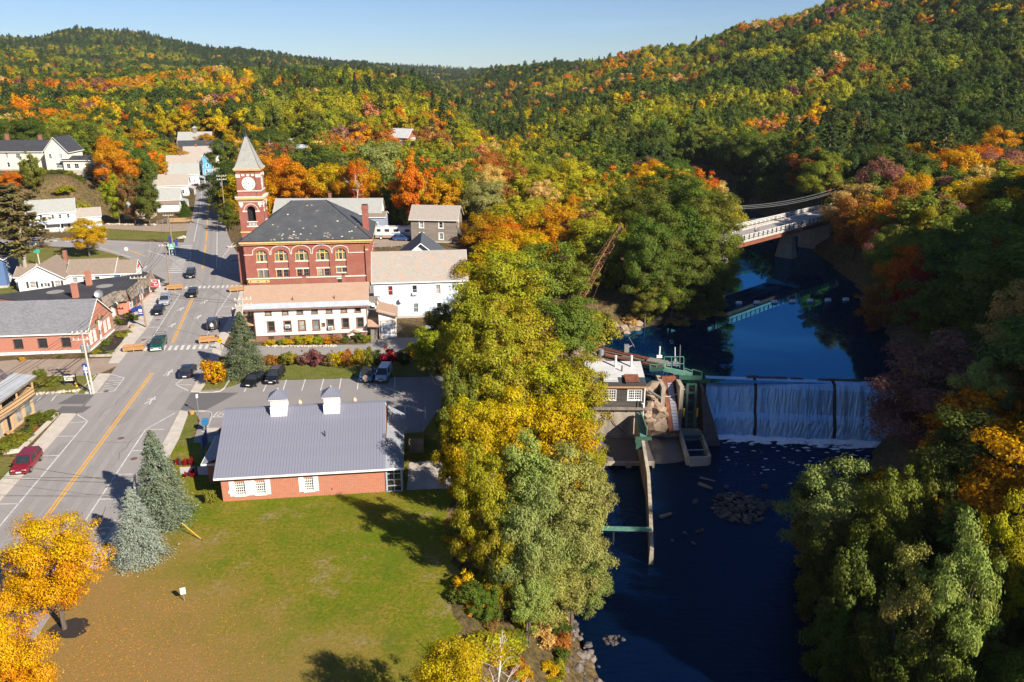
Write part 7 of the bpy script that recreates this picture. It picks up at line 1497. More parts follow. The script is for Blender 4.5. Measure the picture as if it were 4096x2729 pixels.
def pole(key, base, top, label, mat='pole_wood', arm=True, boxes=0, r=.17, arm_dir=None):
    b = Vector(G(*base)); t = Vector(D(*top, b.y)); root = empty('utility_pole', b, 0, label, 'utility pole', 'utility poles'); tp = t-b; tp.y *= 0
    q = MB(); q.cyl((0, 0, -.2), tp, r, r*.7, 8); q.build('shaft', mat, root); ad = Vector((.97, .24, 0)) if arm_dir is None else Vector(arm_dir); pts = []
    if arm:
        for k, zz in enumerate((.35, 1.3) if arm == 2 else (.35,)):
            c = tp-ZU*zz; q = MB(); beam(q, c-ad*1.25, c+ad*1.25, .06, .07); ar = q.build('crossarm', 'pole_pale', root)
            for s in (-1.15, -.55, .55, 1.15):
                p = c+ad*s+ZU*.07; q = MB(); q.lathe([(.05, 0), (.09, .08), (.06, .16), (.09, .22), (0, .28)], 8, p); q.build('insulator', 'metal_white', ar); pts.append(b+p+ZU*.28)
    else: pts = [b+tp-ZU*.2]
    for k in range(boxes):
        an = [2.6, .4, 4.2][k]; p = tp-ZU*2.6+Vector((math.cos(an), math.sin(an), 0))*.42; q = MB(); q.lathe([(0, -.5), (.26, -.5), (.28, .4), (.2, .5), (0, .5)], 10, p); tr = q.build('transformer', 'metal_grey', root); q = MB(); q.cyl(p+ZU*.5, p+ZU*.75, .05, .04, 6); q.build('bushing', 'metal_white', tr)
    POLE[key] = (pts, b+tp); return root
pA = pole('a', (374, 1576), (325, 1322), 'pale utility pole with blue banner beside the notice board', 'pole_pale', 2, 2)
q = MB(); q.cyl((-.28, -.1, 0), (-.55, -.1, 4.2), .08, .08, 6); q.build('conduit', 'metal_white', pA)
pB = pole('b', z3(1380, 970), z3(1295, 482), 'brown utility pole with two white transformers by the shop', 'pole_wood', 1, 2); pC = pole('c', z3(1600, 570), z3(1552, 180), 'brown utility pole beside the red hanging sign', 'pole_wood', 1, 0); pD = pole('d', z1(1628, 1140), z1(1580, 840), 'utility pole hung with blue banners on the traffic island', 'pole_wood', 1, 1)
pE = pole('e', z1(2135, 1005), z1(2082, 470), 'leaning utility pole at the edge of the trees opposite the cottages', 'pole_wood', 2, 1); pF = pole('f', z1(2080, 700), z1(2065, 400), 'distant utility pole farther up the uphill road', 'pole_wood', 1, 1)
pG = pole('g', (540, 2075), (538, 1900), 'pale utility pole between the two blue spruces', 'pole_pale', 0, 0); pH = pole('h', (962, 1420), (970, 1190), 'utility pole topped with many white insulators beside the apartment house', 'pole_pale', 2, 0)
pI = pole('i', z1(375, 1325), z1(335, 1110), 'short utility pole with green sign by the restaurant', 'pole_pale', 0, 0); pJ = pole('j', z3(655, 540), z3(615, 375), 'thin brown pole rising behind the restaurant roof', 'pole_wood', 0, 0, .1)
def wires(pa, pb, label, sag=.6, n=10, r=.022):
    root = empty('power_line', (0, 0, 0), 0, label, 'power line', 'overhead wires')
    for a, b in zip(pa, pb):
        pts = [Vector(a).lerp(Vector(b), t)-ZU*sag*4*t*(1-t) for t in np.linspace(0, 1, n)]; MB().tube(pts, r, 3).build('wire', 'rubber', root)
A, B, C_, D_ = POLE['a'][0][:4], POLE['b'][0], POLE['c'][0], POLE['d'][0]
near = [Vector((x-58.5, 52, 9.6)) for x in (-1.1, -.5, .5, 1.1)]
wires(near, A, 'wires running from the banner pole past the porch house', .7); wires(A, B, 'wires strung between the banner pole and the transformer pole', .5); wires(B, C_, 'wires strung along the shop front', .5); wires(C_, D_, 'wires crossing the junction to the traffic island', .5); wires(D_[:2], POLE['e'][0][:2], 'wires crossing the uphill road', .6); wires(POLE['e'][0][:4], POLE['f'][0], 'wires following the uphill road', .6)
low = lambda k, z: POLE[k][1]-ZU*z
wires([low('a', 3.2), low('a', 3.6)], [low('b', 4.2), low('b', 4.6)], 'thick low cables between the banner pole and the transformer pole', .4, r=.04); wires([Vector((-59, 52, 6)), Vector((-59, 52, 5.5))], [low('a', 3.2), low('a', 3.6)], 'thick low cables in front of the timber balcony', .5, r=.045)
wires([low('g', .3), low('g', .9), low('g', 1.0)], [Vector((-72, 66, 8)), Vector((-72, 69, 7)), Vector((-72, 75, 8))], 'service wires crossing the street above the red suv', .5); wires([low('h', .5), low('h', .9), low('h', 1.6)], [low('b', 2), low('b', 2.4), low('c', 2.5)], 'wires crossing the street below the brick hall', .6); wires([low('h', .6)], [Vector((-55.6, 163, 7.0))], 'single wire running to the brick hall corner', .4)
wires([low('g', 1.2)], [Vector((*G(812, 2163)[:2], 0))], 'guy wire slanting down to the lawn', .0, 4, .02)
gy_ = Vector(G(812, 2163)); tdir = (low('g', 1.2)-gy_).normalized(); q = MB(); q.tube([gy_+tdir*.3, gy_+tdir*2.9], .05, 6); q.build('guy_guard', 'yellow_paint', None, label='bent yellow guard sleeve on the guy wire in the lawn', cat='guy guard')
def post_sign(name, label, base, h, panel, mat, loc_off=(0, 0), post='metal_grey', face=-1.0, cat='sign', rz=0, r=.035, shape=None):
    c = G(*base); root = empty(name, (c[0], c[1], 0), rz, label, cat); q = MB(); q.cyl((0, 0, -.1), (0, 0, h), r, r, 6); q.build('post', post, root); w, hh = panel
    q = MB()
    if shape: q.loft([[(w/2*math.cos(a), y, h-hh/2+hh/2*math.sin(a)) for a in [rz*0+shape[1]+i*6.2832/shape[0] for i in range(shape[0])]] for y in (-.06, -.04)][::-1])
    else: q.box(-w/2+loc_off[0], w/2+loc_off[0], -.07, -.04, h-hh, h)
    return root, q.build('panel', mat, root)
for pl, p, lb in ((pA, z3(805, 1362), 'a'), (pB, z3(1322, 812), 'b')):
    b = pl.location; c = Vector(D(*p, b.y))-b; q = MB(); q.box(c.x-.38, c.x+.38, -.02, .02, c.z-.85, c.z+.85); bn_ = q.build('banner', 'banner_blue', pl); q = MB(); q.box(c.x-.3, c.x+.3, -.03, -.02, c.z-.1, c.z+.35); q.box(c.x-.28, c.x+.28, -.03, -.02, c.z-.45, c.z-.3); q.build('banner_print', 'white_trim', bn_); q = MB(); q.tube([(0, 0, c.z+.86), (c.x+.38, 0, c.z+.86)], .025, 4); q.build('banner_arm', 'metal_dark', pl)
b = pD.location
for p in (z3(1600, 145), z3(1660, 175)): c = Vector(D(*p, b.y))-b; q = MB(); q.box(c.x-.32, c.x+.32, -.02, .02, c.z-1.0, c.z+.9); q.build('banner', 'banner_blue', pD)
r1, pn = post_sign('yellow_warning_sign', 'yellow diamond warning sign with black symbol beside the broad spruce', z3(2085, 1190), 2.3, (1.0, 1.0), 'sign_yellow', post='metal_dark', shape=(4, 0)); q = MB(); q.box(-.18, .12, -.075, -.06, 1.7, 1.78); q.box(-.05, .2, -.075, -.06, 1.84, 1.92); q.build('symbol', 'black', pn)
post_sign('stop_sign', 'octagonal sign seen from its pale back by the side road', z3(1203, 320), 2.9, (1.0, 1.0), 'metal_white', shape=(8, .39)); post_sign('street_name_sign', 'small green street name sign on the grass point', z3(1118, 345), 2.9, (1.0, .22), 'sign_green')
ws, pn = post_sign('lawn_sign', 'small white sign board on a thin post in the lawn', (738, 2405), 1.35, (.42, .62), 'white_trim', rz=R(18)); q = MB(); q.box(-.015, .015, -.08, -.07, .75, 1.33); q.build('fold', 'metal_grey', pn)
post_sign('parking_sign', 'thin parking sign on a tall post by the lot entrance', z6(92, 412), 2.6, (.3, .5), 'metal_white', rz=R(60))
gs, pn = post_sign('green_sign', 'green hanging sign with white letters below the island banners', z3(1628, 290), 3.0, (1.7, 1.5), 'sign_green', cat='sign')
for k in range(3): q = MB(); q.box(-.6+k*.1, .6-k*.15, -.085, -.07, 1.75+k*.4, 1.9+k*.4); q.build('lettering', 'white_trim', pn)
q = MB(); q.box(-.75, -.68, -.1, .1, 0, 3); q.box(.68, .75, -.1, .1, 0, 3); q.box(-.2, .2, -.12, .12, .2, 1.2); q.build('sign_frame', 'yellow_paint' if False else 'metal_white', gs)
post_sign('house_number_board', 'white board on posts near the street sign by the farmhouse lane', z1(980, 1060), 1.5, (1.2, .5), 'white_trim')
gi_ = pI.location; q = MB(); q.box(-.7, .7, -.2, -.15, 3.0, 3.9); q.build('sign_board', 'sign_green', pI)
c = G(*z5(668, 330)); nb = empty('notice_board', (c[0], c[1], 0), R(10), 'white notice board on two dark posts on the grass by the lane', 'notice board')
for x in (-.8, .8): q = MB(); q.box(x-.06, x+.06, -.06, .06, 0, 1.75); q.build('post', 'metal_dark', nb)
q = MB(); q.box(-.75, .75, -.04, .04, .65, 1.4); q.build('board', 'stone_trim', nb); q = MB(); q.box(-.5, .5, -.05, -.04, .85, .95); q.box(-.5, .4, -.05, -.04, 1.08, 1.18); q.build('lettering', 'sign_red', nb)
c = G(*z5(725, 345)); hy = empty('fire_hydrant', (c[0], c[1], 0), 0, 'pale yellow fire hydrant next to the notice board', 'hydrant'); MB().lathe([(.18, 0), (.18, .06), (.13, .1), (.13, .55), (.17, .57), (.12, .68), (.05, .76), (0, .78)], 10).build('barrel', 'sign_yellow', hy)
for s in (-1, 1): MB().cyl((s*.1, 0, .42), (s*.24, 0, .42), .07, .07, 8).build('nozzle', 'metal_white', hy)
c = G(*z6(155, 570)); db = empty('drop_box', (c[0], c[1], 0), R(5), 'blue book drop box on a black post by the library path', 'drop box'); q = MB(); q.box(-.05, .05, -.05, .05, 0, 1.0); q.build('post', 'metal_dark', db); q = MB(); q.box(-.33, .33, -.3, .3, 1.0, 1.55); q.face([(-.36, -.33, 1.56), (.36, -.33, 1.56), (.36, .33, 1.75), (-.36, .33, 1.75)]); q.box(-.36, .36, -.33, .33, 1.55, 1.6); q.build('box', 'box_blue', db)
c = G(*z6(150, 735)); sgb = empty('library_sign', (c[0], c[1], 0), R(97), 'dark blue sign board on posts beside the library porch', 'sign')
for x in (-1.1, 1.1): q = MB(); q.box(x-.07, x+.07, -.07, .07, 0, 2.4); q.build('post', 'box_blue', sgb)
q = MB(); q.box(-1.05, 1.05, -.05, .05, .8, 2.25); q.build('board', 'banner_blue', sgb)
for p in (z6(1960-42, 0), ): pass
for k, (tp, Y) in enumerate(((z6(918, 310), 88.5), (z6(1368, 290), 90.0))):
    c = D(*tp, Y); lp = empty('lamp_post', (c[0], Y, 0), 0, ('globe lamp post behind the library roof beside the left cupola' if False else 'globe lamp post in the lot between the two cupolas') if k == 0 else 'globe lamp post in the lot beyond the second cupola', 'lamp post', 'globe lamp posts in the lot')
    q = MB(); q.lathe([(.16, 0), (.14, .4), (.07, .6), (.06, c[2]-.75), (.12, c[2]-.7), (.1, c[2]-.62)], 10); q.build('post', 'metal_dark', lp); q = MB(); q.lathe([(.1, -.62), (.24, -.45), (.27, -.25), (.16, -.05), (.05, 0), (.03, .12), (0, .15)], 12, (0, 0, c[2])); q.build('globe', 'globe', lp, smooth=True)
def planter(px, py, label, r=.32): c = G(px, py); MB().lathe([(0, .5), (r*.85, .5), (r, .48), (r*1.05, .25), (r*.85, 0)][::-1], 12, (c[0], c[1], 0)).build('barrel_planter', 'wood_tan', label=label, cat='planter')
planter(*z5(1808, 605), 'wooden barrel planter at the lot entrance'); planter(*z3(1245, 975), 'wooden barrel planter on the sidewalk by the post office')
for p, h, lb in (((z6(78, 925)), 1.1, 'black bollard light beside the lower path shrubs'), ((z5(1695, 1085)), 1.1, 'black bollard light beside the upper path shrubs')): c = G(*p); q = MB(); q.lathe([(.12, 0), (.12, h-.1), (.15, h-.08), (.1, h), (0, h)], 10, (c[0], c[1], 0)); q.build('bollard', 'metal_dark', label=lb, cat='bollard')
def flag(px, py, top, label, drape):
    b = G(px, py); t = D(*top, b[1]); root = empty('flagpole', b, 0, label, 'flagpole', 'flagpoles'); q = MB(); q.cyl((0, 0, 0), (0, 0, t[2]), .05, .03, 6); q.build('pole', 'metal_grey', root); MB().lathe([(0, 0), (.07, .05), (0, .12)], 8, (0, 0, t[2])).build('finial', 'gold', root)
    for k in range(7 if drape else 1):
        q = MB(); w = .12; x = .05+k*w if drape else .05; q.loft([[(x, -.05*(k % 2), t[2]-.15-k*.05), (x+(w if drape else .4), -.05*((k+1) % 2), t[2]-.2-k*.05), (x+(w if drape else .4), .02-.05*((k+1) % 2), t[2]-.2-k*.05)], [(x*.4, -.05*(k % 2), t[2]-1.9), (x*.4+(w*.5 if drape else .2), -.05*((k+1) % 2), t[2]-1.9), (x*.4+(w*.5 if drape else .2), .02-.05*((k+1) % 2), t[2]-1.9)]]); q.build('flag', ('sign_red', 'white_trim')[k % 2] if drape else 'black', root)
flag(*z3(950, 1105), z3(912, 885), 'flagpole with drooping striped flag before the post office', True); flag(*z3(900, 1130), z3(868, 945), 'bare flagpole with furled black flag before the post office', False); flag(*z3(2190, 905), z3(2185, 765), 'flagpole with striped flag on the sidewalk by the apartment house', True)
def fence(name, label, p0, p1, h, kind, z=0):
    a, b = Vector(G(*p0, z)), Vector(G(*p1, z)); L_ = (b-a).length; root = empty(name, a, math.atan2(b.y-a.y, b.x-a.x), label, 'fence')
    if kind == 'picket':
        me = MB().box(0, .16, -.02, .02, .05, h).mesh('picket', 'wood_porch'); n = int(L_/.26)
        for i in range(n): link('picket', me, root).location = (i*.26, 0, 0)
        for zz in (.3, h-.3): q = MB(); q.box(0, L_, .02, .06, zz, zz+.09); q.build('rail', 'wood_porch', root)
    elif kind == 'board':
        me = MB().box(0, .22, -.02, .02, 0, h).mesh('board', 'wood_grey'); n = int(L_/.24)
        for i in range(n): link('board', me, root).location = (i*.24, 0, random.uniform(-.03, .02))
    else:
        n = max(2, int(L_/2.6))
        for i in range(n+1): q = MB(); q.box(L_*i/n-.08, L_*i/n+.08, -.08, .08, -.1, h); q.build('post', 'wood_grey', root)
        for zz in (.35, .75, 1.12): q = MB(); q.box(0, L_, -.05, .03, zz, zz+.12); q.build('rail', 'wood_grey', root)
fence('picket_fence', 'tan picket fence around the cottage yard by the uphill road', z1(1600, 918), z1(1825, 915), 1.3, 'picket'); fence('rail_fence', 'grey split rail fence on the corner of the dirt lane', z1(1480, 945), z1(1580, 915), 1.2, 'rail'); fence('rail_fence', 'weathered rail fence running behind the brick hall', z2(1605, 1168), z2(1900, 1150), 1.4, 'rail')
fence('board_fence', 'tall board fence of the yard behind the library', z6(1815, 745), z6(1935, 742), 1.9, 'board'); fence('board_fence', 'side boards of the yard enclosure behind the library', z6(1935, 742), z6(1925, 560), 1.9, 'board')
def stone_wall(label, pts, h, r, mat='pale_stone', z=0):
    root = empty('stone_wall', (0, 0, 0), 0, label, 'wall'); rr = random.Random(len(label))
    for p0, p1 in zip(pts, pts[1:]):
        a, b = Vector(G(*p0, z)), Vector(G(*p1, z)); L_ = (b-a).length; u = 0
        while u < L_:
            for k in range(max(1, int(h/(r*1.1)))): c = a.lerp(b, u/L_); rock((c.x+rr.uniform(-.1, .1), c.y+rr.uniform(-.15, .15), z+r*.5+k*r*1.0), r*rr.uniform(.8, 1.25), mat, root, rr.randrange(6), 'stone')
            u += r*rr.uniform(1.3, 1.8)
stone_wall('dry stone wall along the parking bays beside the porch house', [z5(350, 425), z5(450, 412), z5(560, 405), z5(720, 395)], .6, .28); stone_wall('low line of field stones along the dirt lane', [z1(1010, 942), z1(1250, 945), z1(1480, 945)], .4, .4); stone_wall('row of edging stones below the apartment house planting', [z4(630, 795), z4(1000, 795), z4(1290, 790)], .2, .25); stone_wall('tumbled stones on the grass by the corner pavement', [z3(2150, 215), z3(2280, 205)], .3, .35); stone_wall('stone edging of the corner lawn by the hall', [z3(2180, 335), z3(2300, 328)], .3, .3)
for k, p in enumerate((z1(1697, 1080), z1(1728, 1075))): c = G(*p); tag(rock((c[0], c[1], .4), .75, 'pale_stone', None, k, 'boulder'), 'squared pale boulder on the grass point by the uphill road', 'boulder', 'boulders on the grass point')
for nm, pts in (('mulch_bed', [z5(540, 612), z5(480, 600), z5(240, 720), z5(0, 900), z5(0, 985), z5(130, 960), z5(370, 790), z5(420, 720)]), ('mulch_bed', [z3(1245, 1010), z3(1180, 1000), z3(900, 1170), z3(850, 1220), z3(1050, 1230), z3(1150, 1120)]), ('mulch_bed', [z3(1095, 890), z3(1340, 870), z3(1310, 940), z3(1100, 950)])):
    q = MB(); P_ = [Vector(G(*p)) for p in pts]; q.face([(p.x, p.y, .05) for p in P_]); o = q.build(nm, 'mulch', kind='structure')
    if o.data.polygons[0].normal.z < 0: o.data.flip_normals()
q = MB()
for p0, p1 in ((z5(30, 985), z5(185, 965)), (z5(185, 965), z5(375, 780)), (z5(375, 780), z5(545, 618))): beam(q, Vector(G(*p0))+ZU*.2, Vector(G(*p1))+ZU*.2, .12, .28)
q.build('retaining_wall', 'sidewalk', label='low concrete wall holding the mulch bed at the sidewalk', cat='wall')
q = MB()
for p0, p1 in ((z3(850, 1240), z3(1060, 1235)), (z3(1060, 1235), z3(1165, 1115))): beam(q, Vector(G(*p0))+ZU*.1, Vector(G(*p1))+ZU*.1, .2, .2)
q.build('retaining_wall', 'pale_stone', label='low granite edging of the post office planting bed', cat='wall')
for p, m2, lb in ((z3(1320, 815), 'banner_blue', 'blue park bench by the transformer pole'), (z3(1275, 830), 'banner_blue', 'small blue bench beside the shop planting'), (z3(1218, 825), 'sign_red', 'red garden chair against the shop wall')):
    c = G(*p); q = empty('bench' if 'bench' in lb else 'chair', (c[0], c[1], .1), R(75), lb, 'bench' if 'bench' in lb else 'chair'); w = .75 if 'bench' in lb else .28
    MB().box(-w, w, -.25, .25, .4, .46).build('seat', m2, q); MB().box(-w, w, .2, .26, .46, .95).build('backrest', m2, q)
    for x in (-w+.05, w-.05):
        for y in (-.2, .2): MB().box(x-.03, x+.03, y-.03, y+.03, 0, .4).build('leg', m2, q)
# ================================================================ people
def person_mesh():
    J = [(0, 0, .95), (0, 0, 1.15), (0, 0, 1.40), (0, 0, 1.52), (0, .02, 1.60), (0, .02, 1.74), (-.19, 0, 1.40), (-.25, .02, 1.12), (-.24, .14, .90), (.19, 0, 1.40), (.25, .02, 1.12), (.24, .14, .90), (-.10, 0, .90), (-.11, .06, .50), (-.11, .02, .08), (-.11, .14, .04), (.10, 0, .90), (.12, -.04, .50), (.12, -.10, .08), (.12, .02, .04)]
    E_ = [(0, 1), (1, 2), (2, 3), (3, 4), (4, 5), (2, 6), (6, 7), (7, 8), (2, 9), (9, 10), (10, 11), (0, 12), (12, 13), (13, 14), (14, 15), (0, 16), (16, 17), (17, 18), (18, 19)]
    rad = [.15, .14, .15, .055, .085, .075, .07, .05, .035, .07, .05, .035, .095, .065, .045, .04, .095, .065, .045, .04]
    me = bpy.data.meshes.new('body'); me.from_pydata(J, E_, []); o = bpy.data.objects.new('tmp_body', me); col.objects.link(o); md = o.modifiers.new('s', 'SKIN')
    for v, r in zip(me.skin_vertices[0].data, rad): v.radius = (r, r*.8 if r > .1 else r)
    me.skin_vertices[0].data[0].use_root = True; o.modifiers.new('b', 'SUBSURF').levels = 1
    dg = bpy.context.evaluated_depsgraph_get(); out = bpy.data.meshes.new_from_object(o.evaluated_get(dg)); bpy.data.objects.remove(o); out.name = 'body'
    for mt in ('cloth_dark', 'cloth_white', 'skin', 'hair'): out.materials.append(MATS[mt])
    for p in out.polygons:
        c = p.center; p.use_smooth = True
        p.material_index = 0 if c.z < .98 else (2 if (c.z < 1.0 and abs(c.x) > .2) or (c.z > 1.5 and c.z < 1.70 and c.y > .0) else (3 if c.z > 1.5 else 1))
    return out
pmsh = person_mesh()
def person(loc, rz, label): r = empty('person', loc, rz, label, 'person'); link('body', pmsh, r); return r
c = G(*z3(2000, 1010)); person((c[0], c[1], .02), R(200), 'person in white top standing behind the parked black suv')
bp = Vector(D(3022, 905, 191)); person((bp.x, bp.y, 5.2), R(-45), 'person in white shirt wheeling a bicycle on the bridge footway')
bk = empty('bicycle', (bp.x+.8, bp.y+.6, 5.2), R(43), 'dark bicycle held by the person on the bridge', 'bicycle')
for x in (-.52, .52):
    q = MB(); pts = [(x+.33*math.cos(t), 0, .34+.33*math.sin(t)) for t in [i*6.2832/16 for i in range(17)]]; q.tube(pts, .03, 4); q.build('wheel', 'rubber', bk)
q = MB(); q.tube([(-.52, 0, .34), (-.15, 0, .85), (.4, 0, .8), (.0, 0, .32), (-.15, 0, .85)], .025, 4); q.tube([(.0, 0, .32), (-.52, 0, .34)], .02, 4); q.tube([(.52, 0, .34), (.38, 0, .95)], .022, 4); q.build('frame', 'cloth_blue', bk)
MB().box(-.28, -.05, -.06, .06, .9, .95).build('saddle', 'rubber', bk); MB().tube([(.36, -.28, .98), (.38, 0, .96), (.36, .28, .98)], .02, 4).build('handlebar', 'metal_dark', bk)
# ================================================================ vegetation
def unit(v): return v/np.maximum(np.linalg.norm(v, axis=-1, keepdims=True), 1e-9)
def leaves_mesh(name, P, N, S, lv, bv, mat, elong=.62, along=None, rng=RNG):
    n = len(P); r = rng.normal(size=(n, 3)) if along is None else along+rng.normal(size=(n, 3))*.35
    T = unit(r-N*np.sum(r*N, -1, keepdims=True)); B = np.cross(N, T); S = S[:, None]
    bend = N*S*.18
    V = np.stack([P-T*S, P+B*S*elong-bend*.0, P+T*S, P-B*S*elong], 1).reshape(-1, 3)
    V[1::4] -= bend; V[3::4] -= bend
    return np_mesh(name, V, np.arange(4*n).reshape(n, 4), mat, False, {'lv': lv, 'bv': bv})
def decid(seed, h=12., r=5., bare=.22, nblob=60, nleaf=6000, leaf=.27, style='maple', rk=1.0):
    g = np.random.default_rng(seed); C = []; z0 = h*bare; ch = h-z0; cz = z0+ch*.5
    asym = 1+.22*np.sin(np.arange(64)/64*6.283*g.integers(2, 4)+g.uniform(0, 6))+.12*np.sin(np.arange(64)/64*6.283*5+g.uniform(0, 6))
    while len(C) < nblob:
        d = unit(g.normal(size=3)); rad = g.random()**(.38 if style != 'locust' else .5); p = d*rad; t = (p[2]+1)/2
        if style == 'maple': prof = np.sin(np.pi*min(1, (t*.92+.06))**.85)**.55
        elif style == 'bush': prof = np.sqrt(max(0, 1-t*t))
        elif style == 'oval': prof = np.sin(np.pi*min(1, t*.94+.04))**.7
        else: prof = .45+.6*np.sin(np.pi*t**1.2)**.8
        a = asym[int((math.atan2(p[1], p[0])+math.pi)/6.2832*63)]; q = np.hypot(p[0], p[1]); 
        if q > prof: continue
        C.append((p[0]*r*a*.86, p[1]*r*a*.86, cz+p[2]*ch*.47))
    C = np.array(C); rb = rk*r*(.20 if style != 'locust' else .23)*g.uniform(.6, 1.4, nblob); ex = g.random(nblob) < .22; C[ex] = np.array([0, 0, cz])+(C[ex]-np.array([0, 0, cz]))*g.uniform(1.06, 1.24, (ex.sum(), 1)); rb[ex] *= .6; w = rb**2; k = g.choice(nblob, nleaf, p=w/w.sum())
    d = unit(g.normal(size=(nleaf, 3))+np.array([0, 0, .25])); sq = np.array([1, 1, .72 if style != 'locust' else .5]); P = C[k]+d*sq*(rb[k]*(.5+.62*g.random(nleaf)))[:, None]+g.normal(size=(nleaf, 3))*leaf*.9
    if style == 'bush': P[:, 2] = np.abs(P[:, 2])
    ctr = np.array([0, 0, cz]); out = unit(P-ctr)
    N = unit(d*.75+out*.45+g.normal(size=(nleaf, 3))*.36+np.array([0, 0, .25]))
    S = leaf*g.uniform(.6, 1.35, nleaf); bvb = g.random(nblob); bv = np.clip(.5*bvb[k]+.5*np.clip((P[:, 2]-z0)/ch, 0, 1), 0, 1)
    return P, N, S, g.random(nleaf), bv, C, rb
def tube_np(path, r0, r1, n=6):
    path = np.array(path, float); m = len(path); V = []; F = []
    for i, p in enumerate(path):
        d = path[min(i+1, m-1)]-path[max(i-1, 0)]; d = d/max(np.linalg.norm(d), 1e-6); a = np.cross(d, [0.3, .9, .1]); a /= max(np.linalg.norm(a), 1e-6); b = np.cross(d, a); r = r0+(r1-r0)*i/(m-1)
        for k in range(n): t = 6.2832*k/n; V.append(p+r*(a*math.cos(t)+b*math.sin(t)))
    for i in range(m-1):
        for k in range(n): F.append((i*n+k, i*n+(k+1) % n, (i+1)*n+(k+1) % n, (i+1)*n+k))
    return V, F
def trunk_mesh(name, h, C, seed, r0=.24, mat='bark', nl=9, top=.8):
    g = np.random.default_rng(seed); V, F = [], []
    def add(path, a, b, n):
        v, f_ = tube_np(path, a, b, n); o = len(V); V.extend(v); F.extend([tuple(i+o for i in q) for q in f_])
    ths = np.linspace(0, h*top, 6); jx, jy = g.normal(size=6)*.12*h/12, g.normal(size=6)*.12*h/12; jx[0] = jy[0] = 0
    sp = [(jx[i], jy[i], ths[i]-(.8 if i == 0 else 0)) for i in range(6)]; add(sp, r0, r0*.3, 7)
    for k in g.choice(len(C), min(nl, len(C)), replace=False):
        c = C[k]; zb = max(h*.15, min(h*top*.9, c[2]*.62)); b = np.array([np.interp(zb, ths, jx), np.interp(zb, ths, jy), zb]); m_ = (b+c)/2+np.array([0, 0, -.2])+g.normal(size=3)*.15
        add([b, m_, c], r0*.38, r0*.1, 5)
    return np_mesh(name, np.array(V), np.array(F), mat, True)
def conif(seed, h=10., r=3.2, nleaf=9000, leaf=.16, style='spruce', bare=.03):
    g = np.random.default_rng(seed); P, N, A, S, bv = [], [], [], [], []; nb = 260 if style == 'spruce' else 75; per = nleaf//nb
    for i in range(nb):
        t = (i+g.random())/nb; t = bare+(1-bare)*t**(1.25 if style == 'spruce' else .95); zz = h*t; ph = i*2.399+g.normal()*.3
        if style == 'spruce': rr_ = r*(1-t)**.82*g.uniform(.8, 1.1)+.12
        else: rr_ = r*(np.sin(np.pi*min(1, (1-t)*.85+.03))**.6)*g.uniform(.4, 1.1)+.15
        d = np.array([math.cos(ph), math.sin(ph), 0]); s = np.sqrt(g.random(per))*.85+.15; dr = (-.28 if style == 'spruce' else .16)*rr_
        c = np.outer(s*rr_, d); c[:, 2] = zz+dr*s**1.4+.12*rr_*s**4; wid = .30*(rr_*(.35+.5*s) if style == 'spruce' else rr_*.6+0*s)
        off = g.normal(size=(per, 3))*np.stack([wid, wid, .30*wid+.05], 1)*.62; P.append(c+off); side = np.array([-d[1], d[0], 0])
        al = d+np.outer(np.sign(off@side), side)*.6; N.append(unit(np.array([0, 0, 1.])+g.normal(size=(per, 3))*.55+d*.35)); A.append(al); S.append(leaf*g.uniform(.6, 1.4, per)*(1 if style == 'spruce' else 1)); bv.append(np.full(per, g.random()))
    P, N, A, S, bv = map(np.concatenate, (P, N, A, S, bv)); return P, N, A, S, g.random(len(P)), bv
PROTO = {}
def reg_decid(key, kind, seed, wood=False, **k):
    P, N, S, lv, bv, C, rb = decid(seed, **k); h = k.get('h', 12.)
    PROTO[key] = dict(kind=kind, h=float(P[:, 2].max()), w=float(np.percentile(np.hypot(P[:, 0], P[:, 1]), 97)*2), crown=leaves_mesh('crown', P, N, S, lv, bv, 'leaf_wood' if wood else 'leaf'),
                      trunk=None if wood else trunk_mesh('trunk', h, C, seed, k.get('r', 5)*.05, 'bark', 9 if k.get('style') != 'locust' else 16))
def reg_conif(key, kind, seed, wood=False, **k):
    P, N, A, S, lv, bv = conif(seed, **k); h = k.get('h', 10.)
    tm = None if wood else trunk_mesh('trunk', h, np.zeros((0, 3)), seed, h*.018, 'bark_pale' if k.get('style') == 'pine' else 'bark', 0, .96)
    PROTO[key] = dict(kind=kind, h=float(P[:, 2].max()), w=float(np.percentile(np.hypot(P[:, 0], P[:, 1]), 98)*2), crown=leaves_mesh('crown', P, N, S, lv, bv, 'leaf_wood' if wood else 'leaf', .4, A), trunk=tm)
for i in range(3): reg_decid('maple%d' % i, 'maple_tree', 20+i, h=12, r=5, nblob=85, nleaf=24000, leaf=.125, style='maple', bare=.2)
reg_decid('maplehi', 'maple_tree', 27, h=12, r=5, nblob=110, nleaf=46000, leaf=.082, style='maple', bare=.2)
for i in range(4): reg_decid('locust%d' % i, 'locust_tree', 40+i, h=18, r=6, nblob=90, nleaf=24000, leaf=.155, style='locust', bare=.16)
for i in range(3): reg_decid('oval%d' % i, 'broadleaf_tree', 60+i, h=15, r=5, nblob=85, nleaf=16000, leaf=.185, style='oval', bare=.14)
for i in range(3): reg_decid('bush%d' % i, 'shrub', 80+i, h=3, r=1.7, nblob=34, nleaf=2600, leaf=.12, style='bush', bare=.0)
reg_decid('thin0', 'broadleaf_tree', 91, h=15, r=5.5, nblob=46, nleaf=2600, leaf=.3, style='locust', bare=.2)
reg_conif('spruce0', 'spruce_tree', 101, h=10, r=3.1, nleaf=26000, leaf=.105); reg_conif('spruce1', 'spruce_tree', 102, h=10, r=3.0, nleaf=26000, leaf=.11)
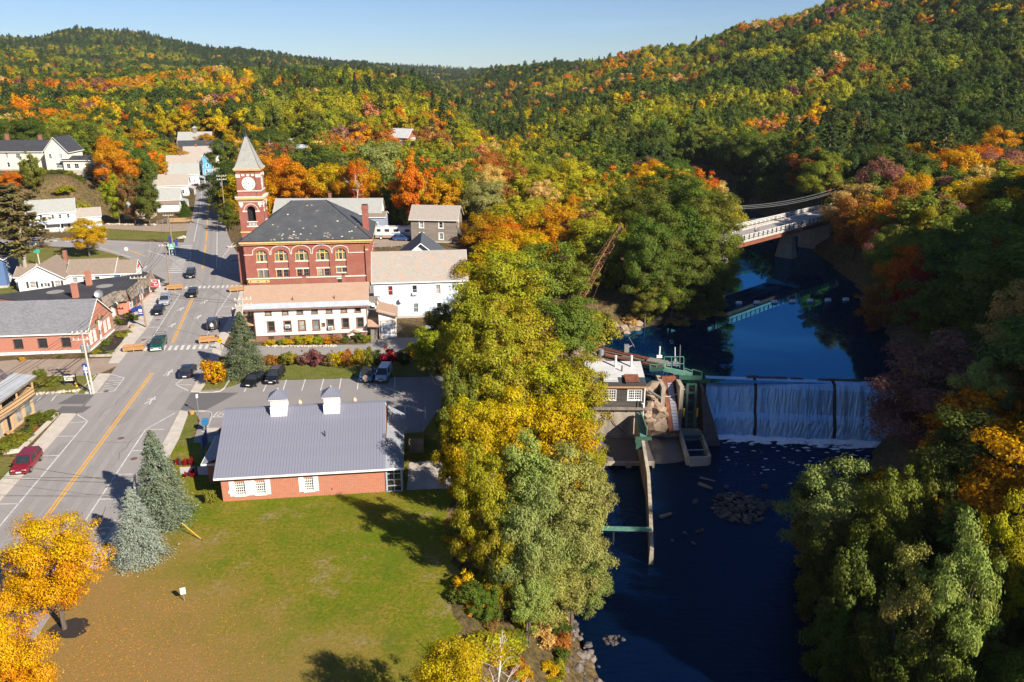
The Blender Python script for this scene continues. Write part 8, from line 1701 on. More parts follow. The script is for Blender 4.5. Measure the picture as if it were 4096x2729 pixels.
reg_conif('pine0', 'pine_tree', 111, h=20, r=4.2, nleaf=5200, leaf=.36, style='pine', bare=.3); reg_conif('pine1', 'pine_tree', 112, h=18, r=3.8, nleaf=4200, leaf=.36, style='pine', bare=.22)
NT = 0
def tree(key, loc, h, w, tint, label, group=None, cat='tree', rz=None, name=None, trunk_mat=None):
    global NT
    p = PROTO[key]; NT += 1
    e = empty(name or p['kind'], loc, random.uniform(0, 6.28) if rz is None else rz, label, cat, group); sx = w/p['w']; e.scale = (sx, sx, h/p['h'])
    c = link('crown', p['crown'], e); c.color = (*tint, 1)
    if p['trunk']: t = link('trunk', p['trunk'], e)
    return e
def solve_Y(px, py, h, lo=30, hi=420):
    last = None
    for Y in np.arange(lo, hi, 1.0):
        c = D(px, py, Y); v = c[2]-gz(c[0], Y)
        if v <= h: return Y
    return hi
TN = dict(green=(.082, .102, .015), dark=(.046, .062, .012), olive=(.128, .132, .020), sage=(.205, .215, .058), lime=(.19, .185, .022), yellowgreen=(.235, .20, .02), honey=(.34, .235, .018), gold=(.40, .235, .015), yellow=(.58, .38, .02),
          amber=(.37, .165, .014), orange=(.43, .125, .011), vermilion=(.40, .085, .014), red=(.30, .02, .02), crimson=(.20, .008, .022), rust=(.27, .10, .03), brown=(.17, .095, .035), tan=(.40, .25, .09), pink=(.42, .16, .09), pine=(.045, .062, .022), blue=(.20, .25, .225), bluegreen=(.085, .115, .075), mauve=(.17, .07, .06))
WORD = dict(honey='honey yellow', sage='pale sage green', dark='dark green', yellowgreen='yellow-green', bluegreen='blue-green', blue='silvery blue', lime='lime green', pine='dark green', mauve='purple-brown', tan='straw coloured')
PLACED = []
def sz(h, w): return ('tall ' if h > 17 else 'low ' if h < 9 else '')+('broad ' if w > .78*h else 'slim ' if w < .5*h else '')
def T(px, py, wpx, h, key, tint, where, group=None, Y=None, jit=.12, name=None):
    if Y is None: Y = solve_Y(px, py, h)
    c = D(px, py, Y); g_ = gz(c[0], Y); hh = max(c[2]-g_, 2.0); Zc = (Y*_c-(c[2]-CAM_H)*_s); w = wpx*Zc/FPX; tn = TN[tint] if isinstance(tint, str) else tint
    tn = tuple(v*random.uniform(1-jit, 1+jit) for v in tn)
    if isinstance(key, (list, tuple)): key = random.choice(key)
    kd = {'maple_tree': 'maple', 'locust_tree': 'locust tree', 'broadleaf_tree': 'broadleaf tree', 'spruce_tree': 'spruce', 'pine_tree': 'pine', 'shrub': 'shrub'}[PROTO[key]['kind']]
    word = WORD.get(tint, tint) if isinstance(tint, str) else 'golden'
    e = tree(key, (c[0], Y, g_-.1), hh, w, tn, f'{sz(hh, w)}{word} {kd} {where}', group or ('trees ' + where)[:60], 'tree' if kd != 'shrub' else 'shrub', name=name)
    PLACED.append((c[0], Y, w/2)); return e
MP = ['maple0', 'maple1', 'maple2']; LO = ['locust0', 'locust1', 'locust2', 'locust3']; OV = ['oval0', 'oval1', 'oval2']
e = tree('maplehi', (-35.7, 52.9, 0), 10.4, 8.6, (.44, .23, .010), 'golden maple in a mulch ring on the lawn by the street', 'golden street maples'); PLACED.append((-35.7, 52.9, 5))
e = tree('maplehi', (-33.6, 43, 0), 10.2, 6.8, (.46, .225, .012), 'golden orange maple overhanging the street, cut by the picture edge beside the mulched maple', 'golden street maples'); PLACED.append((-33.6, 43, 5))
e['label'] = 'golden orange maple without a mulch ring beside the mulched maple'
c = G(258, 2515); q = MB(); nn = 22; q.face([(c[0]+1.5*random.uniform(.8, 1.15)*math.cos(i*6.283/nn)+.35, c[1]+1.35*random.uniform(.8, 1.1)*math.sin(i*6.283/nn), .02) for i in range(nn)]); q.build('mulch_ring', 'mulch', kind='structure')
tree('maplehi', (-3.6, 39.0, gz(-3.6, 39)), 10.3, 6.6, (.33, .225, .018), 'yellow maple beside the bare white tree at the lawn edge', 'golden street maples'); PLACED.append((-3.6, 39, 4))
tree('spruce0', (*G(563, 2236)[:2], 0), 7.4, 5.0, (.25, .28, .235), 'small silvery blue spruce beside the utility pole'); tree('spruce1', (*G(657, 2085)[:2], 0), 9.9, 5.9, (.16, .19, .13), 'dense blue-green spruce by the sidewalk in front of the library'); tree('spruce1', (*G(983, 1497)[:2], 0), 9.6, 6.6, (.125, .145, .08), 'broad grey-green spruce between the parking lot and the apartment house')
PLACED += [(-34, 62, 4), (-34.4, 69, 4), (-39, 109, 4)]
T(35, 735, 250, 21, 'pine0', (.14, .125, .05), 'rising over the restaurant at the edge of the village', Y=161.5)
T(332, 868, 165, 9, 'maple2', (.36, .22, .014), 'alone on the grass by the side road', Y=188.5)
BK = 'on the river bank beside the library'
for px, py, w, h, tn in ((2010, 985, 330, 19, 'yellowgreen'), (2200, 955, 300, 19, 'olive'), (1905, 1120, 280, 18, 'yellowgreen'), (2110, 1180, 340, 19, 'yellowgreen'), (2285, 1180, 280, 17, 'olive'), (1965, 1330, 300, 17, 'yellowgreen'), (2180, 1390, 330, 18, 'yellowgreen'),
        (2320, 1400, 250, 16, 'yellowgreen'), (1890, 1570, 250, 15, 'honey'), (2050, 1520, 290, 17, 'honey'), (2230, 1560, 320, 18, 'honey'), (2350, 1650, 200, 15, 'yellowgreen'), (1920, 1760, 240, 15, 'yellowgreen'), (2100, 1700, 300, 18, 'sage'), (2270, 1740, 330, 19, 'sage'),
        (2370, 1850, 190, 16, 'sage'), (2110, 1900, 280, 17, 'sage'), (2300, 2010, 270, 15, 'sage'), (1990, 2010, 200, 12, 'yellowgreen'), (2190, 2150, 270, 11, 'sage'), (2120, 2240, 200, 9, 'sage'), (2360, 2140, 170, 12, 'sage'), (1960, 1180, 220, 17, 'yellowgreen')):
    T(px, py, w*1.08, h, LO, tn, BK, 'locust trees along the river bank')
for px, py, w, h, tn in ((1935, 2340, 140, 4, 'green'), (1850, 1690, 120, 5, 'yellowgreen'), (1890, 1450, 200, 8, 'dark'), (1760, 1210, 150, 8, 'olive'), (1700, 1300, 160, 8, 'yellowgreen'), (1800, 1320, 160, 9, 'dark'), (1850, 1480, 150, 9, 'dark'), (1830, 1220, 190, 14, 'yellowgreen'), (1835, 1430, 170, 14, 'olive'), (1815, 1620, 150, 12, 'yellowgreen'), (1800, 1560, 130, 9, 'green')):
    T(px, py, w, h, OV, tn, 'at the shady edge of the parking lot', 'small trees at the parking lot edge')
ST = 'in the stand between the crane boom and the bridge'
for px, py, w, tn in ((2590, 690, 240, 'green'), (2690, 640, 230, 'green'), (2800, 700, 240, 'green'), (2880, 760, 230, 'olive'), (2640, 800, 240, 'green'), (2740, 810, 250, 'green'), (2860, 850, 230, 'olive'), (2590, 860, 200, 'green'), (2650, 920, 240, 'green'), (2790, 930, 240, 'green'), (2890, 960, 190, 'olive'), (2610, 980, 200, 'green'), (2700, 1010, 230, 'green'), (2840, 1050, 200, 'olive'), (2640, 1090, 180, 'lime'), (2750, 1110, 180, 'green'), (2590, 1110, 150, 'olive')):
    T(px, py, w, 20 if py < 900 else (16 if py < 1050 else 10), LO if tn != 'lime' else MP, tn, ST, 'green trees before the bridge')
T(2860, 700, 130, 15, OV, 'tan', ST)
for px, py, w, h, tn, k in ((2210, 800, 260, 14, 'amber', MP), (2020, 878, 170, 11, 'vermilion', MP), (2390, 830, 200, 14, 'brown', ['thin0']), (2300, 770, 110, 12, 'amber', MP), (1930, 715, 190, 14, 'sage', MP), (2150, 690, 190, 13, 'green', MP), (2260, 610, 160, 14, 'tan', OV), (1870, 900, 130, 8, 'brown', ['thin0']), (2330, 1040, 150, 8, 'olive', OV), (2420, 1270, 120, 5, 'lime', ['bush0']), (2130, 930, 170, 12, 'gold', MP)):
    T(px, py, w, h, k, tn, 'among the houses behind the river bank locusts', 'village trees near the crane')
for px, py, w, h, tn, k in ((1650, 595, 165, 18, 'orange', ['oval0', 'oval1']), (1430, 628, 190, 15, 'amber', MP), (1425, 640, 90, 13, 'vermilion', MP), (1180, 640, 200, 14, 'amber', MP), (1090, 610, 150, 14, 'orange', MP), (1310, 650, 190, 14, 'gold', MP), (1490, 560, 240, 16, 'sage', MP), (1560, 620, 170, 15, 'sage', OV), (1770, 690, 170, 13, 'amber', OV), (1110, 520, 190, 17, 'green', MP), (1260, 600, 170, 13, 'lime', MP), (1840, 640, 180, 14, 'tan', OV), (1710, 700, 120, 12, 'tan', OV), (2140, 780, 130, 12, 'yellowgreen', MP), (1210, 700, 160, 12, 'amber', MP), (1380, 700, 160, 11, 'gold', OV)):
    T(px, py, w, h, k, tn, 'behind the brick hall and the weathered house', 'autumn trees behind the hall', Y={1650: 224, 1430: 236, 1425: 234, 1180: 240, 1090: 246, 1310: 242, 1770: 226, 1490: 262}.get(px))
for px, py, w, h, tn, k in ((890, 545, 130, 18, 'green', OV), (915, 640, 120, 15, 'green', OV), (880, 720, 110, 12, 'dark', OV), (930, 810, 90, 7, 'gold', MP), (905, 800, 90, 9, 'green', OV), (260, 435, 180, 16, 'amber', MP), (430, 535, 180, 15, 'amber', MP), (180, 430, 130, 14, 'orange', MP), (30, 415, 110, 14, 'orange', MP), (570, 700, 125, 11, 'green', OV), (510, 690, 110, 11, 'brown', OV), (445, 690, 110, 11, 'yellowgreen', OV), (560, 600, 90, 12, 'pine', ['pine1']), (320, 800, 80, 6, 'yellowgreen', OV), (735, 800, 55, 5, 'green', ['spruce1']), (30, 680, 120, 9, 'orange', MP), (360, 650, 70, 7, 'brown', ['thin0']), (250, 740, 80, 5, 'yellowgreen', ['bush1']), (110, 600, 90, 15, 'olive', OV), (620, 620, 90, 11, 'amber', OV), (680, 570, 110, 12, 'amber', OV), (820, 530, 110, 13, 'amber', MP)):
    T(px, py, w, h, k, tn, 'beside the uphill road and the mansion slope', 'trees around the uphill road', Y={570: 229, 510: 230, 445: 231, 320: 233, 430: 256, 735: 246}.get(px))
for px, py, w, h, tn, k in ((3360, 1810, 360, 20, 'sage', LO), (3580, 1840, 290, 20, 'olive', LO), (3900, 2060, 330, 22, 'sage', LO), (3700, 2150, 300, 20, 'sage', LO), (4060, 1950, 260, 20, 'yellowgreen', LO), (3710, 1385, 190, 16, 'yellow', MP), (3950, 1430, 240, 16, 'sage', LO), (4060, 1300, 200, 16, 'tan', LO), (3330, 2080, 260, 16, 'green', OV), (3480, 2150, 280, 16, 'green', OV), (3400, 2380, 260, 13, 'green', OV), (3600, 2420, 280, 15, 'green', OV), (3820, 2420, 300, 16, 'green', OV), (3270, 1900, 180, 13, 'brown', OV), (3800, 1780, 260, 18, 'green', OV), (3900, 700, 280, 17, 'gold', LO), (3650, 690, 200, 15, 'amber', MP), (3560, 800, 180, 15, 'vermilion', MP), (3780, 640, 150, 15, 'orange', MP), (4040, 790, 170, 14, 'yellow', LO), (3700, 1040, 190, 15, 'crimson', MP), (3520, 1080, 160, 14, 'rust', OV)):
    T(px, py, w, h, k, tn, 'on the steep bank across the river', 'trees on the steep east bank')
SH = []
def S(px, py, wpx, hm, tint, where, group, key=None):
    c = G(px, py); Zc = c[1]*_c+CAM_H*_s; w = wpx*Zc/FPX; tn = tuple(v*random.uniform(.85, 1.15) for v in TN[tint])
    k = key or random.choice(['bush0', 'bush1', 'bush2']); tree(k, (c[0], c[1], -.05), hm, w, tn, f'{WORD.get(tint, tint)} shrub {where}', group, 'shrub')
for px, w, h, tn in ((1100, 60, 1.7, 'rust'), (1145, 70, 2.2, 'olive'), (1175, 60, 2.4, 'yellowgreen'), (1225, 70, 2.6, 'mauve'), (1270, 75, 2.6, 'mauve'), (1320, 70, 2.5, 'brown'), (1350, 60, 2.2, 'gold'), (1390, 60, 2.5, 'rust'), (1430, 65, 2.8, 'yellowgreen'), (1470, 60, 2.8, 'olive'), (1510, 50, 2.4, 'dark'), (1060, 50, 1.6, 'brown'), (1615, 70, 2.2, 'dark'), (1680, 70, 2.5, 'olive')): S(px, 1462-abs(px-1300)*.02, w, h, tn, 'in the hedge row between the parking lot and the lane', 'hedge row beside the parking lot')
S(1560, 1462, 100, 3.4, 'crimson', 'at the end of the hedge row', 'hedge row beside the parking lot'); S(1640, 1430, 50, 2.6, 'amber', 'by the shady corner of the lane', 'hedge row beside the parking lot')
for px, w, h, tn in ((1085, 50, .9, 'gold'), (1125, 50, .8, 'olive'), (1165, 55, .9, 'amber'), (1200, 55, 1.4, 'yellowgreen'), (1235, 55, 1.3, 'gold'), (1275, 55, 1.2, 'yellowgreen'), (1310, 55, 1.4, 'amber'), (1345, 50, 1.2, 'rust'), (1380, 45, 1.2, 'green'), (1440, 55, 1.6, 'green'), (1475, 45, 1.2, 'lime'), (1150, 60, 1.0, 'yellowgreen'), (1255, 50, .9, 'lime')): S(px, 1378-(px-1085)*.03, w, h, tn, 'along the foot of the apartment house', 'planting below the apartment house')
S(862, 1528, 100, 3.6, 'amber', 'on the grass corner at the lot entrance', 'corner shrubs', 'bush1'); S(885, 1500, 60, 2.4, 'rust', 'tucked behind the corner shrub', 'corner shrubs'); S(845, 1480, 45, 2.0, 'mauve', 'at the sidewalk behind the corner shrub', 'corner shrubs')
for p, w, h in (((1680, 1075), 26, .8), ((1740, 1080), 28, .95), ((1800, 1080), 28, .95), ((1748, 1195), 22, .8), ((1816, 1190), 28, 1.0), ((2090, 775), 26, .7)): S(*z5(*p), w, h, 'crimson', 'clipped round beside the library path', 'round red shrubs by the library')
S(*z5(1985, 1430), 55, 1.6, 'olive', 'clipped to a point at the library corner', 'corner shrubs'); S(425, 2186, 26, .5, 'green', 'low at the kerb under the blue spruce', 'corner shrubs'); S(*z5(1808, 598), 20, .6, 'lime', 'in a planter by the lot entrance', 'corner shrubs')
for p, w, h, tn in (((1145, 1060), 50, 1.0, 'lime'), ((1210, 1020), 30, .6, 'lime'), ((1000, 1125), 45, 1.2, 'olive'), ((900, 1215), 40, .8, 'yellowgreen'), ((960, 1180), 30, .6, 'green'), ((1080, 1115), 18, .4, 'mauve'), ((1205, 890), 40, 1.3, 'olive'), ((1110, 910), 24, 1.2, 'olive'), ((1275, 900), 45, 1.3, 'green'), ((1140, 930), 40, .8, 'green'), ((1245, 960), 20, .5, 'lime'), ((1040, 1215), 50, .5, 'sage'), ((215, 1280), 24, .7, 'gold'), ((565, 1255), 22, .6, 'green'), ((780, 1240), 18, .5, 'green'), ((75, 1170), 26, 1.0, 'gold')): S(*z3(*p), w, h, tn, 'in the planting beds before the post office', 'post office planting')
for p, w, h, tn in (((430, 640), 120, .9, 'olive'), ((380, 680), 110, .9, 'green'), ((150, 880), 130, .9, 'olive'), ((60, 940), 120, .9, 'olive'), ((220, 830), 90, .9, 'green')): S(*z5(*p), w, h*1.2, tn, 'in the clipped hedge under the timber balcony', 'clipped hedge by the porch house')
for p, w, h, tn in (((500, 600), 26, .6, 'rust'), ((400, 690), 30, .6, 'rust'), ((340, 770), 32, .8, 'rust'), ((280, 800), 30, .6, 'brown'), ((155, 910), 26, .6, 'tan')): S(*z5(*p), w, h, tn, 'low along the mulch bed of the porch house', 'mulch bed shrubs')
for p, w, h in (((400, 350), 80, 2.0), ((480, 330), 70, 1.6), ((390, 270), 50, 2.0)): S(*z5(*p), w, h, 'olive', 'evergreen and spreading behind the roadside notice board', 'evergreens by the notice board', 'bush2')
for i in range(26):
    S(*z1(260+i*21+random.uniform(-6, 6), 455+random.uniform(-4, 8)), 14, .1, 'green', 'x', 'y') if False else None
for i in range(13):
    c = D(*z1(270+i*42, 450), 254); tree(random.choice(['bush0', 'bush1']), (c[0], c[1], gz(c[0], c[1])-.2), 1.6, 2.6, TN[random.choice(['green', 'lime', 'olive', 'green'])], 'low green shrub in the border below the mansion wall', 'border below the mansion', 'shrub')
rr = random.Random(21)
for i in range(64):
    y = rr.uniform(44, 92); x = float(itp(y, *_xe))+abs(rr.gauss(0, 3.6))-.6; z = gz(x, y)
    if z < -10.5: continue
    tree(rr.choice(['bush0', 'bush1', 'bush2']), (x, y, z-.2), rr.uniform(1.0, 2.6), rr.uniform(1.8, 3.4), TN[rr.choice(['yellowgreen', 'gold', 'olive', 'lime', 'amber', 'rust', 'green', 'yellowgreen'])], 'ragged autumn shrub on the slope between the lawn and the rocky shore', 'brush on the rocky bank', 'shrub')
for i in range(26):
    y = rr.uniform(126, 160); x = float(itp(y, *_xl))-rr.uniform(.5, 8); z = gz(x, y); tree(rr.choice(['bush0', 'bush1', 'bush2']), (x, y, z-.2), rr.uniform(1.2, 3), rr.uniform(2, 4.5), TN[rr.choice(['yellowgreen', 'lime', 'tan', 'brown', 'rust', 'green', 'tan'])], 'ragged shrub on the pond shore below the crane boom', 'brush on the pond shore', 'shrub')
for px, py, w in ((2800, 1262, 150), (2720, 1290, 130), (2860, 1250, 120)):
    c = G(px, py, -3.6); tree('bush2', (c[0], c[1], -4.2), 1.3, 5, TN['tan'], 'straw coloured reed clump at the pond edge', 'reeds at the pond edge', 'plant', name='reed_clump')
for i in range(46):
    y = rr.uniform(41, 70); a_, b_ = float(itp(y, *_xe)), float(itp(y, *_xl)); x = a_+(b_-a_)*rr.uniform(.0, .78); tree(rr.choice(['bush0', 'bush1', 'bush2']), (x, y, gz(x, y)-.25), rr.uniform(.8, 2.0), rr.uniform(1.6, 3.2), TN[rr.choice(['yellowgreen', 'honey', 'olive', 'brown', 'rust', 'green', 'tan', 'dark'])], 'ragged autumn shrub on the slope between the lawn and the rocky shore', 'brush on the rocky bank', 'shrub')
def bare_tree(loc, h, seed, label, mat='dead_wood', spread=.35, cat='tree', r0=.16):
    g = np.random.default_rng(seed); V, F = [], []; root = empty('bare_tree', loc, 0, label, cat)
    def add(path, a, b, n=5):
        v, f_ = tube_np(path, a, b, n); o = len(V); V.extend(v); F.extend([tuple(i+o for i in q) for q in f_])
    def grow(p, d, L_, r, lev):
        pts = [p]; dd = d.copy()
        for i in range(4): dd = unit(dd+g.normal(size=3)*.22*(1 if lev else .4)); pts.append(pts[-1]+dd*L_/4)
        add(pts, r, r*.45)
        if lev < 3:
            for k in range(5 if lev < 2 else 3):
                t = g.uniform(.35, 1); b = pts[min(4, int(t*4)+0)]; nd_ = unit(dd*.7+g.normal(size=3)*np.array([1, 1, .5])*(spread+.35*lev)); grow(np.array(b), nd_, L_*g.uniform(.32, .5), r*.42, lev+1)
    grow(np.array([0, 0, -.3]), np.array([0, 0, 1.]), h*.8, r0, 0)
    link('trunk', np_mesh('trunk', np.array(V), np.array(F), mat, True), root)
bare_tree((-.6, 44.5, gz(-.6, 44.5)), 9.5, 5, 'bare bleached white dead tree on the river bank', r0=.13); bare_tree((1.2, 43.2, gz(1.2, 43.2)), 6.5, 9, 'smaller bent bare white tree beside the dead tree', r0=.09, spread=.6)
for px, py, Y, h in ((470, 560, 290, 17), (480, 590, 285, 15), (1075, 540, 330, 14), (1410, 700, 232, 11)):
    c = D(px, py, Y); z = gz(c[0], Y); bare_tree((c[0], Y, z), max(6, (c[2]-z)*.9+3), int(px), 'bare %s birch standing %s' % {470: ('many-stemmed white', 'among trees by the mansion'), 480: ('slender grey-white', 'beside the many-stemmed white birch'), 1075: ('grey', 'in the orange wood behind the clock tower'), 1410: ('', '')}[px] if px != 1410 else 'bare grey sapling behind the brick hall', 'dead_wood', .3, r0=.22)
# ---------------------------------------------------------------- the wood: largest trees singly, the rest as one mass
g = np.random.default_rng(77); pts = []
Y = 120.0; rows = []
def add_row(Y, step, x0, x1): 
    n = max(1, int((x1-x0)/step)); xs = x0+(np.arange(n)+g.uniform(-.42, .42, n)+.5)*step; ys_ = Y+g.uniform(-.45, .45, n)*step; return np.stack([xs, ys_], 1)
Y = 22.0
while Y < 3300:
    step = 6.6 if Y < 330 else (7.6 if Y < 700 else (9.5 if Y < 1100 else 13.5 if Y < 2300 else 24)); hw = .70*Y+40; x1 = .70*Y+60 if Y > 260 else 300
    x0 = -hw if Y > 180 else -30
    rows.append(add_row(Y, step, x0, x1)); Y += step*.92
pts = np.concatenate(rows); X, Yv = pts[:, 0], pts[:, 1]
xl, xe, xr = itp(Yv, *_xl), itp(Yv, *_xe), itp(Yv, *_xr); cxr = itp(Yv, [120, 160, 181, 214, 258, 296, 320, 400], [-55, -65, -71.6, -82.8, -98.4, -111.3, -118.8, -147])
ok = np.zeros(len(X), bool); ok |= (X > xr+1.5) & (Yv < 340); ok |= (Yv > 330); ok |= (Yv > 226) & (X > -58) & (X < xl-3) ; ok |= (Yv > 140) & (Yv <= 226) & (X > -6) & (X < xl-2.5); ok |= (X > cxr+8) & (X < -58) & (Yv > 226)
ok |= (X < -126) & (Yv > 278); ok |= (X < cxr-32) & (Yv > 290); ok |= (X < -160) & (Yv > 245); ok |= (X < -135) & (Yv > 225) & (Yv < 240) & (X > -190) & (g.random(len(X)) < .35)
ok &= ~((np.abs(X-cxr) < 9+np.where(X < cxr, 14, 0)) & (Yv < 405))
bd = np.array([.725, .689]); rel = pts-np.array([54, 182.7]); al = rel@bd; ac = rel@np.array([-.689, .725]); ok &= ~((al > -30) & (al < 70) & (ac > -6.5) & (ac < 15)); ok &= ~((np.hypot(X-16, Yv-148) < 9)); ok &= ~((X/Yv > .075) & (X/Yv < .155) & (Yv > 100) & (Yv < 152))
for o in list(col.objects):
    if o.type == 'EMPTY' and '_dims' in o.keys():
        w_, d_ = o['_dims'][0], o['_dims'][1]; cx_, cy_ = rot2(w_/2, d_/2, o.rotation_euler.z); cx_ += o.location.x; cy_ += o.location.y; ok &= np.hypot(X-cx_, Yv-cy_) > max(w_, d_)*.62+2
        front = (np.abs(X-cx_*(Yv/cy_)) < w_*.5) & (Yv < cy_) & (Yv > cy_-(46 if cy_ > 300 else 14)); ok &= ~front
for x, y, r in PLACED: ok &= np.hypot(X-x, Yv-y) > r*.8+1.2
pts = pts[ok]; X, Yv = pts[:, 0], pts[:, 1]; Z = ground_z(X, Yv); n = len(X)
ht = np.where(Yv < 330, g.uniform(10, 17, n), np.where(Yv < 1100, g.uniform(10, 16, n), g.uniform(10, 17, n)))
ht = np.where((X > itp(Yv, *_xr)) & (Yv < 300), g.uniform(10, 19, n), ht); ht = np.where((Yv < 225) & (X < itp(Yv, *_xl)), g.uniform(8, 14, n), ht)
dz = Z+ht-CAM_H; Zc = Yv*_c-dz*_s; pxs = 2048+FPX*X/Zc; pys = 1364.5-FPX*(Yv*_s+dz*_c)/Zc
hide = (pxs > 2780) & (pxs < 3780) & (pys < 1790) & (Yv < 128) & (X > 20); inview = (pxs > -150) & (pxs < 4250) & (pys < 2900)
n1 = vnoise(X, Yv, 60, 8); n2 = vnoise(X, Yv, 25, 12); n3 = vnoise(X, Yv, 140, 15); u = .55*g.random(n)+.45*np.clip((vnoise(X, Yv, 22, 61)-.5)*1.6+.5, 0, 1)
names = list(TN); idx = {k: i for i, k in enumerate(names)}
def pick(prob):
    ks = list(prob); p = np.array([prob[k] for k in ks], float); p /= p.sum(); return np.array([idx[k] for k in ks])[g.choice(len(ks), n, p=p)]
def byn(ks, s, seed, j): v = np.clip((vnoise(X, Yv, s, seed)-.5)*1.5+.5+g.normal(size=n)*j, 0, .999); return np.array([idx[k] for k in ks])[(v*len(ks)).astype(int)]
greens = byn(['yellowgreen', 'olive', 'lime', 'olive', 'green', 'green', 'green', 'dark', 'dark'], 55, 31, .16); warm = byn(['honey', 'gold', 'amber', 'amber', 'orange', 'amber', 'tan', 'rust'], 48, 41, .12); pinky = byn(['tan', 'pink', 'rust', 'vermilion', 'mauve'], 40, 51, .2); evg = np.full(n, idx['pine'])
ti = greens.copy(); wamt = np.full(n, .15)
left = (pxs < 1200) & (Yv < 640); wamt = np.where(left, .38, wamt); wamt = np.where((pxs > 1000) & (pxs < 1900) & (Yv > 380) & (Yv < 800), .10, wamt); wamt = np.where((pxs > 1000) & (pxs < 2400) & (Yv < 380), .46, wamt)
rh = pxs > 2000; wamt = np.where(rh & (Yv > 250), .17, wamt); wamt = np.clip(wamt+(n1-.5)*.62+(n2-.5)*.3, .02, .85); wamt = np.where(Yv > 1400, wamt*.35, wamt); wamt = np.where((X > itp(Yv, *_xr)) & (Yv < 250), np.where(Yv > 135, .5, .28), wamt)
ti = np.where(u < wamt, np.where(g.random(n) < .74, warm, pinky), ti)
pinep = np.where(Yv > 1700, .5, np.where(Yv > 900, .14, .06))+np.where((pxs > 900) & (pxs < 2000) & (Yv > 500), .05, 0)+(n3-.5)*.28; ispine = (g.random(n) < pinep) & (Yv > 225); ti = np.where(ispine, evg, ti)
tint = np.array([TN[k] for k in names])[ti]*g.uniform(.78, 1.22, (n, 1))*g.uniform(.93, 1.07, (n, 3))
tint = np.where(ispine[:, None], tint*np.array([1.25, 1.2, 1.0]), tint)
wid = ht*np.where(ispine, g.uniform(.36, .5, n), g.uniform(.58, 1.12, n))*np.where(Yv > 1100, 1.35, 1.0); ht = np.where(ispine, ht*1.28, ht)
size = wid*ht/(Zc**2)*inview*~hide
NSING = 190; order = np.argsort(-size)
sing = np.zeros(n, bool); cand = order[:NSING]; sing[cand] = True
placewords = [('on the steep wooded east bank', lambda i: X[i] > itp(Yv[i], *_xr) and Yv[i] < 260), ('in the wood behind the brick hall', lambda i: pxs[i] > 950 and pxs[i] < 2300), ('in the wood beside the uphill road', lambda i: pxs[i] <= 950), ('in the wood beyond the bridge', lambda i: True)]
for i in cand:
    wd = next(wd_ for wd_, f_ in placewords if f_(i)); nm = names[ti[i]]; key = ('pine0', 'pine1')[i % 2] if ispine[i] else (OV+MP)[i % 6] if Yv[i] > 110 else (LO+OV)[i % 7]
    kd = 'pine' if ispine[i] else 'broadleaf tree'
    tree(key, (X[i], Yv[i], Z[i]-.2), ht[i], wid[i], tuple(tint[i]), f'{sz(ht[i], wid[i])}{WORD.get(nm, nm)} {kd} {wd}', 'woodland trees '+wd, 'tree', name='pine_tree' if ispine[i] else 'woodland_tree')
rest = ~sing & ~hide
for i in range(3): reg_decid('w%d' % i, 'tree', 200+i, True, h=12, r=5, nblob=20, nleaf=1900, leaf=.42, style='maple', bare=.06, rk=1.45)
for i in range(2): reg_decid('v%d' % i, 'tree', 210+i, True, h=12, r=5, nblob=40, nleaf=6000, leaf=.27, style='maple', bare=.06, rk=1.15)
for i in range(2): reg_conif('q%d' % i, 'tree', 220+i, True, h=14, r=3.2, nleaf=700, leaf=.62, style='pine', bare=.10)
for i in range(2): reg_decid('u%d' % i, 'tree', 230+i, True, h=15, r=5.5, nblob=80, nleaf=20000, leaf=.17, style=('locust', 'oval')[i], bare=.06)
reg_conif('q2', 'tree', 223, True, h=14, r=2.6, nleaf=900, leaf=.55, style='spruce', bare=.06)
pc = bpy.data.collections.new('wood_prototypes'); pk = ['v0', 'v1', 'w0', 'w1', 'w2', 'q0', 'q1', 'q2', 'u0', 'u1']
for k_, key in enumerate(pk):
    o = bpy.data.objects.new('proto_%02d' % k_, PROTO[key]['crown']); pc.objects.link(o)
m = int(rest.sum()); me = bpy.data.meshes.new('forest'); me.vertices.add(m); R3 = np.where(rest)[0]
me.vertices.foreach_set('co', np.stack([X[R3], Yv[R3], Z[R3]-.3], 1).astype(np.float32).ravel())
pidx = np.where(ispine[R3], 5+g.integers(0, 3, m), np.where(Yv[R3] < 125, 8+g.integers(0, 2, m), np.where(Yv[R3] < 420, g.integers(0, 2, m), 2+g.integers(0, 3, m)))).astype(np.int32)
def at_(nm, ty, data): a = me.attributes.new(nm, ty, 'POINT'); a.data.foreach_set('value' if ty in ('INT', 'FLOAT') else ('color' if ty == 'FLOAT_COLOR' else 'vector'), np.ascontiguousarray(data).ravel())
at_('pidx', 'INT', pidx); pw = np.array([PROTO[k]['w'] for k in pk])[pidx]; ph = np.array([PROTO[k]['h'] for k in pk])[pidx]
at_('scl', 'FLOAT_VECTOR', np.stack([wid[R3]/pw, wid[R3]/pw, ht[R3]/ph], 1).astype(np.float32)); at_('rz', 'FLOAT', g.uniform(0, 6.283, m).astype(np.float32)); at_('tint', 'FLOAT_COLOR', np.concatenate([tint[R3], np.ones((m, 1))], 1).astype(np.float32))
fo = link('forest', me, kind='stuff', label='mixed autumn wood covering the hills around the valley', cat='forest')
nt = bpy.data.node_groups.new('scatter_trees', 'GeometryNodeTree'); nt.interface.new_socket('Geometry', in_out='INPUT', socket_type='NodeSocketGeometry'); nt.interface.new_socket('Geometry', in_out='OUTPUT', socket_type='NodeSocketGeometry')
gi, go = nt.nodes.new('NodeGroupInput'), nt.nodes.new('NodeGroupOutput'); ci = nt.nodes.new('GeometryNodeCollectionInfo'); ci.inputs['Collection'].default_value = pc; ci.inputs['Separate Children'].default_value = True; ci.inputs['Reset Children'].default_value = True
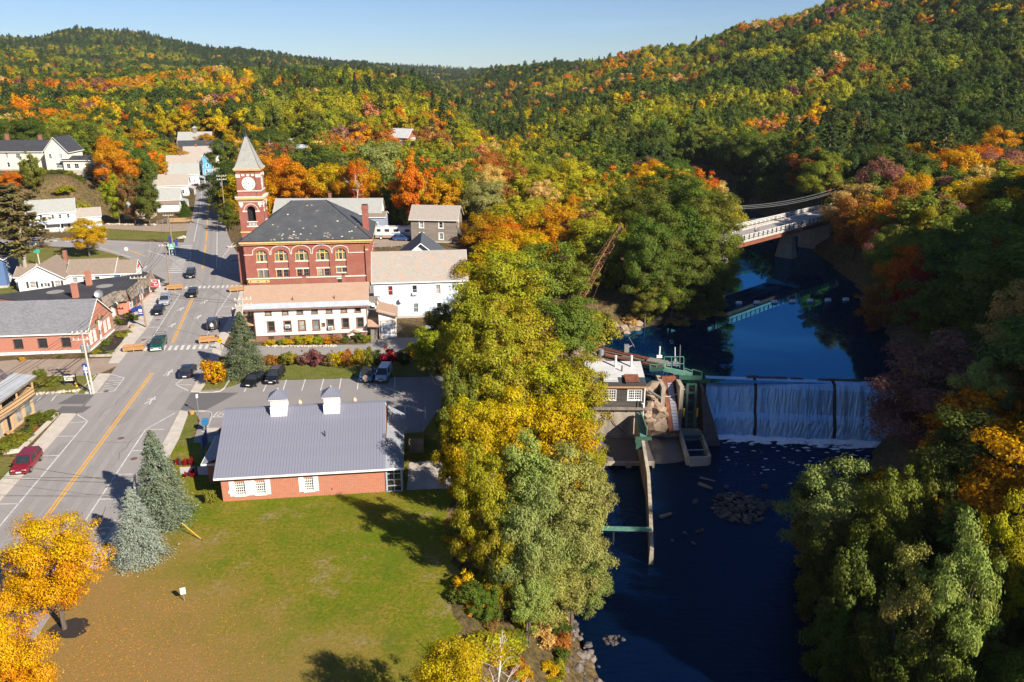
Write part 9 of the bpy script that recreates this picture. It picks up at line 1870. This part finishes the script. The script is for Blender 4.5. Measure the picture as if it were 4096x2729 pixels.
ip = nt.nodes.new('GeometryNodeInstanceOnPoints'); ip.inputs['Pick Instance'].default_value = True
def na(nm, ty): a = nt.nodes.new('GeometryNodeInputNamedAttribute'); a.data_type = ty; a.inputs['Name'].default_value = nm; return a.outputs['Attribute']
cx3 = nt.nodes.new('ShaderNodeCombineXYZ'); e2r = nt.nodes.new('FunctionNodeEulerToRotation')
nt.links.new(gi.outputs[0], ip.inputs['Points']); nt.links.new(ci.outputs[0], ip.inputs['Instance']); nt.links.new(na('pidx', 'INT'), ip.inputs['Instance Index']); nt.links.new(na('scl', 'FLOAT_VECTOR'), ip.inputs['Scale']); nt.links.new(na('rz', 'FLOAT'), cx3.inputs['Z']); nt.links.new(cx3.outputs[0], e2r.inputs[0]); nt.links.new(e2r.outputs[0], ip.inputs['Rotation']); nt.links.new(ip.outputs[0], go.inputs[0])
md = fo.modifiers.new('scatter', 'NODES'); md.node_group = nt
print('FOREST', n, 'single', int(sing.sum()), 'mass', m, 'trees', NT)
gl2 = np.random.default_rng(9); nl = 5000; P = np.stack([gl2.normal(-31, 6.5, nl), gl2.normal(50, 6.0, nl), np.full(nl, .035)], 1); keep = (P[:, 0] > np.interp(P[:, 1], [30, 42, 68], [-30.5, -32.8, -36.8])); P = P[keep]
N = unit(np.array([0, 0, 1.])+gl2.normal(size=P.shape)*.25); lm = leaves_mesh('fallen_leaves', P, N, gl2.uniform(.03, .055, len(P)), gl2.random(len(P)), gl2.random(len(P)), 'leaf'); o = link('fallen_leaves', lm, kind='stuff', label='scatter of fallen orange leaves on the lawn under the maples', cat='leaves'); o.color = (.5, .24, .04, 1)
# ================================================================ haze over the valley
q = MB(); q.box(-4200, 4200, -420, 3800, -22, 300); hz = q.build('haze', 'foam', kind='stuff', label='thin blue autumn haze filling the valley', cat='haze')
m, nt, p = new_mat('haze'); nt.nodes.remove(p); vp = nt.nodes.new('ShaderNodeVolumePrincipled'); vp.inputs['Density'].default_value = .00005; vp.inputs['Color'].default_value = (.72, .84, 1, 1); vp.inputs['Anisotropy'].default_value = .2
nt.links.new(vp.outputs[0], nt.nodes['Material Output'].inputs['Volume']); hz.data.materials.clear(); hz.data.materials.append(m)
